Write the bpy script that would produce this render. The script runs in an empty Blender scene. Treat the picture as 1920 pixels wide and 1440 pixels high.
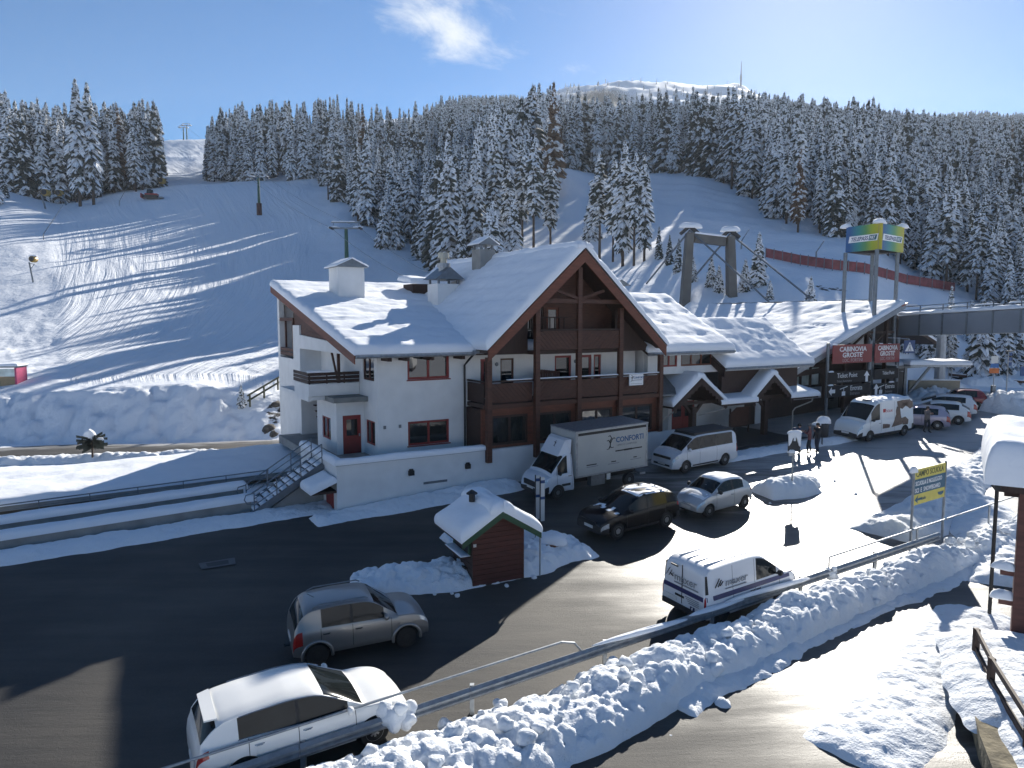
import bpy, bmesh, math, random
import numpy as np
from mathutils import Vector, Matrix, Euler

SC = bpy.context.scene
COL = SC.collection
R = math.radians

# ---------------------------------------------------------------- camera
CAM_H = 8.7
PITCH = R(5.2)
FPX = 1350.0                     # focal length in pixels of the 1920 px wide photograph
cam = bpy.data.cameras.new('camera')
cam.sensor_width = 36.0
cam.lens = 36.0 * FPX / 1920.0
cam.clip_start = 0.1
cam.clip_end = 6000
cam_o = bpy.data.objects.new('camera', cam)
COL.objects.link(cam_o)
cam_o.location = (0, 0, CAM_H)
cam_o.rotation_euler = (R(90) - PITCH, 0, 0)
SC.camera = cam_o

# ---------------------------------------------------------------- daylight
SUN_EL = R(25.4)
SUN_AZ = R(21.3)                 # to the right of straight ahead (+Y)
SUN_DIR = Vector((math.sin(SUN_AZ) * math.cos(SUN_EL), math.cos(SUN_AZ) * math.cos(SUN_EL), math.sin(SUN_EL)))
SKY_STRENGTH = 0.050
SUN_STRENGTH = 5.0
SC.view_settings.view_transform = 'Standard'
SC.view_settings.look = 'None'
SC.view_settings.gamma = 1
SC.view_settings.exposure = 1.05
SC.view_settings.use_curve_mapping = False

def build_world():
    w = bpy.data.worlds.new('World')
    SC.world = w
    w.use_nodes = True
    nt = w.node_tree
    N, L = nt.nodes, nt.links
    N.clear()
    out = N.new('ShaderNodeOutputWorld')
    bg = N.new('ShaderNodeBackground')
    bg.inputs['Strength'].default_value = SKY_STRENGTH
    sky = N.new('ShaderNodeTexSky')
    sky.sky_type = 'NISHITA'
    sky.sun_disc = False
    sky.sun_elevation = SUN_EL
    sky.sun_rotation = SUN_AZ
    sky.altitude = 1700
    sky.air_density = 1.0
    sky.dust_density = 0.8
    sky.ozone_density = 3.5
    # cirrus: thin streaks everywhere, one brighter torn cloud ahead
    tc = N.new('ShaderNodeTexCoord')
    def dotn(vec):
        d = N.new('ShaderNodeVectorMath'); d.operation = 'DOT_PRODUCT'
        L.new(tc.outputs['Generated'], d.inputs[0]); d.inputs[1].default_value = vec
        return d.outputs['Value']
    def math_(op, a, b=None, c=None):
        m = N.new('ShaderNodeMath'); m.operation = op
        for i, x in enumerate((a, b, c)):
            if x is None: continue
            if isinstance(x, (int, float)): m.inputs[i].default_value = x
            else: L.new(x, m.inputs[i])
        return m.outputs[0]
    def px_dir(px, py):
        a = (px - 960) / FPX; b = (720 - py) / FPX
        return Vector((a, math.cos(PITCH) + b * math.sin(PITCH), -math.sin(PITCH) + b * math.cos(PITCH))).normalized()
    c0 = px_dir(830, 25)
    rt = c0.cross(Vector((0, 0, 1))).normalized()
    up = rt.cross(c0).normalized()
    cx, cy, cz = dotn(rt), dotn(up), dotn(c0)
    # rotate the cloud a little: it slopes down to the right
    ex = math_('ADD', math_('MULTIPLY', cx, 0.97), math_('MULTIPLY', cy, -0.26))
    ey = math_('ADD', math_('MULTIPLY', cy, 0.97), math_('MULTIPLY', cx, 0.26))
    comb = N.new('ShaderNodeCombineXYZ')
    L.new(math_('MULTIPLY', ex, 4.0), comb.inputs[0]); L.new(math_('MULTIPLY', ey, 8.5), comb.inputs[1])
    nz = N.new('ShaderNodeTexNoise'); nz.inputs['Scale'].default_value = 2.0; nz.inputs['Detail'].default_value = 9
    nz.inputs['Roughness'].default_value = 0.6; nz.inputs['Distortion'].default_value = 0.35
    L.new(comb.outputs[0], nz.inputs['Vector'])
    r2 = math_('ADD', math_('POWER', math_('MULTIPLY', ex, 1 / 0.100), 2), math_('POWER', math_('MULTIPLY', ey, 1 / 0.040), 2))
    rr = math_('SQRT', r2)
    dens = math_('SUBTRACT', math_('ADD', 0.56, math_('MULTIPLY', math_('SUBTRACT', nz.outputs['Fac'], 0.5), 2.6)), math_('MULTIPLY', rr, 0.55))
    mr = N.new('ShaderNodeMapRange'); mr.interpolation_type = 'SMOOTHSTEP'
    mr.inputs['From Min'].default_value = -0.12; mr.inputs['From Max'].default_value = 0.75
    L.new(dens, mr.inputs['Value'])
    ahead = math_('GREATER_THAN', cz, 0.3)
    cl = math_('MULTIPLY', math_('MULTIPLY', mr.outputs[0], ahead), 0.92)
    # thin streaky cirrus over the whole sky
    sep = N.new('ShaderNodeSeparateXYZ'); L.new(tc.outputs['Generated'], sep.inputs[0])
    den = math_('MAXIMUM', math_('ADD', sep.outputs['Z'], 0.12), 0.05)
    comb2 = N.new('ShaderNodeCombineXYZ')
    L.new(math_('DIVIDE', sep.outputs['X'], den), comb2.inputs[0])
    L.new(math_('MULTIPLY', math_('DIVIDE', sep.outputs['Y'], den), 1.0), comb2.inputs[1])
    mp = N.new('ShaderNodeMapping'); mp.inputs['Rotation'].default_value = (0, 0, 0.5); mp.inputs['Scale'].default_value = (0.35, 1.0, 1)
    L.new(comb2.outputs[0], mp.inputs['Vector'])
    nz2 = N.new('ShaderNodeTexNoise'); nz2.inputs['Scale'].default_value = 0.8; nz2.inputs['Detail'].default_value = 6
    nz2.inputs['Roughness'].default_value = 0.55
    L.new(mp.outputs[0], nz2.inputs['Vector'])
    mr2 = N.new('ShaderNodeMapRange'); mr2.interpolation_type = 'SMOOTHSTEP'
    mr2.inputs['From Min'].default_value = 0.54; mr2.inputs['From Max'].default_value = 0.82
    mr2.inputs['To Max'].default_value = 0.30
    L.new(nz2.outputs['Fac'], mr2.inputs['Value'])
    tot = math_('MAXIMUM', cl, mr2.outputs[0])
    mix = N.new('ShaderNodeMixRGB')
    L.new(tot, mix.inputs['Fac'])
    hs = N.new('ShaderNodeHueSaturation'); hs.inputs['Saturation'].default_value = 1.55
    L.new(sky.outputs[0], hs.inputs['Color'])
    L.new(hs.outputs[0], mix.inputs['Color1'])
    mix.inputs['Color2'].default_value = (8.2, 8.6, 9.0, 1)
    L.new(mix.outputs[0], bg.inputs['Color'])
    L.new(bg.outputs[0], out.inputs['Surface'])
build_world()

sun = bpy.data.lights.new('sun', 'SUN')
sun.energy = SUN_STRENGTH
sun.angle = R(0.5)
sun.color = (1.0, 0.95, 0.86)
sun_o = bpy.data.objects.new('sun', sun)
COL.objects.link(sun_o)
sun_o.rotation_euler = SUN_DIR.to_track_quat('Z', 'Y').to_euler()
sun_o.location = SUN_DIR * 200

SC.cycles.max_bounces = 6
SC.cycles.diffuse_bounces = 3
SC.cycles.glossy_bounces = 3
SC.cycles.transmission_bounces = 4
SC.cycles.transparent_max_bounces = 6
SC.cycles.volume_bounces = 1
SC.cycles.sample_clamp_indirect = 6
SC.cycles.use_adaptive_sampling = True
SC.cycles.adaptive_threshold = 0.015
SC.cycles.use_denoising = True
# ---------------------------------------------------------------- small helpers
def ray(px, py):
    a = (px - 960) / FPX; b = (720 - py) / FPX
    return np.array([a, math.cos(PITCH) + b * math.sin(PITCH), -math.sin(PITCH) + b * math.cos(PITCH)])
TH = R(31)                        # direction of the lodge front and of the road
CU = (math.cos(TH), math.sin(TH)); CV = (-math.sin(TH), math.cos(TH))
C0 = (-7.83, 31.67)               # corner of the lodge terrace
def sv(x, y): return ((x - C0[0]) * CU[0] + (y - C0[1]) * CU[1], (x - C0[0]) * CV[0] + (y - C0[1]) * CV[1])
def XY(s, v): return (C0[0] + s * CU[0] + v * CV[0], C0[1] + s * CU[1] + v * CV[1])
GRADE = 0.032; CROSS = 0.037
def gp(x, y):
    """height of the road: rises gently to the right, falls a little towards the camera"""
    s, v = sv(x, y)
    return GRADE * np.clip(s, -60, 62) + CROSS * np.clip(np.minimum(v + 1, 0), -22, 0)
def _hit(px, py, p0, n):
    d = ray(px, py)
    t = np.dot(p0 - np.array([0, 0, CAM_H]), n) / np.dot(d, n)
    return Vector((d[0] * t, d[1] * t, CAM_H + d[2] * t))
def G(px, py, dz=0.0):
    """point of the road surface (raised by dz) seen at a pixel of the photograph"""
    p = _hit(px, py, np.array([C0[0], C0[1], dz]), np.array([-GRADE * CU[0], -GRADE * CU[1], 1.0]))
    if sv(p.x, p.y)[1] < -1:
        q = XY(0, -1)
        p = _hit(px, py, np.array([q[0], q[1], dz]), np.array([-GRADE * CU[0] - CROSS * CV[0], -GRADE * CU[1] - CROSS * CV[1], 1.0]))
    return p
PATH_DZ = -0.62
def GP(px, py, dz=0.0):
    """the same for the lower path in front of the guard rail"""
    return _hit(px, py, np.array([C0[0], C0[1], PATH_DZ + dz]), np.array([-GRADE * CU[0], -GRADE * CU[1], 1.0]))
def pathz(x, y): return GRADE * np.clip(sv(x, y)[0], -60, 62) + PATH_DZ
def AY(px, py, Y):
    d = ray(px, py); t = Y / d[1]
    return Vector((d[0] * t, Y, CAM_H + d[2] * t))

def _h(ix, iy, seed):
    ix = ix.astype(np.int64); iy = iy.astype(np.int64)
    n = (ix * 374761393 + iy * 668265263 + seed * 974634777) & 0xffffffff
    n = ((n ^ (n >> 13)) * 1274126177) & 0xffffffff
    n = (n ^ (n >> 16)) & 0xffffffff
    return n / 4294967295.0
def vnoise(x, y, seed=0):
    x = np.asarray(x, float); y = np.asarray(y, float)
    ix = np.floor(x); iy = np.floor(y); fx = x - ix; fy = y - iy
    ux = fx * fx * fx * (fx * (fx * 6 - 15) + 10); uy = fy * fy * fy * (fy * (fy * 6 - 15) + 10)
    a = _h(ix, iy, seed); b = _h(ix + 1, iy, seed); c = _h(ix, iy + 1, seed); d = _h(ix + 1, iy + 1, seed)
    return (a * (1 - ux) + b * ux) * (1 - uy) + (c * (1 - ux) + d * ux) * uy
def fbm(x, y, oct=4, seed=0, gain=0.5):
    s = 0; amp = 1; tot = 0
    for i in range(oct):
        s = s + amp * (vnoise(x * 2 ** i + 17.3 * i, y * 2 ** i - 9.1 * i, seed + i) - 0.5); tot += amp; amp *= gain
    return s / tot * 2
def lumps(x, y, seed=0):
    """rounded clods: distance to jittered cell centres, 1 at a centre"""
    x = np.asarray(x, float); y = np.asarray(y, float)
    ix = np.floor(x); iy = np.floor(y); best = np.zeros_like(x)
    for dx in (-1, 0, 1):
        for dy in (-1, 0, 1):
            cx = ix + dx; cy = iy + dy
            px = cx + 0.15 + 0.7 * _h(cx, cy, seed); py = cy + 0.15 + 0.7 * _h(cx, cy, seed + 5)
            r = 0.35 + 0.45 * _h(cx, cy, seed + 9)
            d2 = ((x - px) ** 2 + (y - py) ** 2) / (r * r)
            best = np.maximum(best, np.sqrt(np.clip(1 - d2, 0, 1)) * r)
    return best
def sstep(a, b, x):
    t = np.clip((np.asarray(x, float) - a) / (b - a), 0, 1)
    return t * t * (3 - 2 * t)

# ---------------------------------------------------------------- materials
MATS = {}
def nodes_of(name):
    m = bpy.data.materials.new(name); m.use_nodes = True
    nt = m.node_tree
    b = nt.nodes['Principled BSDF']
    return m, nt, nt.nodes, nt.links, b
def mat(name, color, rough=0.6, metal=0.0, var=0.12, scale=3.0, bump=0.0, bscale=None, stretch=(1, 1, 1), coat=0.0, spec=None, detail=4, sheen=0):
    """principled surface with a noise-driven change of tone and, if asked, fine relief"""
    if name in MATS: return MATS[name]
    m, nt, N, L, b = nodes_of(name)
    tc = N.new('ShaderNodeTexCoord'); mp = N.new('ShaderNodeMapping')
    mp.inputs['Scale'].default_value = stretch
    L.new(tc.outputs['Object'], mp.inputs['Vector'])
    nz = N.new('ShaderNodeTexNoise'); nz.inputs['Scale'].default_value = scale; nz.inputs['Detail'].default_value = detail
    L.new(mp.outputs[0], nz.inputs['Vector'])
    rp = N.new('ShaderNodeValToRGB')
    c = color
    rp.color_ramp.elements[0].position = 0.3; rp.color_ramp.elements[1].position = 0.7
    rp.color_ramp.elements[0].color = (c[0] * (1 - var), c[1] * (1 - var), c[2] * (1 - var), 1)
    rp.color_ramp.elements[1].color = (min(c[0] * (1 + var), 1), min(c[1] * (1 + var), 1), min(c[2] * (1 + var), 1), 1)
    L.new(nz.outputs['Fac'], rp.inputs['Fac']); L.new(rp.outputs[0], b.inputs['Base Color'])
    b.inputs['Roughness'].default_value = rough; b.inputs['Metallic'].default_value = metal
    if coat: b.inputs['Coat Weight'].default_value = coat; b.inputs['Coat Roughness'].default_value = 0.06
    if spec is not None: b.inputs['Specular IOR Level'].default_value = spec
    if bump:
        n2 = N.new('ShaderNodeTexNoise'); n2.inputs['Scale'].default_value = bscale or scale * 4; n2.inputs['Detail'].default_value = 4
        L.new(mp.outputs[0], n2.inputs['Vector'])
        bp = N.new('ShaderNodeBump'); bp.inputs['Strength'].default_value = 1.0; bp.inputs['Distance'].default_value = bump
        L.new(n2.outputs['Fac'], bp.inputs['Height']); L.new(bp.outputs[0], b.inputs['Normal'])
    MATS[name] = m
    return m
def emit_free(name): pass

SNOW_C = (0.80, 0.82, 0.85)
def snow_material(name, fine=0.012, fscale=14.0, big=0.03, bscale=2.2, tint=SNOW_C, sub=0.0):
    m, nt, N, L, b = nodes_of(name)
    tc = N.new('ShaderNodeTexCoord')
    n1 = N.new('ShaderNodeTexNoise'); n1.inputs['Scale'].default_value = fscale; n1.inputs['Detail'].default_value = 6
    n2 = N.new('ShaderNodeTexNoise'); n2.inputs['Scale'].default_value = bscale; n2.inputs['Detail'].default_value = 3
    L.new(tc.outputs['Object'], n1.inputs['Vector']); L.new(tc.outputs['Object'], n2.inputs['Vector'])
    b1 = N.new('ShaderNodeBump'); b1.inputs['Distance'].default_value = fine
    b2 = N.new('ShaderNodeBump'); b2.inputs['Distance'].default_value = big
    L.new(n1.outputs['Fac'], b1.inputs['Height']); L.new(n2.outputs['Fac'], b2.inputs['Height'])
    L.new(b2.outputs[0], b1.inputs['Normal']); L.new(b1.outputs[0], b.inputs['Normal'])
    rp = N.new('ShaderNodeValToRGB')
    rp.color_ramp.elements[0].color = (tint[0] * 0.955, tint[1] * 0.96, tint[2] * 0.97, 1)
    rp.color_ramp.elements[1].color = (tint[0] * 1.03, tint[1] * 1.03, tint[2] * 1.03, 1)
    L.new(n2.outputs['Fac'], rp.inputs['Fac']); L.new(rp.outputs[0], b.inputs['Base Color'])
    b.inputs['Roughness'].default_value = 0.8
    b.inputs['Specular IOR Level'].default_value = 0.1
    MATS[name] = m
    return m
M_SNOW = snow_material('snow')
M_ROOFSNOW = snow_material('roof_snow', 0.006, 10, 0.035, 1.6)
M_CLOD = snow_material('ploughed_snow', 0.02, 22, 0.05, 5.0, (0.78, 0.80, 0.82))
def _grit(m):
    nt = m.node_tree; N, L = nt.nodes, nt.links; b = nt.nodes['Principled BSDF']
    src = b.inputs['Base Color'].links[0].from_socket
    tc = N.new('ShaderNodeTexCoord'); n = N.new('ShaderNodeTexNoise'); n.inputs['Scale'].default_value = 1.1; n.inputs['Detail'].default_value = 10; n.inputs['Roughness'].default_value = 0.78
    L.new(tc.outputs['Object'], n.inputs['Vector'])
    r = N.new('ShaderNodeValToRGB'); r.color_ramp.elements[0].position = 0.60; r.color_ramp.elements[1].position = 0.74
    mx = N.new('ShaderNodeMixRGB'); mx.inputs['Color2'].default_value = (0.36, 0.33, 0.29, 1)
    mu = N.new('ShaderNodeMath'); mu.operation = 'MULTIPLY'; mu.inputs[1].default_value = 0.75
    L.new(n.outputs['Fac'], r.inputs['Fac']); L.new(r.outputs[0], mu.inputs[0]); L.new(mu.outputs[0], mx.inputs['Fac']); L.new(src, mx.inputs['Color1']); L.new(mx.outputs[0], b.inputs['Base Color'])
_grit(M_CLOD)
M_WOOD = mat('brown_timber', (0.075, 0.027, 0.015), 0.65, var=0.35, scale=2.5, stretch=(1, 1, 6), bump=0.004, bscale=9)
M_WOODD = mat('dark_timber', (0.034, 0.015, 0.010), 0.7, var=0.3, scale=3, stretch=(6, 1, 1), bump=0.004, bscale=9)
M_FASCIA = mat('red_brown_board', (0.14, 0.040, 0.019), 0.6, var=0.25, scale=2, stretch=(1, 1, 4))
M_WHITE = mat('white_render', (0.70, 0.70, 0.69), 0.85, var=0.06, scale=1.3, bump=0.003, bscale=30)
M_REDP = mat('red_paint', (0.21, 0.018, 0.016), 0.5, var=0.12, scale=4)
M_GLASS = mat('window_glass', (0.012, 0.016, 0.018), 0.04, var=0.2, scale=1.2, spec=0.7)
M_GREYM = mat('grey_metal', (0.16, 0.18, 0.20), 0.45, 0.6, var=0.15, scale=5)
M_GALV = mat('galvanised_steel', (0.30, 0.32, 0.34), 0.5, 0.75, var=0.2, scale=6)
M_DARK = mat('dark_grey', (0.022, 0.023, 0.026), 0.6, var=0.2, scale=4)
M_BLACK = mat('black_plastic', (0.012, 0.012, 0.013), 0.55, var=0.2, scale=6)
M_CONC = mat('concrete', (0.27, 0.265, 0.25), 0.9, var=0.18, scale=1.5, bump=0.004, bscale=25)
M_WPAINT = mat('white_paint', (0.78, 0.78, 0.78), 0.45, var=0.04, scale=4)
M_ROCK = mat('dark_rock', (0.075, 0.068, 0.06), 0.9, var=0.5, scale=4, bump=0.04, bscale=6)
M_SIGNBLK = mat('sign_black', (0.012, 0.011, 0.012), 0.75, var=0.15, scale=3)
M_SIGNBLUE = mat('sign_blue', (0.012, 0.055, 0.17), 0.45, var=0.1, scale=3)

# ---------------------------------------------------------------- mesh builder
class MB:
    def __init__(s): s.v = []; s.f = []; s.m = []
    def add(s, vs, fs, mi=0):
        o = len(s.v); s.v.extend([tuple(map(float, p)) for p in vs])
        for f in fs: s.f.append(tuple(i + o for i in f)); s.m.append(mi)
        return s
    def box(s, x0, x1, y0, y1, z0, z1, mi=0):
        vs = [(x0, y0, z0), (x1, y0, z0), (x1, y1, z0), (x0, y1, z0), (x0, y0, z1), (x1, y0, z1), (x1, y1, z1), (x0, y1, z1)]
        return s.add(vs, [(3, 2, 1, 0), (4, 5, 6, 7), (0, 1, 5, 4), (1, 2, 6, 5), (2, 3, 7, 6), (3, 0, 4, 7)], mi)
    def bar(s, p, q, w, h=None, up=(0, 0, 1), mi=0):
        """box beam from p to q, w wide (sideways) and h high"""
        h = h or w
        p = Vector(p); q = Vector(q); d = (q - p).normalized(); up = Vector(up)
        if abs(d.dot(up)) > 0.98: up = Vector((0, 1, 0))
        x = d.cross(up).normalized(); y = x.cross(d).normalized()
        vs = []
        for e in (p, q):
            for a, b in ((-1, -1), (1, -1), (1, 1), (-1, 1)): vs.append(e + x * (a * w / 2) + y * (b * h / 2))
        return s.add(vs, [(0, 1, 2, 3), (7, 6, 5, 4), (4, 5, 1, 0), (5, 6, 2, 1), (6, 7, 3, 2), (7, 4, 0, 3)], mi)
    def tube(s, pts, r, n=8, mi=0, caps=True):
        pts = [Vector(p) for p in pts]; k = len(pts); vs = []
        rs = r if isinstance(r, (list, tuple)) else [r] * k
        ref = None
        for i, p in enumerate(pts):
            d = (pts[min(i + 1, k - 1)] - pts[max(i - 1, 0)]).normalized()
            if ref is None: ref = Vector((0, 0, 1)) if abs(d.z) < 0.9 else Vector((1, 0, 0))
            x = d.cross(ref).normalized(); y = x.cross(d).normalized(); ref = y
            for j in range(n):
                a = 2 * math.pi * j / n
                vs.append(p + (x * math.cos(a) + y * math.sin(a)) * rs[i])
        fs = []
        for i in range(k - 1):
            for j in range(n):
                fs.append((i * n + j, i * n + (j + 1) % n, (i + 1) * n + (j + 1) % n, (i + 1) * n + j))
        if caps: fs += [tuple(range(n - 1, -1, -1)), tuple((k - 1) * n + j for j in range(n))]
        return s.add(vs, fs, mi)
    def prism(s, poly, off, mi=0):
        """polygon (3D points) extruded by the vector off"""
        n = len(poly); poly = [Vector(p) for p in poly]; off = Vector(off)
        vs = poly + [p + off for p in poly]
        fs = [tuple(range(n)), tuple(range(2 * n - 1, n - 1, -1))] + [(i, i + n, (i + 1) % n + n, (i + 1) % n) for i in range(n)]
        return s.add(vs, fs, mi)
    def lathe(s, prof, c=(0, 0, 0), n=14, axis='z', mi=0):
        vs = []
        for r, z in prof:
            for j in range(n):
                a = 2 * math.pi * j / n; u = r * math.cos(a); v = r * math.sin(a)
                p = (u, v, z) if axis == 'z' else ((u, z, v) if axis == 'y' else (z, u, v))
                vs.append((p[0] + c[0], p[1] + c[1], p[2] + c[2]))
        fs = []
        k = len(prof)
        for i in range(k - 1):
            for j in range(n): fs.append((i * n + j, i * n + (j + 1) % n, (i + 1) * n + (j + 1) % n, (i + 1) * n + j))
        fs += [tuple(range(n - 1, -1, -1)), tuple((k - 1) * n + j for j in range(n))]
        return s.add(vs, fs, mi)
    def mesh(s, name, mats, smooth=False):
        me = bpy.data.meshes.new(name)
        me.from_pydata(s.v, [], s.f)
        for m in (mats if isinstance(mats, (list, tuple)) else [mats]): me.materials.append(m)
        me.polygons.foreach_set('material_index', s.m)
        bm = bmesh.new(); bm.from_mesh(me)
        bmesh.ops.recalc_face_normals(bm, faces=bm.faces)
        bm.to_mesh(me); bm.free()
        if smooth: me.polygons.foreach_set('use_smooth', [True] * len(me.polygons))
        me.update()
        return me
    def build(s, name, mats, parent=None, smooth=False):
        return link(name, s.mesh(name, mats, smooth), parent)
def link(name, me, parent=None):
    o = bpy.data.objects.new(name, me); COL.objects.link(o)
    if parent is not None: o.parent = parent
    return o
def grid_mesh(name, P, mats, smooth=True, mi=None, closed=False):
    """mesh from an (n, m, 3) array of points"""
    n, m = P.shape[:2]
    me = bpy.data.meshes.new(name)
    idx = np.arange(n * m).reshape(n, m)
    q = np.stack([idx[:-1, :-1], idx[1:, :-1], idx[1:, 1:], idx[:-1, 1:]], -1).reshape(-1, 4)
    me.vertices.add(n * m); me.vertices.foreach_set('co', P.reshape(-1).astype(np.float32))
    k = len(q)
    me.loops.add(k * 4); me.loops.foreach_set('vertex_index', q.reshape(-1).astype(np.int32))
    me.polygons.add(k); me.polygons.foreach_set('loop_start', np.arange(0, k * 4, 4, dtype=np.int32))
    me.polygons.foreach_set('loop_total', np.full(k, 4, dtype=np.int32))
    for mm in (mats if isinstance(mats, (list, tuple)) else [mats]): me.materials.append(mm)
    if mi is not None: me.polygons.foreach_set('material_index', mi.reshape(-1).astype(np.int32))
    me.update(calc_edges=True); me.validate()
    me.polygons.foreach_set('use_smooth', [smooth] * k)
    return me
def tag(o, label=None, cat=None, group=None, kind=None):
    if label: o['label'] = label
    if cat: o['category'] = cat
    if group: o['group'] = group
    if kind: o['kind'] = kind
    return o
def thing(name, label, cat, loc=(0, 0, 0), rotz=0.0, group=None):
    o = bpy.data.objects.new(name, None); COL.objects.link(o)
    o.empty_display_size = 0.3
    o.location = loc; o.rotation_euler = (0, 0, rotz)
    return tag(o, label, cat, group)
def copy_thing(o, parent=None):
    c = o.copy(); COL.objects.link(c)
    if parent is not None: c.parent = parent
    for ch in list(o.children): copy_thing(ch, c)
    return c
def text_part(name, txt, size, loc, xdir, updir, m, parent=None, align='LEFT', bold=0.0, shear=0.0, sx=1.0, depth=0.004):
    """flat lettering lying in the plane of xdir and updir"""
    cu = bpy.data.curves.new(name, 'FONT'); cu.body = txt; cu.size = size; cu.align_x = align
    cu.extrude = depth; cu.offset = bold; cu.shear = shear; cu.resolution_u = 2
    cu.materials.append(m)
    tmp = bpy.data.objects.new(name, cu)
    me = bpy.data.meshes.new_from_object(tmp); bpy.data.objects.remove(tmp); bpy.data.curves.remove(cu)
    me.name = name
    if not me.materials: me.materials.append(m)
    o = bpy.data.objects.new(name, me); COL.objects.link(o)
    x = Vector(xdir).normalized(); y = Vector(updir); y = (y - x * y.dot(x)).normalized(); z = x.cross(y)
    M = Matrix((x * sx, y, z)).transposed().to_4x4(); M.translation = Vector(loc)
    if parent is not None: o.parent = parent
    o.matrix_local = M
    return o
def edge_params(L, r, step):
    """parameters 0..1 along a length L, crowded towards both ends"""
    e = [0, 0.03, 0.10, 0.22, 0.4, 0.65, 1.0]
    r = min(r, L * 0.45)
    a = [x * r / L for x in e]
    n = max(1, int((L - 2 * r) / step))
    mid = [r / L + (1 - 2 * r / L) * i / n for i in range(1, n)]
    return np.array(a + mid + [1 - x for x in reversed(a)])
def snow_slab(name, c00, c10, c11, c01, thick=0.4, r=0.3, lump=0.05, seed=1, step=0.35, parent=None, m=None, rnd=(1, 1, 1, 1), rows=0, rowdir='b', nrm=None, over=0.06, droop=0.0):
    """snow lying on the quad c00 c10 c11 c01 (low left, low right, high right, high left) with rounded edges"""
    c = [np.array(p, float) for p in (c00, c10, c11, c01)]
    La = np.linalg.norm(c[1] - c[0]); Lb = np.linalg.norm(c[3] - c[0])
    A = edge_params(La, r, step); B = edge_params(Lb, r, step)
    a, b = np.meshgrid(A, B, indexing='ij')
    P = ((1 - a) * (1 - b))[..., None] * c[0] + (a * (1 - b))[..., None] * c[1] + (a * b)[..., None] * c[2] + ((1 - a) * b)[..., None] * c[3]
    nv = np.cross(c[1] - c[0], c[3] - c[0]); nv = nv / np.linalg.norm(nv)
    if nv[2] < 0: nv = -nv
    up = nv * 0.5 + np.array([0, 0, 0.5]); up /= np.linalg.norm(up)
    pr = np.ones_like(a)
    for k, d in enumerate((b * Lb, (1 - a) * La, (1 - b) * Lb, a * La)):
        if rnd[k]:
            rr = min(r, La * 0.45, Lb * 0.45)
            q = np.clip(d / rr, 0, 1); pr = np.minimum(pr, np.sqrt(np.clip(1 - (1 - q) ** 2, 0, 1)))
    n = fbm(a * La / 1.3 + seed * 3.1, b * Lb / 1.3, 3, seed) + 0.5 * fbm(a * La * 2 + seed, b * Lb * 2, 2, seed + 7)
    t = thick * (1 + 0.0 * a) + lump * n
    if rows:
        for k in range(1, rows):
            bb = k / rows + 0.01 * fbm(a * La * 0.8, a * 0, 2, seed + k)
            dd = np.exp(-(((b - bb) * Lb) / 0.13) ** 2) * (vnoise(a * La / 0.55, a * 0 + k, seed + 11) > 0.35) * (0.35 + 0.65 * vnoise(a * La / 0.3, a * 0 + k * 3, seed + 4))
            t = t - dd * lump * 1.6
    P = P + (t * pr)[..., None] * up
    # edges swell a little beyond the roof
    ctr = (c[0] + c[1] + c[2] + c[3]) / 4
    sw = np.clip(pr, 0, 1) * (1 - np.clip(np.minimum.reduce([b * Lb, (1 - b) * Lb, a * La, (1 - a) * La]) / max(r, 0.05), 0, 1))
    out = np.zeros_like(P)
    ea = (c[1] - c[0]) / La; eb = (c[3] - c[0]) / Lb
    out += ((np.clip(1 - b * Lb / r, 0, 1) * rnd[0]))[..., None] * -eb + ((np.clip(1 - (1 - b) * Lb / r, 0, 1) * rnd[2]))[..., None] * eb
    out += ((np.clip(1 - a * La / r, 0, 1) * rnd[3]))[..., None] * -ea + ((np.clip(1 - (1 - a) * La / r, 0, 1) * rnd[1]))[..., None] * ea
    P = P + out * (pr * over * (1 + 1.2 * fbm(a * La * 1.7, b * Lb * 1.7, 2, seed + 3)))[..., None]
    me = grid_mesh(name, P, m or M_ROOFSNOW)
    return link(name, me, parent)
def snow_cap(name, pts_w, parent=None, seed=0, m=None):
    """small pillow of snow on a top: pts_w = (centre, half length, half width, height, rotation)"""
    c, hx, hy, h, rot = pts_w
    n, k = 14, 8
    vs = []; fs = []
    for i in range(k + 1):
        th = math.pi / 2 * i / k
        for j in range(n):
            a = 2 * math.pi * j / n
            rr = math.cos(th) ** 0.6
            w = 1 + 0.18 * math.sin(2 * a + seed) + 0.1 * math.sin(3 * a + 2.1 * seed)
            x = hx * rr * math.cos(a) * w; y = hy * rr * math.sin(a) * w
            z = h * math.sin(th) * (1 + 0.12 * math.sin(a * 2 + seed * 1.7))
            vs.append((c[0] + x * math.cos(rot) - y * math.sin(rot), c[1] + x * math.sin(rot) + y * math.cos(rot), c[2] + z - 0.01))
    for i in range(k):
        for j in range(n): fs.append((i * n + j, i * n + (j + 1) % n, (i + 1) * n + (j + 1) % n, (i + 1) * n + j))
    mb = MB(); mb.add(vs, fs + [tuple(range(n - 1, -1, -1))])
    return mb.build(name, m or M_ROOFSNOW, parent, True)
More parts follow.
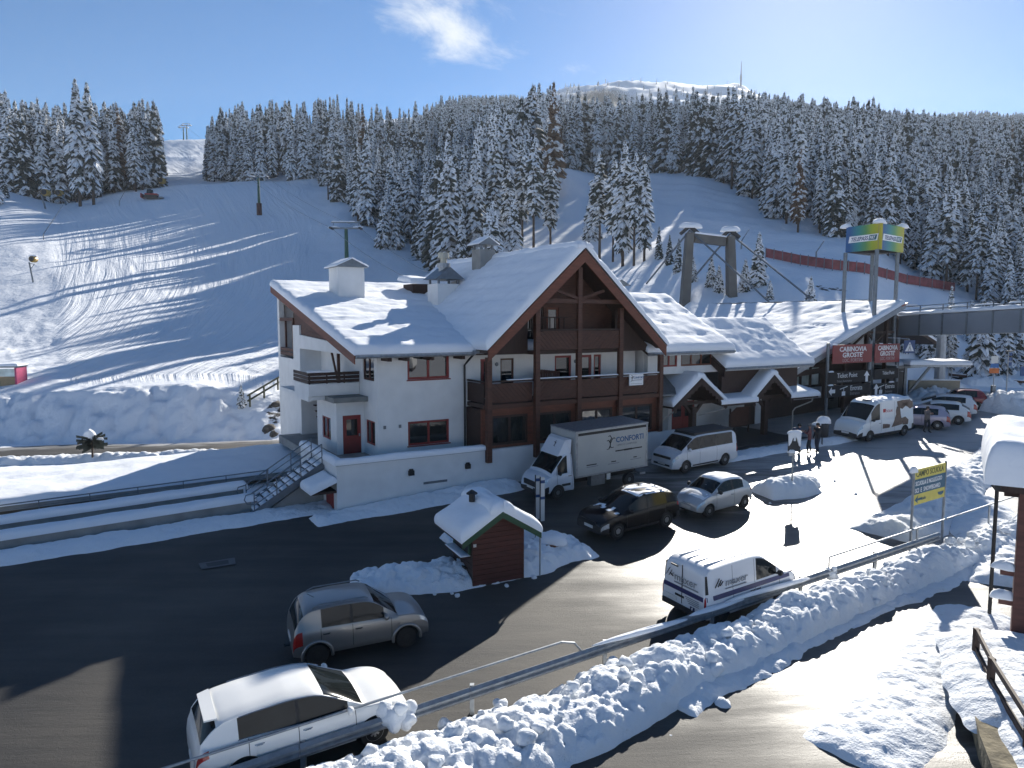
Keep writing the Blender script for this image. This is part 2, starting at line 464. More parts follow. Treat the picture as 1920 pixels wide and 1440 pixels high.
# ---------------------------------------------------------------- terrain: one sheet round the camera
# profiles along sight lines: photograph column -> (distance, row) pairs; rows become heights
PROF = {
 -900: [(48, None), (53, 836), (58, 745), (62, 722), (80, 640), (110, 515), (140, 430), (165, 385), (230, 330), (400, 300), (900, 330), (1750, 400)],
 0:    [(48, None), (51.5, 835), (53, 828), (57, 744), (60.5, 722), (75, 652), (92, 575), (110, 505), (140, 408), (164, 358), (172, 352), (230, 322), (400, 262), (900, 320), (1750, 400)],
 130:  [(48, None), (51.2, 835), (53, 828), (57, 738), (60.5, 716), (75, 645), (92, 566), (118, 482), (145, 418), (168, 385), (178, 380), (230, 330), (400, 260), (900, 320), (1750, 400)],
 250:  [(48, None), (51, 835), (53, 828), (57, 731), (60.5, 712), (76, 640), (95, 556), (122, 476), (150, 412), (174, 370), (188, 357), (235, 325), (400, 255), (900, 320), (1750, 400)],
 370:  [(48, None), (51, 836), (53, 828), (57.5, 722), (61, 706), (78, 636), (98, 553), (125, 474), (155, 404), (178, 358), (190, 346), (205, 347), (240, 333), (290, 290), (335, 261), (360, 262), (450, 290), (900, 330), (1750, 400)],
 450:  [(48, None), (51, 838), (53, 828), (58, 735), (62, 705), (79, 632), (99, 550), (127, 472), (158, 400), (180, 356), (194, 344), (215, 343), (260, 316), (350, 262), (450, 245), (900, 330), (1750, 400)],
 520:  [(48, None), (52, 822), (58, 745), (64, 695), (80, 628), (100, 545), (128, 468), (160, 400), (186, 352), (205, 341), (260, 312), (350, 255), (450, 245), (900, 320), (1750, 400)],
 640:  [(48, None), (54, 800), (66, 690), (85, 600), (105, 535), (130, 462), (150, 412), (172, 375), (200, 345), (280, 290), (400, 235), (600, 240), (1750, 400)],
 720:  [(50, None), (58, 780), (68, 700), (90, 592), (112, 520), (135, 460), (150, 430), (175, 392), (220, 340), (300, 280), (450, 228), (650, 225), (1750, 380)],
 800:  [(52, None), (62, 760), (72, 680), (90, 590), (108, 525), (128, 480), (150, 440), (200, 372), (300, 290), (450, 235), (700, 215), (1000, 225), (1750, 330)],
 960:  [(56, None), (66, 740), (78, 640), (92, 560), (108, 480), (122, 452), (140, 415), (200, 350), (300, 290), (450, 240), (700, 214), (1000, 200), (1300, 200), (1750, 260)],
 1060: [(60, None), (70, 690), (82, 600), (100, 515), (120, 462), (140, 410), (165, 345), (180, 312), (200, 316), (250, 320), (350, 300), (600, 262), (900, 238), (1100, 205), (1200, 186), (1380, 163), (1750, 220)],
 1150: [(62, None), (72, 670), (84, 590), (100, 520), (115, 482), (140, 430), (180, 372), (235, 330), (350, 305), (600, 264), (900, 240), (1100, 204), (1200, 184), (1400, 152), (1750, 200)],
 1240: [(64, None), (73, 645), (84, 575), (100, 510), (120, 455), (150, 408), (190, 362), (228, 330), (350, 302), (600, 263), (900, 240), (1100, 204), (1200, 184), (1400, 150), (1750, 200)],
 1300: [(66, None), (74, 600), (85, 545), (102, 490), (120, 450), (150, 405), (185, 366), (228, 332), (350, 303), (600, 263), (900, 240), (1100, 206), (1200, 188), (1400, 158), (1750, 200)],
 1365: [(66, None), (74, 595), (88, 545), (104, 500), (124, 455), (160, 400), (195, 372), (228, 350), (350, 306), (600, 264), (900, 240), (1100, 206), (1200, 188), (1450, 154), (1750, 200)],
 1450: [(66, None), (74, 595), (84, 552), (100, 505), (112, 480), (150, 424), (250, 352), (450, 284), (750, 238), (1100, 212), (1350, 192), (1750, 260)],
 1600: [(66, None), (74, 600), (84, 555), (95, 517), (110, 482), (126, 452), (250, 364), (450, 296), (750, 252), (950, 262), (1750, 380)],
 1720: [(66, None), (76, 690), (82, 640), (92, 585), (108, 548), (130, 520), (180, 450), (250, 390), (450, 306), (750, 262), (950, 275), (1750, 400)],
 1800: [(68, None), (78, 705), (86, 668), (94, 620), (108, 580), (130, 535), (180, 465), (250, 398), (450, 308), (720, 258), (950, 275), (1750, 400)],
 1920: [(70, None), (80, 708), (95, 662), (110, 622), (130, 575), (180, 480), (250, 405), (450, 312), (720, 262), (950, 280), (1750, 400)],
 2900: [(70, None), (80, 710), (95, 668), (130, 590), (250, 420), (450, 330), (720, 290), (1000, 330), (1750, 420)],
}
def _wf(px): return np.interp(px, [1000, 1380], [1.4, 0.78])
def warp(Y, px):
    """sight-line distances beyond the valley floor, in metres (the right hillside is nearer)"""
    Y = np.asarray(Y, float); f = _wf(px); m = 60 + 190 * f; k = (1901 - m) / 1500
    return np.where(Y < 60, Y, np.where(Y < 250, 60 + (Y - 60) * f, m + (Y - 250) * k))
def unwarp(Y, px):
    Y = np.asarray(Y, float); f = _wf(px); m = 60 + 190 * f; k = (1901 - m) / 1500
    return np.where(Y < 60, Y, np.where(Y < m, 60 + (Y - 60) / f, 250 + (Y - m) / k))
NY = 430
YS = np.concatenate([np.linspace(6, 47, 83)[:-1], np.linspace(47, 70, 70)[:-1], np.exp(np.linspace(math.log(70), math.log(1900), NY - 151))])
KCOLS = np.array(sorted(PROF)); KAZ = (KCOLS - 960) / FPX
_tab = []
for c in KCOLS:
    ys = []; zs = []
    for Y, row in PROF[c]:
        Y = float(warp(Y, c))
        k = (c - 960) / FPX
        if row is None:
            for q in (4.0, Y * 0.5, Y): ys.append(q); zs.append(float(gp(k * q, q)))
        else:
            ys.append(Y); zs.append(AY(960, row, Y).z)
    z = np.interp(YS, ys, zs)
    # round the kinks of the far profile
    zz = z.copy()
    for _ in range(3):
        zz[1:-1] = 0.25 * zz[:-2] + 0.5 * zz[1:-1] + 0.25 * zz[2:]
    z = np.where(YS > 66, zz, z)
    _tab.append(z)
_tab = np.array(_tab)
NA = 760
AZ = np.linspace(KAZ[0], KAZ[-1], NA)
def _cols(az):
    """smooth interpolation between the profiles"""
    i = np.clip(np.searchsorted(KAZ, az) - 1, 0, len(KAZ) - 2)
    t = np.clip((az - KAZ[i]) / (KAZ[i + 1] - KAZ[i]), 0, 1)
    t = t * t * (3 - 2 * t) * 0.6 + t * 0.4
    return i, t
def _detail(X, Y, base):
    s, v = sv(X, Y)
    px = 960 + FPX * X / np.maximum(Y, 1)
    Y0 = Y; Y = unwarp(Y, px)
    far = sstep(60, 75, Y)
    z = base.copy()
    groom = sstep(95, 130, px) * (1 - sstep(560, 600, px)) * sstep(58, 62, Y) * (1 - sstep(185, 200, Y))
    z += far * (1 - groom) * (0.5 * fbm(X / 14, Y / 14, 4, 3) + 0.16 * fbm(X / 2.6, Y / 2.6, 3, 8)) * np.clip(Y / 100, 0.5, 2.2)
    z += groom * 0.35 * fbm(X / 18, Y / 18, 2, 5)
    z += sstep(700, 1300, Y) * 9 * (fbm(X / 60, Y0 / 60, 5, 21, 0.6)) * sstep(900, 1020, px)
    # lumpy face of the bank left of the lodge
    bank = sstep(51.5, 53.5, Y) * (1 - sstep(57.0, 58.5, Y)) * (1 - sstep(400, 500, px))
    z += bank * (0.60 * lumps(X / 1.7, Y / 1.5, 4) + 0.40 * lumps(X / 0.85, Y / 0.8, 9) + 0.25 * fbm(X / 0.9, Y / 0.9, 3, 14) - 0.55)
    # rock and snow slope beside the lodge
    side = sstep(380, 460, px) * (1 - sstep(700, 760, px)) * sstep(50, 53, Y) * (1 - sstep(66, 72, Y))
    z += side * 0.35 * fbm(X / 2.2, Y / 2.2, 4, 12)
    # trampled, bumpy edge by the cabin
    z += (1 - sstep(90, 200, px)) * sstep(59, 62, Y) * (1 - sstep(80, 95, Y)) * 0.18 * fbm(X / 1.3, Y / 1.3, 3, 6)
    return z
def terrain_z(X, Y):
    X = np.asarray(X, float); Y = np.asarray(Y, float)
    az = X / np.maximum(Y, 1e-3)
    i, t = _cols(np.clip(az, KAZ[0], KAZ[-1]))
    j = np.clip(np.searchsorted(YS, Y) - 1, 0, len(YS) - 2)
    u = np.clip((Y - YS[j]) / (YS[j + 1] - YS[j]), 0, 1)
    z = (_tab[i, j] * (1 - t) + _tab[i + 1, j] * t) * (1 - u) + (_tab[i, j + 1] * (1 - t) + _tab[i + 1, j + 1] * t) * u
    s, v = sv(X, Y)
    # near field: the exact road surface, then the drop to the lower path
    near = 1 - sstep(44, 48, Y)
    z = z * (1 - near) + gp(X, Y) * near
    low = 1 - sstep(-17.8, -16.6, v)
    z = z * (1 - low) + (pathz(X, Y)) * low
    z = z - 0.07 * (1 - sstep(48, 52, Y))
    return _detail(X, Y, z)

def HIT(px, py, y0=48.0, y1=1500.0):
    """point of the terrain seen at a pixel of the photograph"""
    d = ray(px, py); Y = np.exp(np.linspace(math.log(y0), math.log(y1), 900))
    X = d[0] / d[1] * Y; Z = CAM_H + d[2] / d[1] * Y
    T = terrain_z(X, Y); k = np.argmax(T >= Z)
    return Vector((X[k], Y[k], T[k]))

def build_terrain():
    Y, A = np.meshgrid(YS, AZ, indexing='ij')
    X = A * Y
    Z = terrain_z(X, Y)
    P = np.stack([X, Y, Z], -1)
    m, nt, N, L, b = nodes_of('slope_snow')
    tc = N.new('ShaderNodeTexCoord')
    # relief: fine grain, wind ripples and the grooves of the piste machine
    n1 = N.new('ShaderNodeTexNoise'); n1.inputs['Scale'].default_value = 1.6; n1.inputs['Detail'].default_value = 8
    L.new(tc.outputs['Object'], n1.inputs['Vector'])
    n2 = N.new('ShaderNodeTexNoise'); n2.inputs['Scale'].default_value = 0.25; n2.inputs['Detail'].default_value = 4
    L.new(tc.outputs['Object'], n2.inputs['Vector'])
    gr = N.new('ShaderNodeAttribute'); gr.attribute_name = 'groom'
    gx = N.new('ShaderNodeAttribute'); gx.attribute_name = 'groove'
    sx = N.new('ShaderNodeSeparateXYZ'); L.new(gx.outputs['Vector'], sx.inputs[0])
    cb = N.new('ShaderNodeCombineXYZ')
    mu = N.new('ShaderNodeMath'); mu.operation = 'MULTIPLY'; mu.inputs[1].default_value = 0.05
    L.new(sx.outputs[1], mu.inputs[0])
    L.new(sx.outputs[0], cb.inputs[0]); L.new(mu.outputs[0], cb.inputs[1])
    n3 = N.new('ShaderNodeTexNoise'); n3.inputs['Distortion'].default_value = 0.4; n3.inputs['Scale'].default_value = 0.7; n3.inputs['Detail'].default_value = 5; n3.inputs['Roughness'].default_value = 0.62
    L.new(cb.outputs[0], n3.inputs['Vector'])
    b3 = N.new('ShaderNodeBump'); b3.inputs['Distance'].default_value = 0.55
    L.new(n3.outputs['Fac'], b3.inputs['Height']); L.new(gr.outputs['Fac'], b3.inputs['Strength'])
    b2 = N.new('ShaderNodeBump'); b2.inputs['Distance'].default_value = 0.30; b2.inputs['Strength'].default_value = 0.6
    L.new(n2.outputs['Fac'], b2.inputs['Height']); L.new(b3.outputs[0], b2.inputs['Normal'])
    b1 = N.new('ShaderNodeBump'); b1.inputs['Distance'].default_value = 0.10
    L.new(n1.outputs['Fac'], b1.inputs['Height']); L.new(b2.outputs[0], b1.inputs['Normal'])
    L.new(b1.outputs[0], b.inputs['Normal'])
    # bare rock on the mountain shoulder and beside the lodge
    rk = N.new('ShaderNodeAttribute'); rk.attribute_name = 'rock'
    nr = N.new('ShaderNodeTexNoise'); nr.inputs['Scale'].default_value = 0.55; nr.inputs['Detail'].default_value = 8; nr.inputs['Roughness'].default_value = 0.65
    L.new(tc.outputs['Object'], nr.inputs['Vector'])
    ad = N.new('ShaderNodeMath'); ad.operation = 'ADD'; L.new(nr.outputs['Fac'], ad.inputs[0]); L.new(rk.outputs['Fac'], ad.inputs[1])
    rr = N.new('ShaderNodeValToRGB'); rr.color_ramp.elements[0].position = 0.90; rr.color_ramp.elements[1].position = 0.95
    L.new(ad.outputs[0], rr.inputs['Fac'])
    mx = N.new('ShaderNodeMixRGB'); mx.inputs['Color1'].default_value = (0.80, 0.82, 0.85, 1); mx.inputs['Color2'].default_value = (0.07, 0.065, 0.06, 1)
    L.new(rr.outputs[0], mx.inputs['Fac']); L.new(mx.outputs[0], b.inputs['Base Color'])
    b.inputs['Roughness'].default_value = 0.85; b.inputs['Specular IOR Level'].default_value = 0.06
    me = grid_mesh('snowy_hillside', P, m)
    px = 960 + FPX * X / Y
    Y = unwarp(Y, px)
    groom = sstep(95, 125, px - 18 * fbm(Y / 9, Y * 0, 2, 4)) * (1 - sstep(560, 610, px)) * sstep(59, 62, Y) * (1 - sstep(330, 345, Y))
    at = me.attributes.new('groom', 'FLOAT', 'POINT'); at.data.foreach_set('value', groom.reshape(-1).astype(np.float32))
    # grooves fan out: they run up the slope and bend to the right at its foot
    bend = np.exp(-np.clip(Y - 62, 0, None) / 22.0)
    ga = (px - 960) / FPX * 120 + 30 * bend + (Y - 62) * 0.10
    gb = Y
    w_ = bend
    gxv = ga + 1.6 * fbm(Y / 30, px / 160, 2, 77)
    at = me.attributes.new('groove', 'FLOAT_VECTOR', 'POINT')
    at.data.foreach_set('vector', np.stack([gxv, gb, 0 * gb], -1).reshape(-1).astype(np.float32))
    rock = 0.42 * np.exp(-((px - 1120) / 60) ** 2 - ((Y - 1180) / 120) ** 2) + 0.22 * sstep(900, 1200, Y) * sstep(980, 1050, px) * (1 - sstep(1450, 1500, px))
    rock = np.maximum(rock, 0.46 * np.exp(-((px - 512) / 42) ** 2 - ((Y - 56) / 3.2) ** 2))
    rock = np.maximum(rock, 0.45 * np.exp(-((px - 1545) / 60) ** 2 - ((Y - 88) / 2.6) ** 2))
    rock = np.maximum(rock, 0.40 * np.exp(-((px - 780) / 40) ** 2 - ((Y - 125) / 5) ** 2))
    at = me.attributes.new('rock', 'FLOAT', 'POINT'); at.data.foreach_set('value', rock.reshape(-1).astype(np.float32))
    o = link('snowy_hillside', me); tag(o, kind='structure')
    # ground behind and beside the camera: open snow rising to low hills
    n = 90; rr_ = np.concatenate([[0.0], np.exp(np.linspace(math.log(4), math.log(1500), 60))])
    a0 = math.atan(KAZ[-1]); a1 = 2 * math.pi - abs(math.atan(KAZ[0]))
    an = np.linspace(a0, a1, n)
    Rr, An = np.meshgrid(rr_, an, indexing='ij')
    Xb = Rr * np.sin(An); Yb = Rr * np.cos(An)
    edge = np.clip(np.minimum(An - a0, a1 - An) / 0.5, 0, 1)
    zb0 = terrain_z(np.where(Yb > 6, Xb, Xb), np.maximum(Yb, 6.0))
    hill = -1.3 + 0.10 * np.clip(Rr - 40, 0, None) + 14 * fbm(Xb / 90, Yb / 90, 4, 31) * sstep(40, 200, Rr)
    base_edge = np.where(Yb > 4, terrain_z(np.clip(Xb, KAZ[0] * np.maximum(Yb, 4), KAZ[-1] * np.maximum(Yb, 4)), np.maximum(Yb, 4)), pathz(Xb, Yb) - 0.07)
    zb = base_edge * (1 - edge) + np.where(Rr < 40, pathz(Xb, Yb) - 0.15, hill + pathz(0, 0)) * edge
    me2 = grid_mesh('snowy_ground', np.stack([Xb, Yb, zb], -1), M_SNOW)
    tag(link('snowy_ground', me2), kind='structure')
build_terrain()

# ---------------------------------------------------------------- roads
def road_material(name, wet=0.5, snowy=0.5):
    m, nt, N, L, b = nodes_of(name)
    tc = N.new('ShaderNodeTexCoord')
    mp = N.new('ShaderNodeMapping'); mp.inputs['Rotation'].default_value = (0, 0, -TH); mp.inputs['Scale'].default_value = (0.16, 1.0, 1)
    L.new(tc.outputs['Object'], mp.inputs['Vector'])          # stretched along the road: wheel tracks
    def noise(scale, det, vec, rough=0.55):
        n = N.new('ShaderNodeTexNoise'); n.inputs['Scale'].default_value = scale; n.inputs['Detail'].default_value = det
        n.inputs['Roughness'].default_value = rough; L.new(vec, n.inputs['Vector']); return n.outputs['Fac']
    def mr(v, a, c, d=0.0, e=1.0):
        r = N.new('ShaderNodeMapRange'); r.interpolation_type = 'SMOOTHSTEP'
        r.inputs['From Min'].default_value = a; r.inputs['From Max'].default_value = c
        r.inputs['To Min'].default_value = d; r.inputs['To Max'].default_value = e
        L.new(v, r.inputs['Value']); return r.outputs[0]
    def op(o, x, y):
        k = N.new('ShaderNodeMath'); k.operation = o
        for i, q in enumerate((x, y)):
            if isinstance(q, (int, float)): k.inputs[i].default_value = q
            else: L.new(q, k.inputs[i])
        return k.outputs[0]
    streak = noise(1.1, 6, mp.outputs[0], 0.6)
    streak2 = noise(3.5, 5, mp.outputs[0], 0.65)
    patch = noise(0.16, 4, tc.outputs['Object'])
    grain = noise(55, 3, tc.outputs['Object'])
    gravel = noise(18, 5, tc.outputs['Object'], 0.7)
    at = N.new('ShaderNodeAttribute'); at.attribute_name = 'snow'
    wt = N.new('ShaderNodeAttribute'); wt.attribute_name = 'wet'
    # asphalt, dry parts a little browner and paler
    ca = N.new('ShaderNodeMixRGB'); ca.inputs['Color1'].default_value = (0.026, 0.026, 0.027, 1); ca.inputs['Color2'].default_value = (0.078, 0.072, 0.063, 1)
    L.new(mr(op('ADD', op('MULTIPLY', patch, 0.6), op('MULTIPLY', streak, 0.4)), 0.32, 0.68), ca.inputs['Fac'])
    cg = N.new('ShaderNodeMixRGB'); cg.blend_type = 'MULTIPLY'; cg.inputs['Fac'].default_value = 0.7
    L.new(ca.outputs[0], cg.inputs['Color1'])
    rg = N.new('ShaderNodeValToRGB'); rg.color_ramp.elements[0].position = 0.3; rg.color_ramp.elements[0].color = (0.55, 0.55, 0.55, 1); rg.color_ramp.elements[1].position = 0.7; rg.color_ramp.elements[1].color = (1.25, 1.22, 1.18, 1)
    L.new(op('ADD', op('MULTIPLY', grain, 0.5), op('MULTIPLY', gravel, 0.5)), rg.inputs['Fac']); L.new(rg.outputs[0], cg.inputs['Color2'])
    # trodden snow and ice film
    sm = mr(op('ADD', op('ADD', op('MULTIPLY', streak, 0.55), op('MULTIPLY', streak2, 0.45)), at.outputs['Fac']), 0.86, 1.18)
    cs = N.new('ShaderNodeMixRGB'); L.new(cg.outputs[0], cs.inputs['Color1']); cs.inputs['Color2'].default_value = (0.42, 0.42, 0.42, 1)
    L.new(op('MULTIPLY', sm, 0.8), cs.inputs['Fac'])
    L.new(cs.outputs[0], b.inputs['Base Color'])
    wet_ = mr(op('ADD', op('ADD', op('MULTIPLY', streak, 0.5), op('MULTIPLY', patch, 0.5)), wt.outputs['Fac']), 0.7, 1.15)
    ro = op('SUBTRACT', 0.74, op('MULTIPLY', wet_, 0.36))
    L.new(ro, b.inputs['Roughness'])
    b.inputs['Specular IOR Level'].default_value = 0.36
    bp = N.new('ShaderNodeBump'); bp.inputs['Distance'].default_value = 0.012
    L.new(op('ADD', op('MULTIPLY', gravel, 0.6), op('MULTIPLY', streak2, 1.2)), bp.inputs['Height'])
    bp2 = N.new('ShaderNodeBump'); bp2.inputs['Distance'].default_value = 0.006
    L.new(grain, bp2.inputs['Height']); L.new(bp.outputs[0], bp2.inputs['Normal'])
    L.new(bp2.outputs[0], b.inputs['Normal'])
    return m
M_ROAD = road_material('asphalt')
def strip_sheet(name, s0, s1, lo, hi, zf, ns, nv, dz, snow_fn, wet_fn, m):
    """sheet in road coordinates: s along, v from lo(s) to hi(s)"""
    S = np.linspace(s0, s1, ns); t = np.linspace(0, 1, nv)
    Sg, T = np.meshgrid(S, t, indexing='ij')
    Vg = lo(Sg) * (1 - T) + hi(Sg) * T
    X = C0[0] + Sg * CU[0] + Vg * CV[0]; Y = C0[1] + Sg * CU[1] + Vg * CV[1]
    Z = zf(X, Y) + dz + 0.012 * fbm(X / 2.5, Y / 2.5, 3, 2)
    me = grid_mesh(name, np.stack([X, Y, Z], -1), m)
    for k, fn in (('snow', snow_fn), ('wet', wet_fn)):
        at = me.attributes.new(k, 'FLOAT', 'POINT'); at.data.foreach_set('value', fn(Sg, Vg, X, Y).reshape(-1).astype(np.float32))
    return tag(link(name, me), kind='structure')
def road_snow(s, v, X, Y):
    k = 0.18 + 0.33 * sstep(4, 20, s) + 0.16 * sstep(20, 34, s)
    k = k - 0.26 * sstep(-8, -13, v) * (1 - sstep(10, 20, s)) - 0.12 * (1 - sstep(-14, -2, s))
    return k
def road_wet(s, v, X, Y): return 0.12 + 0.5 * sstep(1, 9, s) * sstep(-22, -8, -np.abs(v + 8))
strip_sheet('road', -45, 62, lambda s: -16.9 + 0 * s, lambda s: 1.9 + 12 * sstep(24, 34, s) + 0 * s, gp, 260, 90, 0.0, road_snow, road_wet, M_ROAD)
strip_sheet('lower_path', -30, 40, lambda s: -27.5 + 0 * s, lambda s: -17.2 + 0 * s, pathz, 160, 50, 0.02,
            lambda s, v, X, Y: 0.06 + 0.20 * sstep(-21, -24, v) + 0.22 * sstep(2, 9, s), lambda s, v, X, Y: 0.12 + 0.45 * sstep(-3, 8, s), M_ROAD)
# the side road beyond the low roof, in front of the bank
def gz_left(X, Y): return terrain_z(X, Y) + 0.05
def build_back_road():
    px = np.linspace(-400, 600, 120); t = np.linspace(0, 1, 14)
    Pg, T = np.meshgrid(px, t, indexing='ij')
    Y = 45.6 + 0.9 * np.sin(Pg / 90) * 0.2 + T * (5.0 + 0.25 * np.sin(Pg / 60)); X = (Pg - 960) / FPX * Y
    Z = gp(X, Y) + 0.03
    me = grid_mesh('back_road', np.stack([X, Y, Z], -1), M_ROAD)
    at = me.attributes.new('snow', 'FLOAT', 'POINT'); at.data.foreach_set('value', (0.30 + 0.5 * np.abs(T - 0.5)).reshape(-1).astype(np.float32))
    at = me.attributes.new('wet', 'FLOAT', 'POINT'); at.data.foreach_set('value', np.zeros(Pg.size, np.float32))
    tag(link('back_road', me), kind='structure')
build_back_road()

# ---------------------------------------------------------------- ploughed snow
def ridge(name, pts, width, height, seed, zf, res=0.07, chunk=1.0, asym=0.0, m=None, taper=True, kind='stuff', wvar=0.25, base=-0.06, cut=0.0):
    """bank of ploughed snow along a line of (x, y) points"""
    P = [np.array(p, float) for p in pts]
    seg = [np.linalg.norm(P[i + 1] - P[i]) for i in range(len(P) - 1)]; cum = np.concatenate([[0], np.cumsum(seg)])
    wf = width if callable(width) else (lambda t, w=width: w + 0 * t)
    width = float(wf(np.array(0.3)))
    L = cum[-1]; n = max(8, int(L / res)); mN = max(8, int(width / res))
    d = np.linspace(0, L, n)
    cx = np.interp(d, cum, [p[0] for p in P]); cy = np.interp(d, cum, [p[1] for p in P])
    k = max(1, int(0.6 / res)); ker = np.ones(2 * k + 1) / (2 * k + 1)
    if n > 4 * k:
        cx = np.convolve(np.pad(cx, k, 'edge'), ker, 'valid'); cy = np.convolve(np.pad(cy, k, 'edge'), ker, 'valid')
    tx = np.gradient(cx); ty = np.gradient(cy); q = np.hypot(tx, ty); tx /= q; ty /= q
    c = np.linspace(-1, 1, mN)
    D, Cc = np.meshgrid(d, c, indexing='ij')
    wl = (wf(D / L) / 2) * (1 + wvar * fbm(D / 1.9, D * 0 + (Cc > 0) * 7.7, 4, seed))
    off = Cc * wl
    X = cx[:, None] - ty[:, None] * off; Y = cy[:, None] + tx[:, None] * off
    pk = Cc - asym
    prof = np.where(pk < 0, 1 - (pk / (-1 - asym)) ** 2, 1 - (pk / (1 - asym)) ** 2)
    prof = np.clip(prof, 0, 1) ** (0.75 - cut)
    if taper:
        e = np.clip(np.minimum(D, L - D) / (width * 0.45), 0, 1); prof = prof * np.sqrt(1 - (1 - e) ** 2)
    hv = height * (1 + 0.35 * fbm(D / 3.1, D * 0 + 3, 3, seed + 2))
    ch = chunk * (0.32 * lumps(X / 0.75, Y / 0.75, seed) + 0.20 * lumps(X / 0.33, Y / 0.33, seed + 3) + 0.10 * lumps(X / 0.16, Y / 0.16, seed + 6) - 0.16 + 0.22 * fbm(X / 1.4, Y / 1.4, 3, seed + 4))
    Z = zf(X, Y) + base + hv * prof + ch * np.clip(prof * 1.6, 0, 1) * min(1.0, height)
    # small sideways shifts give the clods overhangs
    X = X + 0.05 * chunk * fbm(X / 0.3 + 5, Z / 0.2 + Y / 0.3, 2, seed + 8) * np.clip(prof * 3, 0, 1)
    Y = Y + 0.05 * chunk * fbm(Y / 0.3 + 9, Z / 0.2 + X / 0.3, 2, seed + 9) * np.clip(prof * 3, 0, 1)
    me = grid_mesh(name, np.stack([X, Y, Z], -1), m or M_CLOD)
    return tag(link(name, me), kind=kind)
def clods(name, centres, sizes, seed, zf, m=None):
    """loose lumps of snow, one joined mass"""
    bm0 = bmesh.new(); bmesh.ops.create_icosphere(bm0, subdivisions=2, radius=1)
    v0 = np.array([v.co[:] for v in bm0.verts]); f0 = [[v.index for v in f.verts] for f in bm0.faces]; bm0.free()
    mb = MB()
    for i, ((x, y), s) in enumerate(zip(centres, sizes)):
        n = 1 + 0.55 * fbm(v0[:, 0] * 1.6 + i * 3.1, v0[:, 1] * 1.6 + v0[:, 2] * 1.3 + seed, 3, seed + i % 17)
        p = v0 * n[:, None] * s * np.array([1, 1, 0.8])
        mb.add(p + np.array([x, y, float(zf(np.array(x), np.array(y))) + s * 0.35]), f0)
    return tag(mb.build(name, m or M_CLOD, None, True), kind='stuff')
rng = random.Random(7)
def sv_line(s0, s1, v, n=12, wob=0.0):
    return [XY(s0 + (s1 - s0) * i / n, (v(s0 + (s1 - s0) * i / n) if callable(v) else v) + wob * math.sin(i * 1.9)) for i in range(n + 1)]
def bank_z(x, y): return terrain_z(x, y)
# big bank between the guard rail and the lower path
def bank_w(s): return np.interp(s, [-16, -4, 4, 10, 20, 30], [3.6, 3.1, 2.1, 1.7, 1.5, 1.5])
ridge('ploughed_snow_bank', sv_line(-16, 29, lambda s: -16.95 - float(bank_w(s)) / 2, 40), lambda t: bank_w(-16 + 45 * t), 0.80, 3, bank_z, 0.055, 0.9, -0.2, wvar=0.14, cut=0.22)
ridge('ploughed_snow_edge', sv_line(2, 28, lambda s: -16.95 - float(bank_w(s)) - 0.02, 40, 0.06), 0.85, 0.20, 5, pathz, 0.05, 1.5, 0.3, wvar=0.8)
ridge('ploughed_snow_heap', [G(1660, 1010).xy, G(1740, 960).xy, G(1830, 890).xy, G(1890, 845).xy], 2.8, 0.5, 6, gp, 0.08, 1.2, wvar=0.4)
# snow thrown against the terrace wall and along the left verge
ridge('snow_verge', sv_line(-30, 0.5, lambda s: 1.3 - 0.02 * s), 2.1, 0.30, 11, gp, 0.07, 0.7, 0.1, wvar=0.3)
ridge('snow_by_wall', sv_line(-1.5, 9.2, lambda s: -0.75), 1.7, 0.42, 12, gp, 0.07, 0.8, 0.25, wvar=0.3)
ridge('snow_by_porch', sv_line(20.5, 33, lambda s: -2.2 - 0.06 * (s - 20)), 1.6, 0.28, 13, gp, 0.08, 1.0, wvar=0.4)
# island round the kiosk
ridge('kiosk_snow_island', [G(648, 1102).xy, G(760, 1090).xy, G(860, 1088).xy, G(960, 1065).xy, G(1040, 1030).xy, G(1085, 1018).xy], 2.6, 0.50, 14, gp, 0.05, 1.5, 0.0, wvar=0.5)
ridge('kiosk_snow_island', [G(830, 1020).xy, G(930, 1000).xy, G(1010, 1000).xy], 1.8, 0.36, 15, gp, 0.05, 1.5, wvar=0.5)
ridge('sign_snow_mound', [G(1422, 930).xy, G(1452, 926).xy, G(1490, 922).xy, G(1515, 915).xy], 2.0, 0.75, 17, gp, 0.06, 0.6, 0.0, wvar=0.2)
ridge('sign_snow_mound', [G(1470, 905).xy, G(1510, 900).xy, G(1522, 915).xy], 1.2, 0.35, 18, gp, 0.06, 1.4, 0.0, wvar=0.4)
# far end of the road
ridge('far_snow_heap', [AY(1715, 762, 58).xy, AY(1760, 755, 61).xy, AY(1800, 748, 64).xy], 3.4, 1.1, 21, gp, 0.12, 1.3)
ridge('far_snow_heap', [AY(1800, 730, 70).xy, AY(1860, 733, 70).xy, AY(1960, 738, 71).xy], 2.5, 0.8, 22, gp, 0.15, 1.2)
ridge('far_snow_heap', [AY(1872, 770, 54).xy, AY(1910, 760, 55).xy, AY(1980, 755, 56).xy], 4.5, 1.35, 23, gp, 0.12, 1.3)
ridge('back_road_snow', [AY(-100, 868, 45.4).xy, AY(100, 868, 45.4).xy, AY(300, 862, 45.6).xy, AY(460, 858, 45.6).xy], 1.5, 0.4, 24, gp, 0.1, 1.4)
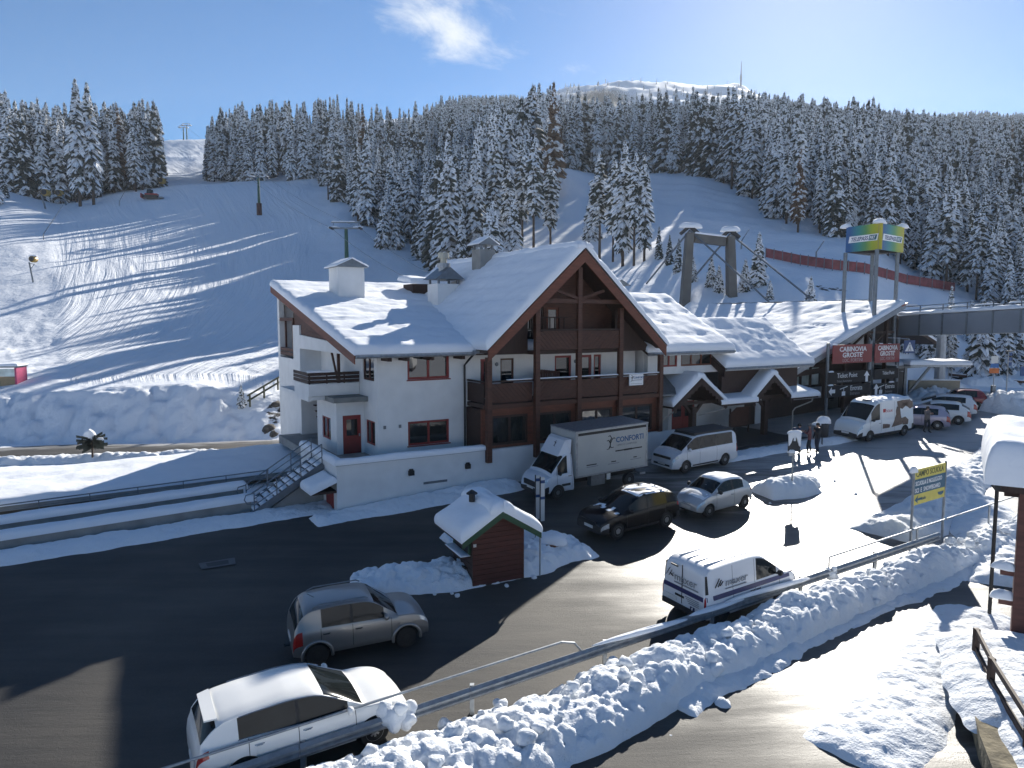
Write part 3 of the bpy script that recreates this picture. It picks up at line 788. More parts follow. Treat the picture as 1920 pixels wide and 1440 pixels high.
# right edge of the lower path under the stone wall
ridge('path_edge_snow', [GP(1590, 1440).xy, GP(1680, 1360).xy, GP(1740, 1270).xy, GP(1800, 1200).xy, GP(1850, 1150).xy], 2.3, 0.30, 25, pathz, 0.055, 0.8, wvar=0.35)
cl = []; cs_ = []
for i in range(420):
    s = rng.uniform(-12, 26); bw = float(bank_w(s)); v = -17.05 - bw / 2 + rng.gauss(0, bw * 0.27)
    if v > -16.95: continue
    cl.append(XY(s, v)); cs_.append(0.05 + 0.17 * rng.random() ** 3)
def bank_top(x, y):
    s, v = sv(x, y); bw = bank_w(s); return terrain_z(x, y) + 0.72 * np.clip(1 - ((v + 16.95 + bw / 2) / (bw / 2)) ** 2, 0, 1) ** 0.6
clods('snow_clods', cl, cs_, 4, bank_top)
cl = [G(x + rng.uniform(-6, 6), y + rng.uniform(-3, 3)).xy for x, y in ((818, 1117), (845, 1114), (862, 1118), (955, 1098), (560, 1125), (1000, 1085), (1445, 945), (1560, 905), (1600, 930))]
clods('snow_crumbs', cl, [0.05 + 0.05 * rng.random() for _ in cl], 5, gp)
# ---------------------------------------------------------------- spruces under snow
M_NEEDLE = mat('spruce_needles', (0.046, 0.054, 0.044), 0.8, var=0.45, scale=0.9)
M_LARCH = mat('larch_twigs', (0.13, 0.082, 0.05), 0.85, var=0.35, scale=0.9)
M_BARK = mat('bark', (0.075, 0.055, 0.042), 0.9, var=0.35, scale=3, stretch=(2, 2, 0.5))
M_TSNOW = mat('tree_snow', (0.76, 0.78, 0.81), 0.85, var=0.07, scale=2.0, spec=0.05)
def make_tree(seed, H=20.0, rad=2.3, bare=0.08, whorl=0.62, nb=9, snow=0.7, droop=0.55, ragged=0.3, col=False, needle=None, segs=3):
    """crown mesh (needles, snow) and trunk mesh of one spruce standing at the origin"""
    r = random.Random(seed)
    V = []; F = []; M = []
    def quad(a, b, c, d, mi):
        o = len(V); V.extend((a, b, c, d)); F.append((o, o + 1, o + 2, o + 3)); M.append(mi)
    def tri(a, b, c, mi):
        o = len(V); V.extend((a, b, c)); F.append((o, o + 1, o + 2)); M.append(mi)
    z = H * bare
    lean = (r.uniform(-0.2, 0.2), r.uniform(-0.2, 0.2))
    while z < H - 0.15:
        t = (z - H * bare) / (H * (1 - bare))
        if col: Rr = rad * (min(1.0, (1 - t) * 2.4) ** 0.8) * (0.75 + 0.25 * min(1, t * 5))
        else: Rr = rad * ((1 - t) ** 0.85) * (0.7 + 0.3 * min(1, t * 6))
        Rr = max(Rr, 0.16)
        n = max(4, int(nb * (0.45 + 0.55 * (1 - t))))
        a0 = r.random() * 6.28
        for k in range(n):
            if r.random() < 0.07: continue
            a = a0 + 6.283 * k / n + r.uniform(-0.25, 0.25)
            Lb = Rr * (1 - ragged * 0.5 + ragged * r.random() * 1.25)
            zz = z + r.uniform(-0.25, 0.25) * whorl
            dr = droop * (0.65 + 0.7 * r.random()) * (1.15 - 0.55 * t)
            ca, sa = math.cos(a), math.sin(a)
            wid = (0.17 + 0.20 * Lb) * (0.8 + 0.5 * r.random())
            prev = None
            has = r.random() < snow
            for i in range(segs + 1):
                u = i / segs
                rr = 0.06 + Lb * u
                h = zz + 0.16 * Lb * math.sin(u * 2.2) - dr * Lb * u ** 1.6
                w = wid * (0.35 + 1.0 * math.sin(math.pi * min(1, 0.18 + u * 0.82)) ** 0.8) * (1 - 0.55 * u)
                cx = ca * rr + lean[0] * z / H; cy = sa * rr + lean[1] * z / H
                lx, ly = -sa * w, ca * w
                hang = (0.20 + 0.30 * w) * (0.6 + 0.8 * r.random())
                cur = ((cx, cy, h), (cx + lx, cy + ly, h - hang * 0.6), (cx - lx, cy - ly, h - hang * 0.6), (cx + lx * 0.55, cy + ly * 0.55, h - hang * 1.7), (cx - lx * 0.55, cy - ly * 0.55, h - hang * 1.7), w)
                if prev:
                    quad(prev[0], cur[0], cur[1], prev[1], 0); quad(prev[0], prev[2], cur[2], cur[0], 0)
                    # hanging twigs below the branch
                    hs = 1 if has and r.random() < 0.48 else 0
                    quad(prev[1], cur[1], cur[3], prev[3], hs); quad(prev[2], prev[4], cur[4], cur[2], 1 if has and r.random() < 0.48 else 0)
                    if has and r.random() < 0.93:
                        sw = 0.80 + 0.28 * r.random(); th = 0.10 + 0.14 * r.random()
                        def sp(q, e, hh, w0): return (q[0][0] + (q[e][0] - q[0][0]) * w0, q[0][1] + (q[e][1] - q[0][1]) * w0, q[0][2] + (q[e][2] - q[0][2]) * w0 + hh)
                        pt = (prev[0][0], prev[0][1], prev[0][2] + th); ct = (cur[0][0], cur[0][1], cur[0][2] + th)
                        quad(pt, ct, sp(cur, 1, 0.03, sw), sp(prev, 1, 0.03, sw), 1)
                        quad(pt, sp(prev, 2, 0.03, sw), sp(cur, 2, 0.03, sw), ct, 1)
                prev = cur
            e = prev
            tip = (e[0][0] + ca * 0.22, e[0][1] + sa * 0.22, e[0][2] - 0.16)
            tri(e[1], tip, e[0], 0); tri(e[0], tip, e[2], 1 if has else 0)
        z += whorl * (0.62 + 0.38 * (1 - t)) * r.uniform(0.8, 1.2)
    tip = (lean[0], lean[1], H + 0.35)
    for k in range(4):
        a = k * 1.57
        tri((lean[0] + 0.14 * math.cos(a), lean[1] + 0.14 * math.sin(a), H - 0.7), (lean[0] + 0.14 * math.cos(a + 1.57), lean[1] + 0.14 * math.sin(a + 1.57), H - 0.7), tip, 1 if k % 2 else 0)
    me = bpy.data.meshes.new('crown')
    me.from_pydata(V, [], F)
    me.materials.append(needle or M_NEEDLE); me.materials.append(M_TSNOW)
    me.polygons.foreach_set('material_index', M)
    me.update()
    tb = MB()
    tb.tube([(0, 0, -0.8), (0, 0, H * 0.3), (lean[0] * 0.6, lean[1] * 0.6, H * 0.6), (lean[0], lean[1], H * 0.97)], [0.26 * H / 20, 0.20 * H / 20, 0.12 * H / 20, 0.02], 7)
    tm = tb.mesh('trunk', M_BARK, True)
    return me, tm
TREES = {
 'tall0': make_tree(1, 21, 2.1, 0.05, 0.60, 9, 0.80, 0.62),
 'tall1': make_tree(2, 22, 1.9, 0.10, 0.56, 9, 0.72, 0.70, 0.4),
 'tall2': make_tree(3, 20, 2.4, 0.04, 0.62, 10, 0.85, 0.55, 0.35),
 'tall3': make_tree(4, 22, 1.6, 0.16, 0.55, 8, 0.85, 0.8, 0.45, col=True),
 'thin0': make_tree(5, 22, 1.75, 0.30, 0.60, 8, 0.70, 0.6, 0.5, col=True),
 'thin1': make_tree(6, 23, 1.6, 0.38, 0.62, 8, 0.72, 0.6, 0.55, col=True),
 'dark0': make_tree(7, 12, 2.0, 0.03, 0.50, 10, 0.32, 0.5, 0.3),
 'dark1': make_tree(8, 14, 2.1, 0.04, 0.52, 10, 0.45, 0.55, 0.35),
 'small0': make_tree(9, 7, 1.55, 0.02, 0.40, 9, 0.92, 0.5, 0.3),
 'small1': make_tree(10, 9, 1.7, 0.02, 0.44, 9, 0.88, 0.55, 0.35),
 'big0': make_tree(11, 16, 3.9, 0.03, 0.55, 12, 0.75, 0.72, 0.3, segs=4),
 'larch0': make_tree(12, 20, 2.0, 0.18, 0.62, 9, 0.40, 0.5, 0.5, needle=M_LARCH),
}
N_TREES = 0
def place_tree(kind, x, y, h, rot, label, cat, group, z=None):
    global N_TREES
    cm, tm = TREES[kind]
    H0 = max(v.co.z for v in cm.vertices) if kind not in _H0 else _H0[kind]
    _H0[kind] = H0
    s = h / H0
    o = thing('larch_tree' if kind.startswith('larch') else 'spruce_tree', label, cat, (x, y, float(terrain_z(np.array(x), np.array(y))) if z is None else z), rot, group)
    o.scale = (s * (0.9 + 0.2 * rng.random()),) * 2 + (s,)
    link('crown', cm, o); link('trunk', tm, o)
    N_TREES += 1
    return o
_H0 = {}
# single trees that can be told apart: (column, foot row or None, distance, height in rows, kind, label)
SINGLES = [
 (1268, 98, 62, 'dark1', 'dark green spruce with little snow at the edge of the upper piste'),
 (1252, 104, 55, 'dark0', 'small dark spruce left of the dark edge spruce by the upper piste'),
 (1232, 108, 60, 'dark1', 'half snowy spruce behind the two dark spruces by the piste'),
 (1205, 108, 190, 'tall3', 'tall pale spruce at the right end of the group above the lodge gable'),
 (1186, 107, 205, 'thin1', 'tall spruce with bare lower trunk over the right end of the gable'),
 (1165, 108, 225, 'tall3', 'tallest snow-white spruce above the right slope of the gable'),
 (1147, 112, 190, 'thin0', 'slim spruce on a bare trunk beside the tallest snow-white one'),
 (1122, 112, 195, 'thin1', 'pale spruce on a long bare trunk above the gable peak'),
 (1108, 126, 110, 'small1', 'low bushy spruce among the bare trunks above the gable'),
 (1031, 114, 170, 'thin0', 'larch-coloured thin spruce on a bare trunk above the gable peak'),
 (1000, 108, 215, 'thin1', 'lean spruce with bare trunk left of the gable peak'),
 (979, 116, 190, 'thin0', 'narrow spruce with long bare trunk by the grey chimney'),
 (962, 107, 120, 'small1', 'narrow snowy spruce on the slope right of the grey chimney'),
 (952, 112, 165, 'thin1', 'slender spruce on a thin trunk above the grey chimney'),
 (922, 103, 130, 'small0', 'small white spruce just behind the grey chimney'),
 (893, 110, 240, 'tall2', 'broad drooping snowy spruce behind the roof left of the grey chimney'),
 (866, 106, 150, 'tall1', 'snow-draped spruce just left of the broad drooping one'),
 (842, 108, 255, 'tall2', 'great drooping spruce behind the metal flue'),
 (824, 112, 160, 'tall0', 'mid-height spruce left of the metal flue'),
 (783, 128, 85, 'dark1', 'dark young spruce by the rocks left of the flue'),
 (793, 126, 70, 'dark0', 'dark young spruce leaning on the group behind the flue'),
 (742, 132, 105, 'small1', 'white pointed spruce standing lowest on the slope right of the green lift tower'),
 (722, 131, 95, 'small1', 'white pointed spruce left of the lowest one by the lift tower'),
 (730, 136, 120, 'tall2', 'snowy spruce behind the lowest pair by the lift tower'),
 (693, 150, 190, 'tall0', 'dark footed spruce at the left corner of the middle wood'),
 (676, 152, 175, 'tall1', 'spruce at the outer left corner of the middle wood beside the piste'),
 (640, 170, 120, 'dark1', 'darker spruce at the tip of the middle wood by the piste'),
 (622, 172, 105, 'thin0', 'lone thin-trunked spruce at the edge of the groomed piste'),
 (1418, 90, 98, 'small1', 'snowy spruce standing between the concrete portal and the red net fence'),
 (1394, 88, 62, 'small0', 'short snowy spruce touching the right leg of the concrete portal'),
 (1440, 82, 36, 'small0', 'knee-high spruce tip below the guard rail right of the portal'),
 (1330, 88, 58, 'small1', 'left one of the young spruces framed by the concrete portal'),
 (1345, 86, 50, 'small0', 'right one of the young spruces framed by the concrete portal'),
 (1296, 90, 48, 'small0', 'thin snowy spruce hidden by the left leg of the portal'),
 (1516, 79, 55, 'small0', 'small snowy spruce beside the rocks behind the station roof'),
 (1690, 78, 62, 'small0', 'thin spruce under the yellow and blue advertising box'),
 (1722, 80, 70, 'small0', 'small snow-white spruce behind the tip of the station roof'),
 (1745, 78, 105, 'small1', 'sunlit white spruce left behind the grey cable bridge'),
 (1778, 80, 150, 'tall2', 'large sunlit white spruce rising behind the grey cable bridge'),
 (1818, 92, 78, 'small1', 'bluish young spruce between the large white ones behind the bridge'),
 (1852, 80, 135, 'tall2', 'broad white spruce behind the middle of the cable bridge'),
 (1884, 82, 125, 'small1', 'pointed white spruce right of the broad one behind the bridge'),
 (1904, 86, 120, 'small1', 'white spruce at the right end of the row behind the bridge'),
 (1840, 76, 150, 'big0', 'huge wide spruce with drooping branches under the cable bridge'),
 (1745, 78, 100, 'dark1', 'dark spruce below the cable bridge beside the lattice mast'),
 (1895, 96, 110, 'dark1', 'dark spruce under the right end of the cable bridge'),
 (1925, 94, 120, 'big0', 'spruce cut by the right edge of the view under the bridge'),
 (4, 150, 110, 'small1', 'sunlit white spruce at the left edge of the piste rim'),
 (26, 158, 55, 'dark1', 'short spruce just right of the sunlit one on the left rim'),
 (1488, 140, 150, 'larch0', 'rust-brown larch among the white spruces right of the portal'),
 (1035, 150, 210, 'larch0', 'tan larch in the wood above the gable peak'),
 (165, 166, 225, 'tall3', 'very tall slim white spruce at the front of the left wood'),
 (190, 167, 215, 'tall3', 'tall slim white spruce beside the tallest in the left wood'),
]
for px, Y, rows, kind, lab in SINGLES:
    Y = float(warp(Y, px))
    x = (px - 960) / FPX * Y
    h = rows / FPX * Y * 1.03
    place_tree(kind, x, Y, h, rng.random() * 6.28, lab, 'larch tree' if kind.startswith('larch') else 'spruce tree', None)

# forest: nearest rows one by one, the rest as one wood
LOW = [(-900, 164), (-20, 166), (120, 172), (200, 178), (300, 186), (312, 192), (313, 500), (400, 500), (401, 226), (470, 206), (600, 205), (604, 190), (660, 165), (720, 148), (780, 132), (800, 118), (860, 112), (930, 122), (1000, 142), (1050, 200), (1100, 222), (1210, 240), (1330, 238), (1400, 190), (1460, 150), (1540, 136), (1600, 128), (1700, 134), (1760, 122), (1850, 112), (1930, 106), (2500, 100), (2900, 100)]
HIGH = [(-900, 260), (312, 232), (313, 260), (400, 262), (600, 246), (610, 240), (780, 235), (800, 300), (840, 420), (900, 620), (980, 800), (1060, 960), (1120, 880), (1400, 880), (1440, 960), (1500, 900), (1700, 830), (2900, 800)]
def in_wood(px, Y):
    lo = np.interp(px, [a for a, b in LOW], [b for a, b in LOW]); hi = np.interp(px, [a for a, b in HIGH], [b for a, b in HIGH])
    Y = unwarp(Y, px)
    return (Y > lo) & (Y < hi)
def pieces():
    pts = []
    g = random.Random(11)
    Y = 84.0
    while Y < 1080:
        step = 3.1 if Y < 165 else 4.3 if Y < 330 else (4.8 if Y < 520 else 5.4)
        half = 2000 * Y / FPX
        x = -half
        while x < half:
            xx = x + g.uniform(-0.42, 0.42) * step; yy = Y + g.uniform(-0.42, 0.42) * step
            px = 960 + FPX * xx / yy
            if Y < 165 and px < 1330 and g.random() < 0.5: x += step; continue
            if -500 < px < 2400 and in_wood(px + 5 * math.sin(yy * 0.7), yy): pts.append((xx, yy, px))
            x += step
        Y += step
    return pts
PTS = pieces()
# thin the wood where the photograph shows gaps (clearing above the gable, open strip on the right)
def keep(x, y, px):
    y = float(unwarp(y, px))
    if 1040 < px < 1100 and y < 210: return False
    if 770 < px < 800 and 128 < y < 200 and rng.random() < 0.8: return False
    if 1345 < px < 1700 and y < np.interp(px, [1345, 1460, 1700], [235, 165, 150]) and rng.random() < 0.35: return False
    if 385 < px < 800 and rng.random() < 0.34: return False
    return rng.random() < (0.93 if y < 300 else 0.86)
PTS = [p for p in PTS if keep(*p)]
PTS.sort(key=lambda p: p[1])
def zone(px, y):
    if px < 340: return ('snow-laden spruce in the dense wood on the left rim of the piste', 'spruces of the left wood')
    if px < 603: return ('snow-laden spruce in the wood between the upper piste and the lift line', 'spruces beside the lift line')
    if px < 800: return ('snow-laden spruce in the middle wood right of the groomed piste', 'spruces of the middle wood')
    if px < 1050: return ('snow-laden spruce in the steep wood behind the lodge chimneys', 'spruces behind the chimneys')
    if px < 1345: return ('snow-laden spruce in the wood above the upper right piste', 'spruces above the right piste')
    return ('snow-laden spruce in the big wood on the right hillside', 'spruces of the right hillside')
LAND = [(-40, 'by the left edge of the view'), (70, 'above the two yellow snow guns'), (150, 'around the tall white pair'), (230, 'above the red groomer'), (400, 'right of the skyline lift towers'), (470, 'behind the padded lift tower'), (603, 'at the corner of the piste'), (700, 'above the rope right of the lift tower'), (800, 'behind the metal flue'), (900, 'behind the grey chimney'), (1000, 'left above the gable peak'), (1100, 'right above the gable peak'), (1210, 'above the upper right piste'), (1345, 'above the concrete portal'), (1450, 'above the red net fence'), (1570, 'behind the advertising box'), (1710, 'above the bridge left half'), (1830, 'above the bridge right half')]
ADJ = {'tall0': 'evenly snow-laden spruce', 'tall1': 'slim snow-laden spruce', 'tall2': 'broad snow-laden spruce', 'tall3': 'columnar white spruce', 'thin0': 'thin bare-trunked spruce', 'dark1': 'dark low-boughed spruce', 'larch0': 'rust-brown larch'}
def tree_label(kd, px, row, ang):
    where = [w for a, w in LAND if px >= a][-1]
    size = 'tall ' if ang > 0.16 else ('mid-sized ' if ang > 0.125 else 'small ')
    return (size + ADJ[kd] + (' at wood edge ' if row == 0 else ' in second rank ') + where)
kinds = ['tall0', 'tall1', 'tall2', 'tall3', 'tall0', 'tall2', 'tall3', 'thin0', 'dark1']
cand = []
front = {}
N_FREE = 298 - N_TREES
rest = []
taken = 0
# one by one: trees standing in the open front of the wood, largest first
occ = np.zeros(1500)
for x, y, px in sorted(PTS, key=lambda p: p[1]):
    h = rng.uniform(17.5, 24.5) * np.interp(y, [100, 180, 330, 600], [1.1, 1.25, 1.2, 0.9]) * (0.8 if rng.random() < 0.12 else 1)
    if px > 1200: t_ = min(1, (px - 1200) / 160); h = h * (1 - t_) + t_ * float(np.clip(0.118 * y, 9.5, 23)) * rng.uniform(0.78, 1.2)
    if 330 < px < 900 and y < 262:
        zg_ = float(terrain_z(np.array(x), np.array(y)))
        h = min(h, max(11.0, 8.7 + 0.228 * y - zg_ + rng.uniform(-2, 2)))
    j = int((px + 500) / 2.0)
    vis = 0 <= j < 1500 and -40 < px < 1960
    if taken < N_FREE and vis and occ[max(0, j - 3):j + 4].mean() < 2.2:
        occ[max(0, j - 4):j + 5] += 1
        lab, grp = zone(px, y)
        kd_ = 'larch0' if rng.random() < 0.015 else rng.choice(kinds)
        row = 0 if occ[max(0, j - 3):j + 4].mean() < 1.25 else 1
        place_tree(kd_, x, y, h, rng.random() * 6.28, tree_label(kd_, px, row, h / y), 'larch tree' if kd_ == 'larch0' else 'spruce tree', grp if kd_ != 'larch0' else grp.replace('spruces', 'larches'))
        taken += 1
    else: rest.append((x, y, h))
# sparse dwarf trees on the mountain shoulder
g = random.Random(5)
for _ in range(2600):
    px = g.uniform(930, 1560); Y = g.uniform(900, 1440)
    Yw = float(warp(Y, px))
    dens = np.interp(Y, [900, 1000, 1150, 1300, 1440], [0.9, 0.55, 0.28, 0.15, 0.05])
    if px > 1400: dens = max(dens, 0.5)
    if px < 1080: dens = 0.8
    if g.random() < dens: rest.append(((px - 960) / FPX * Yw, Yw, g.uniform(5, 12)))
def build_wood():
    P = np.array(rest)
    Z = terrain_z(P[:, 0], P[:, 1])
    me = bpy.data.meshes.new('snowy_wood')
    me.vertices.add(len(P)); me.vertices.foreach_set('co', np.stack([P[:, 0], P[:, 1], Z], -1).reshape(-1).astype(np.float32))
    def att(n, t, v): a = me.attributes.new(n, t, 'POINT'); a.data.foreach_set('value', v)
    g = np.random.RandomState(3)
    att('height', 'FLOAT', (P[:, 2] / 21.0).astype(np.float32))
    att('turn', 'FLOAT', (g.rand(len(P)) * 6.28).astype(np.float32))
    kd = g.randint(0, 5, len(P)); kd[g.rand(len(P)) < 0.02] = 5
    att('kind', 'INT', kd.astype(np.int32))
    me.update()
    o = tag(link('snowy_wood', me), kind='stuff')
    ng = bpy.data.node_groups.new('wood', 'GeometryNodeTree')
    ng.interface.new_socket('Geometry', in_out='INPUT', socket_type='NodeSocketGeometry')
    ng.interface.new_socket('Geometry', in_out='OUTPUT', socket_type='NodeSocketGeometry')
    N, L = ng.nodes, ng.links
    gi = N.new('NodeGroupInput'); go = N.new('NodeGroupOutput')
    def nattr(n, t):
        a = N.new('GeometryNodeInputNamedAttribute'); a.data_type = t; a.inputs['Name'].default_value = n
        return a.outputs['Attribute']
    join = N.new('GeometryNodeJoinGeometry')
    kn = nattr('kind', 'INT'); hh = nattr('height', 'FLOAT'); tt = nattr('turn', 'FLOAT')
    rot = N.new('ShaderNodeCombineXYZ'); L.new(tt, rot.inputs[2])
    src = {}
    for q in COL.objects:
        if q.type == 'MESH' and q.parent is not None and q.name.startswith('crown'):
            src.setdefault(q.data.name, q)
    for i, k in enumerate(('tall0', 'tall1', 'tall2', 'tall3', 'dark1', 'larch0')):
        q = src[TREES[k][0].name]
        oi = N.new('GeometryNodeObjectInfo'); oi.transform_space = 'ORIGINAL'; oi.inputs['Object'].default_value = q
        sg = N.new('GeometryNodeSeparateGeometry'); sg.domain = 'POINT'
        cmp_ = N.new('FunctionNodeCompare'); cmp_.data_type = 'INT'; cmp_.operation = 'EQUAL'; cmp_.inputs[3].default_value = i
        L.new(kn, cmp_.inputs[2]); L.new(gi.outputs[0], sg.inputs['Geometry']); L.new(cmp_.outputs[0], sg.inputs['Selection'])
        ip = N.new('GeometryNodeInstanceOnPoints')
        L.new(sg.outputs[0], ip.inputs['Points']); L.new(oi.outputs['Geometry'], ip.inputs['Instance'])
        L.new(rot.outputs[0], ip.inputs['Rotation'])
        mul = N.new('ShaderNodeMath'); mul.operation = 'MULTIPLY'; mul.inputs[1].default_value = 21.0 / _H0.get(k, 21)
        L.new(hh, mul.inputs[0]); L.new(mul.outputs[0], ip.inputs['Scale'])
        L.new(ip.outputs[0], join.inputs[0])
    L.new(join.outputs[0], go.inputs[0])
    md = o.modifiers.new('wood', 'NODES'); md.node_group = ng
print('TREES single', N_TREES, 'mass', len(rest))
for k in TREES:
    if k not in _H0: _H0[k] = max(v.co.z for v in TREES[k][0].vertices)
build_wood()
# ---------------------------------------------------------------- building helpers
class Face:
    """vertical plane: a runs along it, d goes into the wall, z up"""
    def __init__(s, o, x, d): s.o = Vector(o); s.x = Vector(x).normalized(); s.d = Vector(d).normalized()
    def __call__(s, a, d, z): return s.o + s.x * a + s.d * d + Vector((0, 0, z))
def fbox(mb, F, a0, a1, d0, d1, z0, z1, mi=0):
    p = [F(a0, d0, z0), F(a1, d0, z0), F(a1, d1, z0), F(a0, d1, z0), F(a0, d0, z1), F(a1, d0, z1), F(a1, d1, z1), F(a0, d1, z1)]
    mb.add(p, [(3, 2, 1, 0), (4, 5, 6, 7), (0, 1, 5, 4), (1, 2, 6, 5), (2, 3, 7, 6), (3, 0, 4, 7)], mi)
def wall_holes(mb, F, a0, a1, z0, z1, th, holes, mi=0):
    A = sorted({a0, a1, *[h[0] for h in holes], *[h[1] for h in holes]})
    for i in range(len(A) - 1):
        l, r_ = A[i], A[i + 1]
        hs = sorted([(h[2], h[3]) for h in holes if h[0] < r_ - 1e-6 and h[1] > l + 1e-6])
        z = z0
        for b0, b1 in hs:
            if b0 > z + 1e-4: fbox(mb, F, l, r_, 0, th, z, b0, mi)
            z = max(z, b1)
        if z1 > z + 1e-4: fbox(mb, F, l, r_, 0, th, z, z1, mi)
def window(parent, F, a0, a1, z0, z1, n=2, frame=None, fw=0.07, depth=0.10, sill=None, name='window', bars=0, glass=None, label=None):
    """casement set back in its opening: frame (> pane, sill)"""
    fr = MB()
    d0, d1 = depth - 0.05, depth + 0.03
    fbox(fr, F, a0, a0 + fw, d0, d1, z0, z1); fbox(fr, F, a1 - fw, a1, d0, d1, z0, z1)
    fbox(fr, F, a0 + fw, a1 - fw, d0, d1, z0, z0 + fw); fbox(fr, F, a0 + fw, a1 - fw, d0, d1, z1 - fw, z1)
    w = (a1 - a0 - 2 * fw - (n - 1) * fw) / n
    xs = []
    for i in range(n):
        l = a0 + fw + i * (w + fw); xs.append((l, l + w))
        if i < n - 1: fbox(fr, F, l + w, l + w + fw, d0, d1, z0 + fw, z1 - fw)
    fr_o = fr.build(name, frame or M_REDP, parent)
    if label: fr_o['label'] = label
    for l, r_ in xs:
        pm = MB(); fbox(pm, F, l, r_, depth - 0.012, depth + 0.006, z0 + fw, z1 - fw)
        pm.build('pane', glass or M_GLASS, fr_o)
    if sill:
        sm = MB(); fbox(sm, F, a0 - 0.05, a1 + 0.05, -0.06, depth, z0 - 0.06, z0 - 0.003); sm.build('sill', sill, fr_o)
    return fr_o
def quad_slab(mb, pts, th, mi=0):
    """roof slab: quad pts (top side), th downwards"""
    mb.prism(pts, (0, 0, -th), mi)
M_CURTAIN = mat('curtained_glass', (0.018, 0.021, 0.02), 0.08, var=0.5, scale=6, stretch=(4, 4, 0.3), spec=0.8)
M_SNOWWIN = mat('reflecting_glass', (0.02, 0.024, 0.028), 0.02, var=0.3, scale=1.5, spec=1.0)

# ---------------------------------------------------------------- the lodge
lodge = thing('lodge', 'large white lodge with dark timber gable, balconies and snow-covered roofs', 'lodge', (C0[0], C0[1], 0), TH)
FR = lambda v: Face((0, v, 0), (1, 0, 0), (0, 1, 0))          # planes facing the road, a = s
EN = lambda s: Face((s, 0, 0), (0, 1, 0), (1, 0, 0))          # planes facing left, a = v
def lroof(v): return 7.02 + 0.232 * (v - 1.0)                # upper side of the left wing roof
def mroof(s): return 12.35 - 0.885 * abs(s - 13.35)          # upper side of the gable roof
# terrace
t = MB()
fbox(t, FR(0), 0, 20.6, 0, 0.26, -0.5, 2.12); fbox(t, EN(0), 0.27, 6.1, 0, 0.26, -0.5, 2.12)
t.build('terrace_wall', M_WHITE, lodge)
t = MB(); t.box(0.27, 7.6, 0.27, 12.0, 1.4, 1.85); t.build('terrace_floor', M_CONC, lodge)
t = MB(); t.box(-0.04, 7.6, -0.04, 0.28, 2.123, 2.16); t.box(-0.04, 0.28, 0.283, 6.1, 2.123, 2.16); t.build('wall_coping', M_GREYM, lodge)
snow_slab('wall_snow', (-0.1, -0.1, 2.15), (7.62, -0.1, 2.15), (7.62, 0.36, 2.15), (-0.1, 0.36, 2.15), 0.27, 0.16, 0.05, 2, 0.25, lodge)
snow_slab('wall_snow', (-0.09, 0.3, 2.15), (0.36, 0.3, 2.15), (0.36, 6.05, 2.15), (-0.09, 6.05, 2.15), 0.30, 0.16, 0.05, 3, 0.25, lodge)
for a in (3.55, 6.55):
    lm = MB(); F = FR(0)
    fbox(lm, F, a - 0.13, a + 0.13, -0.16, -0.002, 1.33, 1.56); fbox(lm, F, a - 0.09, a + 0.09, -0.12, -0.03, 1.56, 1.63)
    lo = lm.build('wall_lamp', M_BLACK, lodge)
    gm = MB(); fbox(gm, F, a - 0.07, a + 0.07, -0.13, -0.03, 1.25, 1.327); gm.build('lamp_glass', M_WPAINT, lo)
vm = MB(); fbox(vm, FR(0), 4.2, 5.45, -0.025, -0.002, 0.80, 0.91); vm.build('vent_grille', M_GREYM, lodge)
# left wing, front wall
W1 = (4.29, 6.59, 5.66, 6.90); W2 = (4.28, 6.56, 2.34, 3.56)
m = MB(); wall_holes(m, FR(2.0), 2.72, 8.4, 1.85, 6.98, 0.3, [W1, W2]); m.build('wall', M_WHITE, lodge)
m = MB(); m.box(2.9, 12.5, 2.5, 17.0, 1.86, 6.9)
m.build('inner_wall', M_WHITE, lodge)
window(lodge, FR(2.0), *W1, n=2, fw=0.12, sill=M_REDP, glass=M_SNOWWIN)
window(lodge, FR(2.0), *W2, n=2, fw=0.11, sill=M_REDP)
for a in (3.05, 3.85):
    q = MB(); fbox(q, FR(2.0), a - 0.06, a + 0.06, -0.05, -0.002, 3.30, 3.46); q.build('vent_cap', M_GREYM, lodge)
# left wing, end walls (facing left)
W3 = (2.15, 3.75, 2.62, 3.92); W4 = (2.2, 4.1, 5.6, 6.9)
m = MB(); wall_holes(m, EN(2.72), 2.303, 4.3, 1.85, 7.0, 0.18, [(2.45, 3.75, 2.4, 3.62), (2.45, 4.05, 5.62, 6.85)]); m.build('wall', M_WHITE, lodge)
window(lodge, EN(2.72), 2.45, 3.75, 2.4, 3.62, n=2, fw=0.09)
window(lodge, EN(2.72), 2.45, 4.05, 5.62, 6.85, n=2, fw=0.10, frame=M_WOOD)
# porch with the red door
m = MB(); wall_holes(m, FR(4.0), 1.28, 2.717, 1.85, 4.55, 0.2, [(1.60, 2.56, 1.85, 3.82)])
wall_holes(m, EN(1.28), 4.203, 7.4, 1.4, 4.55, 0.2, [(5.0, 6.5, 2.45, 3.6)]); m.build('porch_wall', M_WHITE, lodge)
window(lodge, EN(1.28), 5.0, 6.5, 2.45, 3.6, n=2, fw=0.09)
d = MB(); fbox(d, FR(4.0), 1.60, 2.56, 0.06, 0.12, 1.86, 3.82); dr = d.build('door', M_REDP, lodge)
d = MB(); fbox(d, FR(4.0), 1.80, 2.36, 0.045, 0.058, 2.78, 3.60); d.build('pane', M_GLASS, dr)
d = MB(); fbox(d, FR(4.0), 2.44, 2.50, 0.0, 0.058, 2.72, 2.86); d.build('handle', M_GALV, dr)
c = MB(); c.box(0.95, 3.3, 3.35, 6.0, 4.553, 4.80)
c.build('porch_canopy', mat('canopy_sheet', (0.17, 0.18, 0.175), 0.6, var=0.2, scale=2, stretch=(1, 8, 1)), lodge)
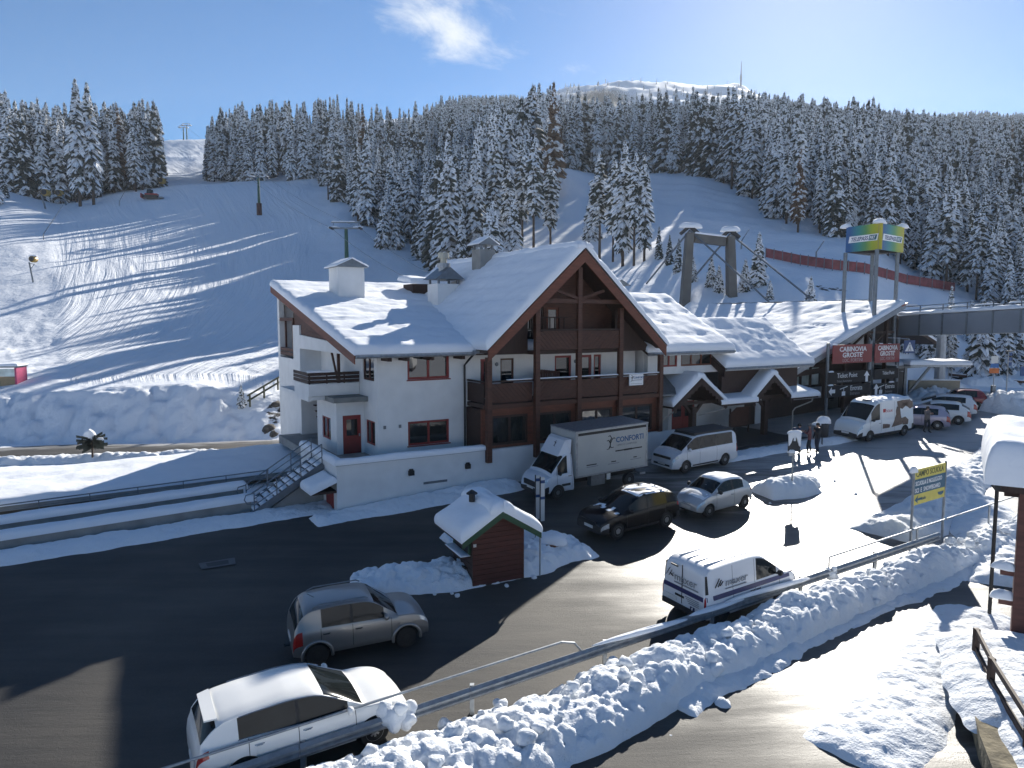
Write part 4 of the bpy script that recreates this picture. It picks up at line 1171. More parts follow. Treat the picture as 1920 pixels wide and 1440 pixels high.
# first-floor balcony on the end
b = MB(); fbox(b, FR(4.6), 0.1, 2.70, 0, 0.16, 4.82, 5.42); fbox(b, EN(0.1), 4.763, 7.4, 0, 0.16, 4.55, 5.42); b.box(0.27, 2.7, 4.77, 11.4, 4.6, 4.79)
b.build('balcony_parapet', M_WHITE, lodge)
b = MB()
for k in range(3): fbox(b, FR(4.56), 0.06, 2.70, 0, 0.05, 5.46 + k * 0.19, 5.46 + k * 0.19 + 0.16); fbox(b, EN(0.06), 4.615, 7.4, 0, 0.05, 5.46 + k * 0.19, 5.46 + k * 0.19 + 0.16)
for a in (0.12, 1.0, 1.9): fbox(b, FR(4.63), a, a + 0.07, 0, 0.05, 5.42, 6.0)
b.build('balcony_railing', M_WOODD, lodge)
snow_slab('railing_snow', (0.05, 4.55, 6.0), (1.2, 4.55, 6.0), (1.2, 4.66, 6.0), (0.05, 4.66, 6.0), 0.12, 0.06, 0.03, 5, 0.3, lodge)
# end wall: pillar, lintel, loggia
m = MB()
F = EN(1.5)
fbox(m, F, 11.5, 16.8, 0, 0.32, -0.4, 6.25)
fbox(m, F, 11.5, 13.0, 0, 0.32, 6.25, 8.3); fbox(m, F, 16.3, 16.8, 0, 0.32, 6.25, 10.3)
m.prism([F(3.4, 0, 6.95), F(11.5, 0, 6.95), F(11.5, 0, 7.75), F(3.4, 0, 7.42)], (0.3, 0, 0))
fbox(m, F, 7.4, 11.5, 0.0, 0.3, 4.42, 4.6)
fbox(m, FR(11.5), 1.823, 6.0, 0, 0.3, -0.4, 8.5)
fbox(m, FR(16.5), 1.823, 6.0, 0, 0.3, -0.4, 10.2)
m.build('wall', M_WHITE, lodge)
w_ = MB()
w_.prism([F(3.3, 0.1, 7.424), F(11.5, 0.1, 7.754), F(13.0, 0.1, 8.303), F(13.0, 0.1, 9.5), F(3.3, 0.1, 7.35)], (0.1, 0, 0))
fbox(w_, F, 13.0, 16.3, 0.9, 1.0, 6.25, 9.9)
for k in range(2): fbox(w_, F, 13.0, 16.3, 0.02, 0.07, 6.42 + k * 0.25, 6.42 + k * 0.25 + 0.2)
fbox(w_, F, 13.0, 16.3, 0.0, 0.14, 8.55, 8.75); fbox(w_, F, 13.02, 13.2, 0.0, 0.14, 6.9, 8.55); fbox(w_, F, 14.9, 15.05, 0.02, 0.12, 6.9, 8.55)
w_.build('loggia_woodwork', M_WOOD, lodge)
for k in range(9):
    st = MB(); st.box(1.9 + k * 0.02, 2.7, 8.0 + k * 0.36, 8.0 + (k + 1) * 0.36, 1.5 + k * 0.3, 1.56 + k * 0.3); st.build('stair_tread', M_WOODD, lodge)
dk = MB(); dk.box(2.62, 2.72, 7.4, 11.5, 0.0, 4.4); dk.box(1.7, 2.72, 7.4, 11.5, 0.2, 1.45); dk.build('stairwell_wall', M_WOODD, lodge)
bw = MB(); bw.box(2.73, 2.88, 4.3, 11.5, 4.8, 7.4); bw.build('balcony_wall', M_WHITE, lodge)
bk = MB(); bk.bar((2.2, 6.4, 4.8), (2.2, 6.4, 7.0), 0.14); bk.bar((2.2, 6.4, 5.1), (2.2, 7.6, 6.9), 0.1); bk.build('balcony_post', M_WOOD, lodge)
# roof of the left wing
RL = 1.28
r_ = MB(); quad_slab(r_, [(RL, 0.95, lroof(0.95)), (12.6, 0.95, lroof(0.95)), (12.6, 17.3, lroof(17.3)), (RL, 17.3, lroof(17.3))], 0.16)
r_.build('roof', M_WOODD, lodge)
f_ = MB(); f_.prism([(RL - 0.05, 0.95, lroof(0.95) - 0.42), (RL - 0.05, 17.35, lroof(17.35) - 0.42), (RL - 0.05, 17.35, lroof(17.35) + 0.02), (RL - 0.05, 0.95, lroof(0.95) + 0.02)], (0.047, 0, 0))
f_.build('bargeboard', M_FASCIA, lodge)
g_ = MB(); g_.tube([(RL, 0.86, 6.93), (7.5, 0.86, 6.93)], 0.085, 8); g_.box(RL, 7.5, 0.80, 0.945, 6.95, 7.03); g_.build('gutter', M_GALV, lodge)
for a in (3.0, 3.9, 5.2, 6.9):
    j = MB(); j.box(a - 0.09, a + 0.09, 1.0, 1.99, 6.66, 6.84); j.build('rafter_end', M_WOODD, lodge)
j = MB(); j.box(2.9, 7.4, 1.75, 1.99, 6.62, 6.8)
dp = MB(); dp.tube([(7.42, 0.9, 6.9), (7.42, 1.5, 6.55), (7.42, 1.9, 6.3), (7.42, 1.9, 1.9)], 0.055, 8); dp.build('downpipe', M_BLACK, lodge)
snow_slab('roof_snow', (RL - 0.06, 0.9, lroof(0.9)), (13.0, 0.9, lroof(0.9)), (13.0, 17.5, lroof(17.5)), (RL - 0.06, 17.5, lroof(17.5)), 0.42, 0.32, 0.075, 6, 0.22, lodge, rnd=(1, 0, 1, 1), rows=9)
# ---- timber gable
PS = [7.68, 10.52, 13.35, 16.2, 19.2]
for i, s in enumerate(PS):
    p = MB(); top = mroof(s) - 0.55
    p.box(s - 0.13, s + 0.13, -0.06, 0.18, 2.14 if i not in (0, 1) else 1.52, top if i != 2 else 11.4)
    if i in (0, 1): p = MB(); p.box(s - 0.13, s + 0.13, -0.30, -0.04, 1.52, top)
    p.build('post', M_WOOD, lodge)
def beam(z0, z1, v0=-0.02, v1=0.16, s0=7.55, s1=19.33, name='beam', m=M_WOOD):
    q = MB(); q.box(s0, s1, v0, v1, z0, z1); return q.build(name, m, lodge)
beam(4.16, 4.38, 0.02, 0.2); beam(9.50, 9.72, 0.0, 0.2, 10.2, 16.5)
# diagonally boarded balcony fronts, one object a board
def boarded(s0, s1, z0, z1, v, dirn, parent, name='balcony_front'):
    fr = MB(); fbox(fr, FR(v + 0.045), s0, s1, 0, 0.03, z0, z1)
    o = fr.build(name, M_WOODD, parent)
    w = 0.17; W, H = s1 - s0, z1 - z0
    k = -H
    while k < W + H:
        # board: strip at 45 degrees clipped to the panel
        poly = [(k, 0), (k + w * 1.3, 0), (k + w * 1.3 + H * dirn, H), (k + H * dirn, H)] if dirn > 0 else [(k + H, 0), (k + H + w * 1.3, 0), (k + w * 1.3, H), (k, H)]
        def clip(P, f, inter):
            out = []
            for i in range(len(P)):
                a, b = P[i], P[(i + 1) % len(P)]
                if f(a): out.append(a)
                if f(a) != f(b): out.append(inter(a, b))
            return out
        for lim, sg in ((0, 1), (W, -1)):
            f = lambda p, lim=lim, sg=sg: (p[0] - lim) * sg >= 0
            poly = clip(poly, f, lambda a, b, lim=lim: (lim, a[1] + (b[1] - a[1]) * (lim - a[0]) / (b[0] - a[0])))
            if not poly: break
        if len(poly) >= 3:
            pm = MB(); pm.prism([(s0 + x, v + 0.012 + 0.006 * math.sin(k * 9), z0 + z) for x, z in poly], (0, 0.025, 0))
            pm.build('plank', M_WOOD, o)
        k += w * 1.55
    return o
for i in range(4): boarded(PS[i] + 0.14, PS[i + 1] - 0.14, 4.46, 5.44, 0.02, 1 if i % 2 else -1, lodge)
boarded(10.66, 13.21, 7.06, 8.02, 0.0, -1, lodge); boarded(13.49, 16.06, 7.06, 8.02, 0.0, 1, lodge)
rl = MB(); rl.box(7.83, 19.05, -0.03, 0.12, 5.50, 5.58); rl.build('handrail', M_WOODD, lodge)
rl = MB(); rl.box(10.66, 16.06, -0.03, 0.12, 8.06, 8.14); rl.build('handrail', M_WOODD, lodge)
for a, b_ in ((8.9, 10.3), (10.7, 13.2), (13.5, 16.0), (16.4, 19.0)):
    snow_slab('railing_snow', (a, -0.03, 5.58), (b_, -0.03, 5.58), (b_, 0.12, 5.58), (a, 0.12, 5.58), 0.06, 0.05, 0.02, int(a * 3), 0.4, lodge)
# balcony side towards the left
sd = MB()
fbox(sd, EN(7.62), 0.2, 1.99, 0, 0.05, 4.46, 5.44); sd.box(7.60, 7.72, 0.2, 1.99, 5.48, 5.56); sd.box(7.60, 7.75, 0.2, 1.99, 4.2, 4.4); sd.build('balcony_side', M_WOODD, lodge)
fl = MB(); fl.box(7.7, 19.1, 0.22, 2.6, 4.18, 4.40); fl.box(10.5, 16.2, 0.21, 2.4, 6.84, 7.03); fl.build('balcony_floor', M_WOODD, lodge)
# recessed walls behind the balconies
gl = []
m = MB()
H1 = [(8.2, 9.35, 4.45, 6.55), (9.85, 10.7, 5.05, 6.55), (13.4, 14.55, 4.9, 6.6), (15.0, 16.0, 4.45, 6.6), (16.15, 16.7, 4.45, 6.6)]
wall_holes(m, FR(2.4), 7.4, 19.3, 4.41, 6.83, 0.2, H1); m.build('wall', M_WHITE, lodge)
window(lodge, FR(2.4), *H1[0], n=2, fw=0.13, name='balcony_door', glass=M_SNOWWIN); window(lodge, FR(2.4), *H1[1], n=1, fw=0.09, frame=M_WOOD, glass=M_SNOWWIN)
window(lodge, FR(2.4), *H1[2], n=1, fw=0.12, name='balcony_door'); window(lodge, FR(2.4), *H1[3], n=1, fw=0.14, name='balcony_door', glass=M_SNOWWIN); window(lodge, FR(2.4), *H1[4], n=1, fw=0.12)
for a in (9.6, 14.8):
    q = MB(); q.lathe([(0.09, 0), (0.11, 0.03), (0.06, 0.07)], (a, 2.33, 6.25), 10, 'y'); q.build('balcony_lamp', M_GREYM, lodge)
# attic front
m = MB(); H2 = [(10.75, 12.1, 7.2, 9.35), (12.3, 13.1, 7.9, 9.3)]
wall_holes(m, FR(1.6), 8.6, 18.1, 6.86, 8.0, 0.2, [(h[0], h[1], h[2], 8.0) for h in H2])
wall_holes(m, FR(1.6), 9.9, 16.8, 8.0, 9.45, 0.2, [(h[0], h[1], max(h[2], 8.0), h[3]) for h in H2])
m.prism([(9.9, 1.6, 9.45), (16.8, 1.6, 9.45), (13.35, 1.6, 12.0)], (0, 0.2, 0)); m.build('attic_wall', M_WOOD, lodge)
window(lodge, FR(1.6), *H2[0], n=2, fw=0.1, frame=M_WOODD, name='attic_window', glass=M_SNOWWIN); window(lodge, FR(1.6), *H2[1], n=1, fw=0.12, frame=M_FASCIA, name='attic_window', glass=M_SNOWWIN)
q = MB()
for i in range(8): q.bar((10.8 + i * 0.31, 0.9, 8.15), (10.8 + i * 0.31, 0.9, 8.75), 0.05)
q.bar((10.7, 0.9, 8.76), (13.2, 0.9, 8.76), 0.06); q.build('balustrade', M_WOODD, lodge)
# side boarding under the roof slopes, left and right of the middle bays
q = MB(); q.prism([(7.9, 0.6, 6.86), (10.45, 0.6, 6.86), (10.45, 0.6, 9.2), (7.9, 0.6, 7.05)], (0, 0.08, 0)); q.build('side_boarding', M_WOODD, lodge)
q = MB(); q.prism([(18.8, 0.6, 6.86), (16.25, 0.6, 6.86), (16.25, 0.6, 9.2), (18.8, 0.6, 7.05)], (0, 0.08, 0)); q.build('side_boarding', M_WOODD, lodge)
# ground floor glazing
m = MB(); G1 = [(8.10, 10.28, 2.26, 3.78), (10.92, 13.05, 2.26, 3.76), (13.7, 15.9, 2.26, 3.76), (16.5, 18.85, 2.26, 3.78)]
wall_holes(m, FR(0.3), 7.55, 19.35, 2.13, 4.14, 0.14, G1); m.build('ground_floor_front', M_FASCIA, lodge)
for i, g in enumerate(G1): window(lodge, FR(0.3), *g, n=2, fw=0.13, depth=0.08, frame=M_WOODD, name='shop_window', glass=M_CURTAIN if i < 2 else M_SNOWWIN)
m = MB(); m.box(7.55, 19.35, 0.45, 8.0, 2.0, 4.13); m.box(7.5, 19.3, 2.62, 9.0, 4.41, 7.6); m.build('inner_wall', M_WOODD, lodge)
# bargeboards, truss, roof
AP = 13.35
for sg in (-1, 1):
    e = AP + sg * 5.82
    q = MB(); q.prism([(e, -0.45, mroof(e) - 0.05), (AP, -0.45, mroof(AP) - 0.05), (AP, -0.45, mroof(AP) - 0.70), (e, -0.45, mroof(e) - 0.62)], (0, 0.09, 0)); q.build('bargeboard', M_FASCIA, lodge)
    q = MB(); q.bar((AP + sg * 3.0, 0.05, 9.6 + 0.1), (AP + sg * 0.15, 0.05, 12.0 - 0.75), 0.16) if False else q.bar((AP + sg * 1.62, 0.03, mroof(AP + sg * 1.62) - 0.72), (AP + sg * 0.12, 0.03, 9.75), 0.13, 0.15); q.build('strut', M_WOOD, lodge)
    q = MB(); quad_slab(q, [(AP, -0.36, mroof(AP)), (e, -0.36, mroof(e)), (e, 17.0, mroof(e)), (AP, 17.0, mroof(AP))], 0.22); q.build('roof', M_WOODD, lodge)
for sg, sd_, rn in ((-1, 21, (1, 1, 0, 1)), (1, 22, (1, 1, 0, 1))):
    e = AP + sg * 5.9
    if sg < 0: snow_slab('roof_snow', (e, 17.1, mroof(e) + 0.02), (e, -0.48, mroof(e) + 0.02), (AP, -0.48, mroof(AP) + 0.06), (AP, 17.1, mroof(AP) + 0.06), 0.42, 0.30, 0.06, sd_, 0.22, lodge, rnd=rn, rows=7)
    else: snow_slab('roof_snow', (e, -0.48, mroof(e) + 0.02), (e, 17.1, mroof(e) + 0.02), (AP, 17.1, mroof(AP) + 0.06), (AP, -0.48, mroof(AP) + 0.06), 0.42, 0.30, 0.07, sd_, 0.22, lodge, rnd=rn, rows=7)
# small snow roll along the bargeboard and at the valley gutter
snow_slab('ridge_snow', (AP - 0.5, -0.5, mroof(AP) + 0.02), (AP + 0.5, -0.5, mroof(AP) + 0.02), (AP + 0.5, 17, mroof(AP) + 0.02), (AP - 0.5, 17, mroof(AP) + 0.02), 0.38, 0.4, 0.08, 24, 0.3, lodge)
q = MB(); q.box(7.35, 7.75, 0.45, 0.9, 6.95, 7.1); q.build('valley_gutter', M_GALV, lodge)
# awning board on the balcony, wooden screen, sign board
q = MB()
for i in range(9): q.box(11.75 + i * 0.16, 11.87 + i * 0.16, 1.55, 1.6, 4.42, 5.95 - i * 0.02)
q.box(11.7, 13.2, 1.61, 1.66, 5.7, 5.8); q.build('balcony_screen', M_WOOD, lodge)
sgn = thing('company_sign', 'small white company sign on the right end of the long timber balcony', 'sign', XY(16.75, -0.09) + (4.95,), TH)
q = MB(); q.box(-0.0, 1.0, -0.03, 0.03, 0, 0.62); q.build('board', M_WPAINT, sgn)
M_BLUEL = mat('blue_lettering', (0.02, 0.09, 0.22), 0.5, var=0.05)
M_BLKL = mat('black_lettering', (0.01, 0.01, 0.012), 0.5, var=0.05)
M_WHTL = mat('white_lettering', (0.8, 0.8, 0.8), 0.5, var=0.03)
M_GRYL = mat('grey_lettering', (0.22, 0.23, 0.24), 0.5, var=0.05)
text_part('lettering', 'CONFORTI', 0.155, (0.27, -0.034, 0.38), (1, 0, 0), (0, 0, 1), M_BLUEL, sgn, bold=0.004)
def tree_emblem(parent, o, xd, ud, h, m=M_BLKL):
    """thin branching figure used as a company emblem"""
    o = Vector(o); xd = Vector(xd).normalized(); ud = Vector(ud).normalized(); n = xd.cross(ud)
    mb = MB()
    P = lambda x, y: o + xd * (x * h) + ud * (y * h) + n * 0.004
    for pts, r in (([(0.0, 0.12), (0.05, 0.35), (0.0, 0.55), (0.14, 0.78), (0.02, 0.98), (-0.14, 0.93)], 0.035), ([(0.04, 0.4), (0.14, 0.6), (0.26, 0.76), (0.38, 0.78), (0.46, 0.7)], 0.03), ([(0.0, 0.5), (-0.1, 0.66), (-0.26, 0.62)], 0.028), ([(0.02, 0.2), (0.16, 0.1), (0.34, 0.13)], 0.026), ([(0.0, 0.2), (-0.08, 0.04), (-0.26, 0.02)], 0.026)):
        mb.tube([P(*p) for p in pts], [r * h * (1.3 - 0.6 * i / len(pts)) for i in range(len(pts))], 5)
    return mb.build('emblem', m, parent)
tree_emblem(sgn, (0.16, -0.034, 0.22), (1, 0, 0), (0, 0, 1), 0.36)
q = MB(); q.box(0.27, 0.9, -0.036, -0.031, 0.28, 0.31); q.box(0.08, 0.92, -0.036, -0.031, 0.08, 0.10); q.build('fine_print', M_GRYL, sgn)
# chimneys
def chimney(s, v, z0, z1, w, d, cap, flue=0, solid=False, snow=0.25, m=M_WHITE, seed=1, label=None):
    mb = MB(); mb.box(s - w / 2, s + w / 2, v - d / 2, v + d / 2, z0, z1 + (0.277 if solid else 0))
    if solid: mb.prism([(s - w / 2, v - d / 2 + 0.02, z1 + 0.277), (s + w / 2, v - d / 2 + 0.02, z1 + 0.277), (s, v - d / 2 + 0.02, z1 + 0.25 + cap)], (0, d - 0.04, 0))
    o = mb.build('chimney', m, lodge)
    cp = MB(); h = cap
    for a in (-1, 1):
        for b in (-1, 1): cp.box(s + a * (w / 2 - 0.12) - 0.06, s + a * (w / 2 - 0.12) + 0.06, v + b * (d / 2 - 0.12) - 0.06, v + b * (d / 2 - 0.12) + 0.06, z1, z1 + 0.28)
    e = 0.22
    cp.prism([(s - w / 2 - e, v - d / 2 - e, z1 + 0.28), (s + w / 2 + e, v - d / 2 - e, z1 + 0.28), (s, v - d / 2 - e, z1 + 0.28 + h)], (0, d + 2 * e, 0))
    cp.build('chimney_cap', M_GREYM, o)
    if snow:
        for sg in (-1, 1):
            p0, p1 = (s + sg * (w / 2 + e), v - d / 2 - e, z1 + 0.29), (s + sg * (w / 2 + e), v + d / 2 + e, z1 + 0.29)
            p2, p3 = (s, v + d / 2 + e, z1 + 0.29 + h), (s, v - d / 2 - e, z1 + 0.29 + h)
            snow_slab('chimney_snow', p0, p1, p2, p3, snow, 0.2, 0.03, seed, 0.25, o, rnd=(1, 1, 0, 1))
    if flue:
        f = MB(); f.tube([(s, v, z1 + 0.2), (s, v, z1 + 1.05)], 0.33, 12); f.lathe([(0.42, z1 + 1.05), (0.42, z1 + 1.30)], (s, v, 0), 12); f.build('flue', M_GALV, o)
        f = MB(); f.tube([(s, v, z1 + 1.3), (s, v, z1 + 1.62)], 0.2, 10); f.lathe([(0.36, z1 + 1.62), (0.36, z1 + 1.95)], (s, v, 0), 12); f.build('flue_cowl', mat('weathered_cowl', (0.42, 0.40, 0.33), 0.6, var=0.15), o)
    return o
chimney(4.9, 13.0, 9.6, 11.55, 1.65, 1.9, 0.5, solid=True, snow=0.12, seed=31)
chimney(10.3, 10.3, 9.2, 10.85, 1.55, 1.5, 0.75, flue=1, snow=0.0, seed=32)
chimney(12.55, 9.2, 11.6, 13.0, 1.05, 1.1, 0.45, snow=0.10, m=M_CONC, seed=33)
# boarded roof lantern behind the flue
q = MB(); q.box(9.6, 11.2, 13.6, 15.2, 9.6, 11.0); rl_ = q.build('roof_lantern', M_WOODD, lodge)
snow_slab('lantern_snow', (9.3, 13.3, 11.0), (11.5, 13.3, 11.0), (11.5, 15.5, 11.3), (9.3, 15.5, 11.3), 0.35, 0.3, 0.08, 35, 0.3, rl_)

# outside stair and the covered cellar door at the left corner
st = thing('outside_stair', 'grey metal outside stair with snowy treads climbing to the lodge terrace', 'stair', (C0[0], C0[1], 0), TH)
for v in (1.9, 3.7):
    q = MB(); q.bar((-3.3, v, -0.1), (-0.02, v, 1.85), 0.06, 0.30); q.build('stringer', M_GREYM, st)
    q = MB()
    q.tube([(-3.2, v, -0.3), (-3.2, v, 0.95), (-0.1, v, 2.85)], 0.03, 6); q.tube([(-3.2, v, 0.35), (-0.1, v, 2.25)], 0.022, 6); q.tube([(-3.2, v, 0.65), (-0.1, v, 2.55)], 0.022, 6)
    for a in (-2.2, -1.1, -0.1): q.tube([(a, v, (a + 3.2) * 0.613), (a, v, 0.95 + (a + 3.2) * 0.613)], 0.028, 6)
    q.tube([(-3.2, v, 0.92), (-3.55, v, 0.85), (-3.62, v, 0.65), (-3.5, v, 0.45), (-3.2, v, 0.4)], 0.028, 6)
    q.build('railing', M_GREYM, st)
for k in range(10):
    a = -3.2 + k * 0.32
    q = MB(); q.box(a, a + 0.3, 1.95, 3.65, 0.02 + k * 0.19, 0.06 + k * 0.19); q.build('tread', M_GREYM, st)
    snow_slab('tread_snow', (a, 1.97, 0.06 + k * 0.19), (a + 0.3, 1.97, 0.06 + k * 0.19), (a + 0.3, 3.63, 0.06 + k * 0.19), (a, 3.63, 0.06 + k * 0.19), 0.14, 0.1, 0.02, k, 0.4, st)
q = MB(); q.box(-3.0, -0.03, 2.0, 3.6, -0.4, -0.02); q.prism([(-2.6, 2.05, -0.02), (-0.03, 2.05, -0.02), (-0.03, 2.05, 1.6)], (0, 1.5, 0)); q.build('stair_base', M_CONC, st)
cc = MB(); cc.box(-1.1, -0.02, 0.0, 1.55, 0.92, 1.02); co = cc.build('cellar_canopy', M_WOODD, lodge)
snow_slab('canopy_snow', (-1.2, -0.06, 0.95), (0.0, -0.06, 1.40), (0.0, 1.65, 1.40), (-1.2, 1.65, 0.95), 0.34, 0.2, 0.05, 41, 0.25, co)
q = MB(); q.box(-0.06, -0.005, 0.5, 1.5, -0.5, 0.9); q.build('cellar_door', M_REDP, lodge)
# ---------------------------------------------------------------- middle building with two roofs and the porches
mid = thing('ticket_house', 'middle building with two stepped snowy roofs and gabled porches between lodge and station', 'building', (C0[0], C0[1], 0), TH)
m = MB(); Wm = [(20.7, 22.0, 5.75, 6.8), (22.3, 25.0, 5.75, 6.8)]
wall_holes(m, FR(1.6), 19.6, 25.6, 5.3, 6.9, 0.3, Wm); m.build('wall', M_WHITE, mid)
window(mid, FR(1.6), *Wm[0], n=2, fw=0.10, glass=M_SNOWWIN); window(mid, FR(1.6), *Wm[1], n=3, fw=0.10, frame=M_FASCIA)
m = MB(); m.box(19.5, 33.2, 4.6, 9.0, 0.4, 5.9); m.box(19.5, 25.5, 1.92, 6.5, 5.3, 6.9); m.build('inner_wall', M_WHITE, mid)
m = MB(); m.box(25.6, 33.0, 1.3, 1.6, 3.9, 5.65); m.build('upper_boarding', M_WOODD, mid)
def slope(s0, s1, v0, v1, z0, z1, th, seed, parent, rows=5, thick=0.36):
    q = MB(); quad_slab(q, [(s0, v0, z0), (s1, v0, z0), (s1, v1, z1), (s0, v1, z1)], th); q.build('roof', M_WOODD, parent)
    snow_slab('roof_snow', (s0 - 0.04, v0 - 0.05, z0), (s1 + 0.05, v0 - 0.05, z0), (s1 + 0.05, v1, z1), (s0 - 0.04, v1, z1), thick, 0.28, 0.07, seed, 0.22, parent, rnd=(1, 1, 1, 1), rows=rows)
    g = MB(); g.tube([(s0, v0 - 0.09, z0 - 0.06), (s1, v0 - 0.09, z0 - 0.06)], 0.075, 8); g.box(s0, s1, v0 - 0.06, v0 - 0.005, z0 - 0.2, z0 - 0.03); g.build('gutter', M_GALV, parent)
slope(18.6, 25.75, 0.5, 6.9, 6.72, 10.2, 0.16, 51, mid)
q = MB(); quad_slab(q, [(18.6, 6.905, 10.2), (25.75, 6.905, 10.2), (25.75, 12, 7.4), (18.6, 12, 7.4)], 0.16); q.build('roof', M_WOODD, mid)
slope(25.0, 33.55, 0.5, 4.8, 5.62, 8.55, 0.16, 52, mid, rows=4)
q = MB(); quad_slab(q, [(25.0, 4.805, 8.55), (33.55, 4.805, 8.55), (33.55, 9.5, 5.4), (25.0, 9.5, 5.4)], 0.16); q.build('roof', M_WOODD, mid)
q = MB(); q.prism([(25.0, 0.5, 5.45), (25.0, 4.8, 8.38), (25.0, 4.8, 7.9), (25.0, 0.5, 5.0)], (-0.06, 0, 0)); q.build('bargeboard', M_WOODD, mid)
ch = MB(); ch.box(21.7, 22.9, 7.6, 8.5, 9.0, 10.75); co = ch.build('chimney', M_WHITE, mid)
cp = MB(); cp.prism([(21.45, 7.4, 10.95), (23.15, 7.4, 10.95), (22.3, 7.4, 11.35)], (0, 1.3, 0))
for a in (21.8, 22.7):
    for b in (7.65, 8.4): cp.box(a, a + 0.1, b, b + 0.08, 10.75, 10.95)
cp.build('chimney_cap', M_GREYM, co)
snow_slab('chimney_snow', (21.4, 7.3, 11.0), (22.3, 7.3, 11.38), (22.3, 8.75, 11.38), (21.4, 8.75, 11.0), 0.14, 0.15, 0.03, 5, 0.25, co)
# ground storey wall with doors
Z0 = 1.0
m = MB(); Dm = [(23.1, 23.9, Z0, 3.1), (24.2, 26.3, Z0, 3.15), (31.2, 32.4, Z0, 3.2)]
wall_holes(m, FR(4.3), 19.7, 33.0, 0.4, 4.2, 0.29, Dm); m.build('wall', M_WHITE, mid)
q = MB(); fbox(q, FR(4.3), 23.1, 23.9, 0.05, 0.1, Z0, 3.1); q.build('door', mat('pale_door', (0.42, 0.45, 0.46), 0.6), mid)
for a in (24.2, 25.27):
    q = MB(); fbox(q, FR(4.3), a, a + 1.03, 0.05, 0.1, Z0, 3.15); o = q.build('door', M_REDP, mid)
    q = MB(); fbox(q, FR(4.3), a + 0.15, a + 0.88, 0.035, 0.047, 2.1, 3.0); q.build('pane', M_GLASS, o)
q = MB(); fbox(q, FR(4.3), 31.2, 32.4, 0.05, 0.1, Z0, 3.2); q.build('door', M_WOODD, mid)
q = MB(); q.box(19.9, 36.5, -1.4, 4.29, 0.2, Z0 - 0.02); q.build('porch_floor', M_DARK, mid)
def porch(sc, hw, zt, ze, v0, v1, seed):
    for sg in (-1, 1):
        e = sc + sg * hw
        q = MB(); quad_slab(q, [(sc, v0, zt), (e, v0, ze), (e, v1, ze), (sc, v1, zt)], 0.12); q.build('porch_roof', M_WOODD, mid)
        if sg < 0: cs = ((e - 0.05, v1, ze), (e - 0.05, v0 - 0.05, ze), (sc, v0 - 0.05, zt), (sc, v1, zt))
        else: cs = ((e + 0.05, v0 - 0.05, ze), (e + 0.05, v1, ze), (sc, v1, zt), (sc, v0 - 0.05, zt))
        snow_slab('porch_snow', *cs, 0.36, 0.26, 0.05, seed + sg, 0.2, mid, rnd=(1, 1, 0, 1))
        q = MB(); q.prism([(e, v0 - 0.02, ze - 0.04), (sc, v0 - 0.02, zt - 0.04), (sc, v0 - 0.02, zt - 0.40), (e, v0 - 0.02, ze - 0.32)], (0, -0.05, 0)); q.build('bargeboard', M_WOODD, mid)
        q = MB()
        for i in range(8):
            t = (i + 0.5) / 8; x = sc + sg * hw * t; z = zt + (ze - zt) * t - 0.38
            q.lathe([(0.10, -0.02), (0.10, 0.02)], (x, v0 - 0.045, z), 8, 'y')
        q.build('carved_edge', M_WOODD, mid)
    snow_slab('porch_snow', (sc - 0.35, v0 - 0.06, zt + 0.02), (sc + 0.35, v0 - 0.06, zt + 0.02), (sc + 0.35, v1, zt + 0.02), (sc - 0.35, v1, zt + 0.02), 0.32, 0.3, 0.04, seed + 5, 0.25, mid)
    p = MB(); p.box(sc - 0.17, sc + 0.17, v0 + 0.5, v0 + 0.84, Z0 - 0.1, ze - 0.2); p.build('porch_post', M_WOODD, mid)
    p = MB()
    for sg in (-1, 1): p.bar((sc, v0 + 0.67, ze - 0.75), (sc + sg * 0.75, v0 + 0.67, ze + 0.02), 0.16)
    p.bar((sc - hw + 0.1, v0 + 0.67, ze + 0.05), (sc + hw - 0.1, v0 + 0.67, ze + 0.05), 0.18); p.build('porch_brace', M_WOODD, mid)
porch(22.75, 2.25, 5.12, 3.45, 0.3, 4.3, 61)
porch(29.35, 1.95, 5.05, 3.45, 0.3, 4.3, 64)
q = MB(); quad_slab(q, [(24.6, 0.25, 3.35), (27.6, 0.25, 3.35), (27.6, 4.3, 3.95), (24.6, 4.3, 3.95)], 0.12); q.build('porch_roof', M_WOODD, mid)
snow_slab('porch_snow', (24.4, 0.18, 3.36), (27.8, 0.18, 3.36), (27.8, 3.2, 3.85), (24.4, 3.2, 3.85), 0.34, 0.25, 0.05, 68, 0.22, mid, rnd=(1, 0, 1, 0))
q = MB(); q.prism([(26.3, 2.3, 4.1), (27.6, 2.3, 4.1), (28.2, 4.2, 5.2), (26.9, 4.2, 5.2)], (0, 0, -0.08)); q.build('glass_canopy', M_GREYM, mid)
q = MB(); q.prism([(19.7, 0.5, 4.2), (21.2, 0.5, 4.2), (21.6, 2.6, 5.4), (20.2, 2.6, 5.4)], (0, 0, -0.08)); q.build('glass_canopy', M_GREYM, mid)
q = MB(); quad_slab(q, [(31.2, 0.3, 3.4), (34.0, 0.3, 3.4), (33.2, 4.3, 4.35), (31.2, 4.3, 4.35)], 0.12); q.build('porch_roof', M_WOODD, mid)
snow_slab('porch_snow', (31.0, 0.2, 3.4), (34.1, 0.2, 3.4), (33.2, 4.3, 4.35), (31.0, 4.3, 4.35), 0.36, 0.3, 0.05, 69, 0.22, mid, rnd=(1, 1, 1, 0))
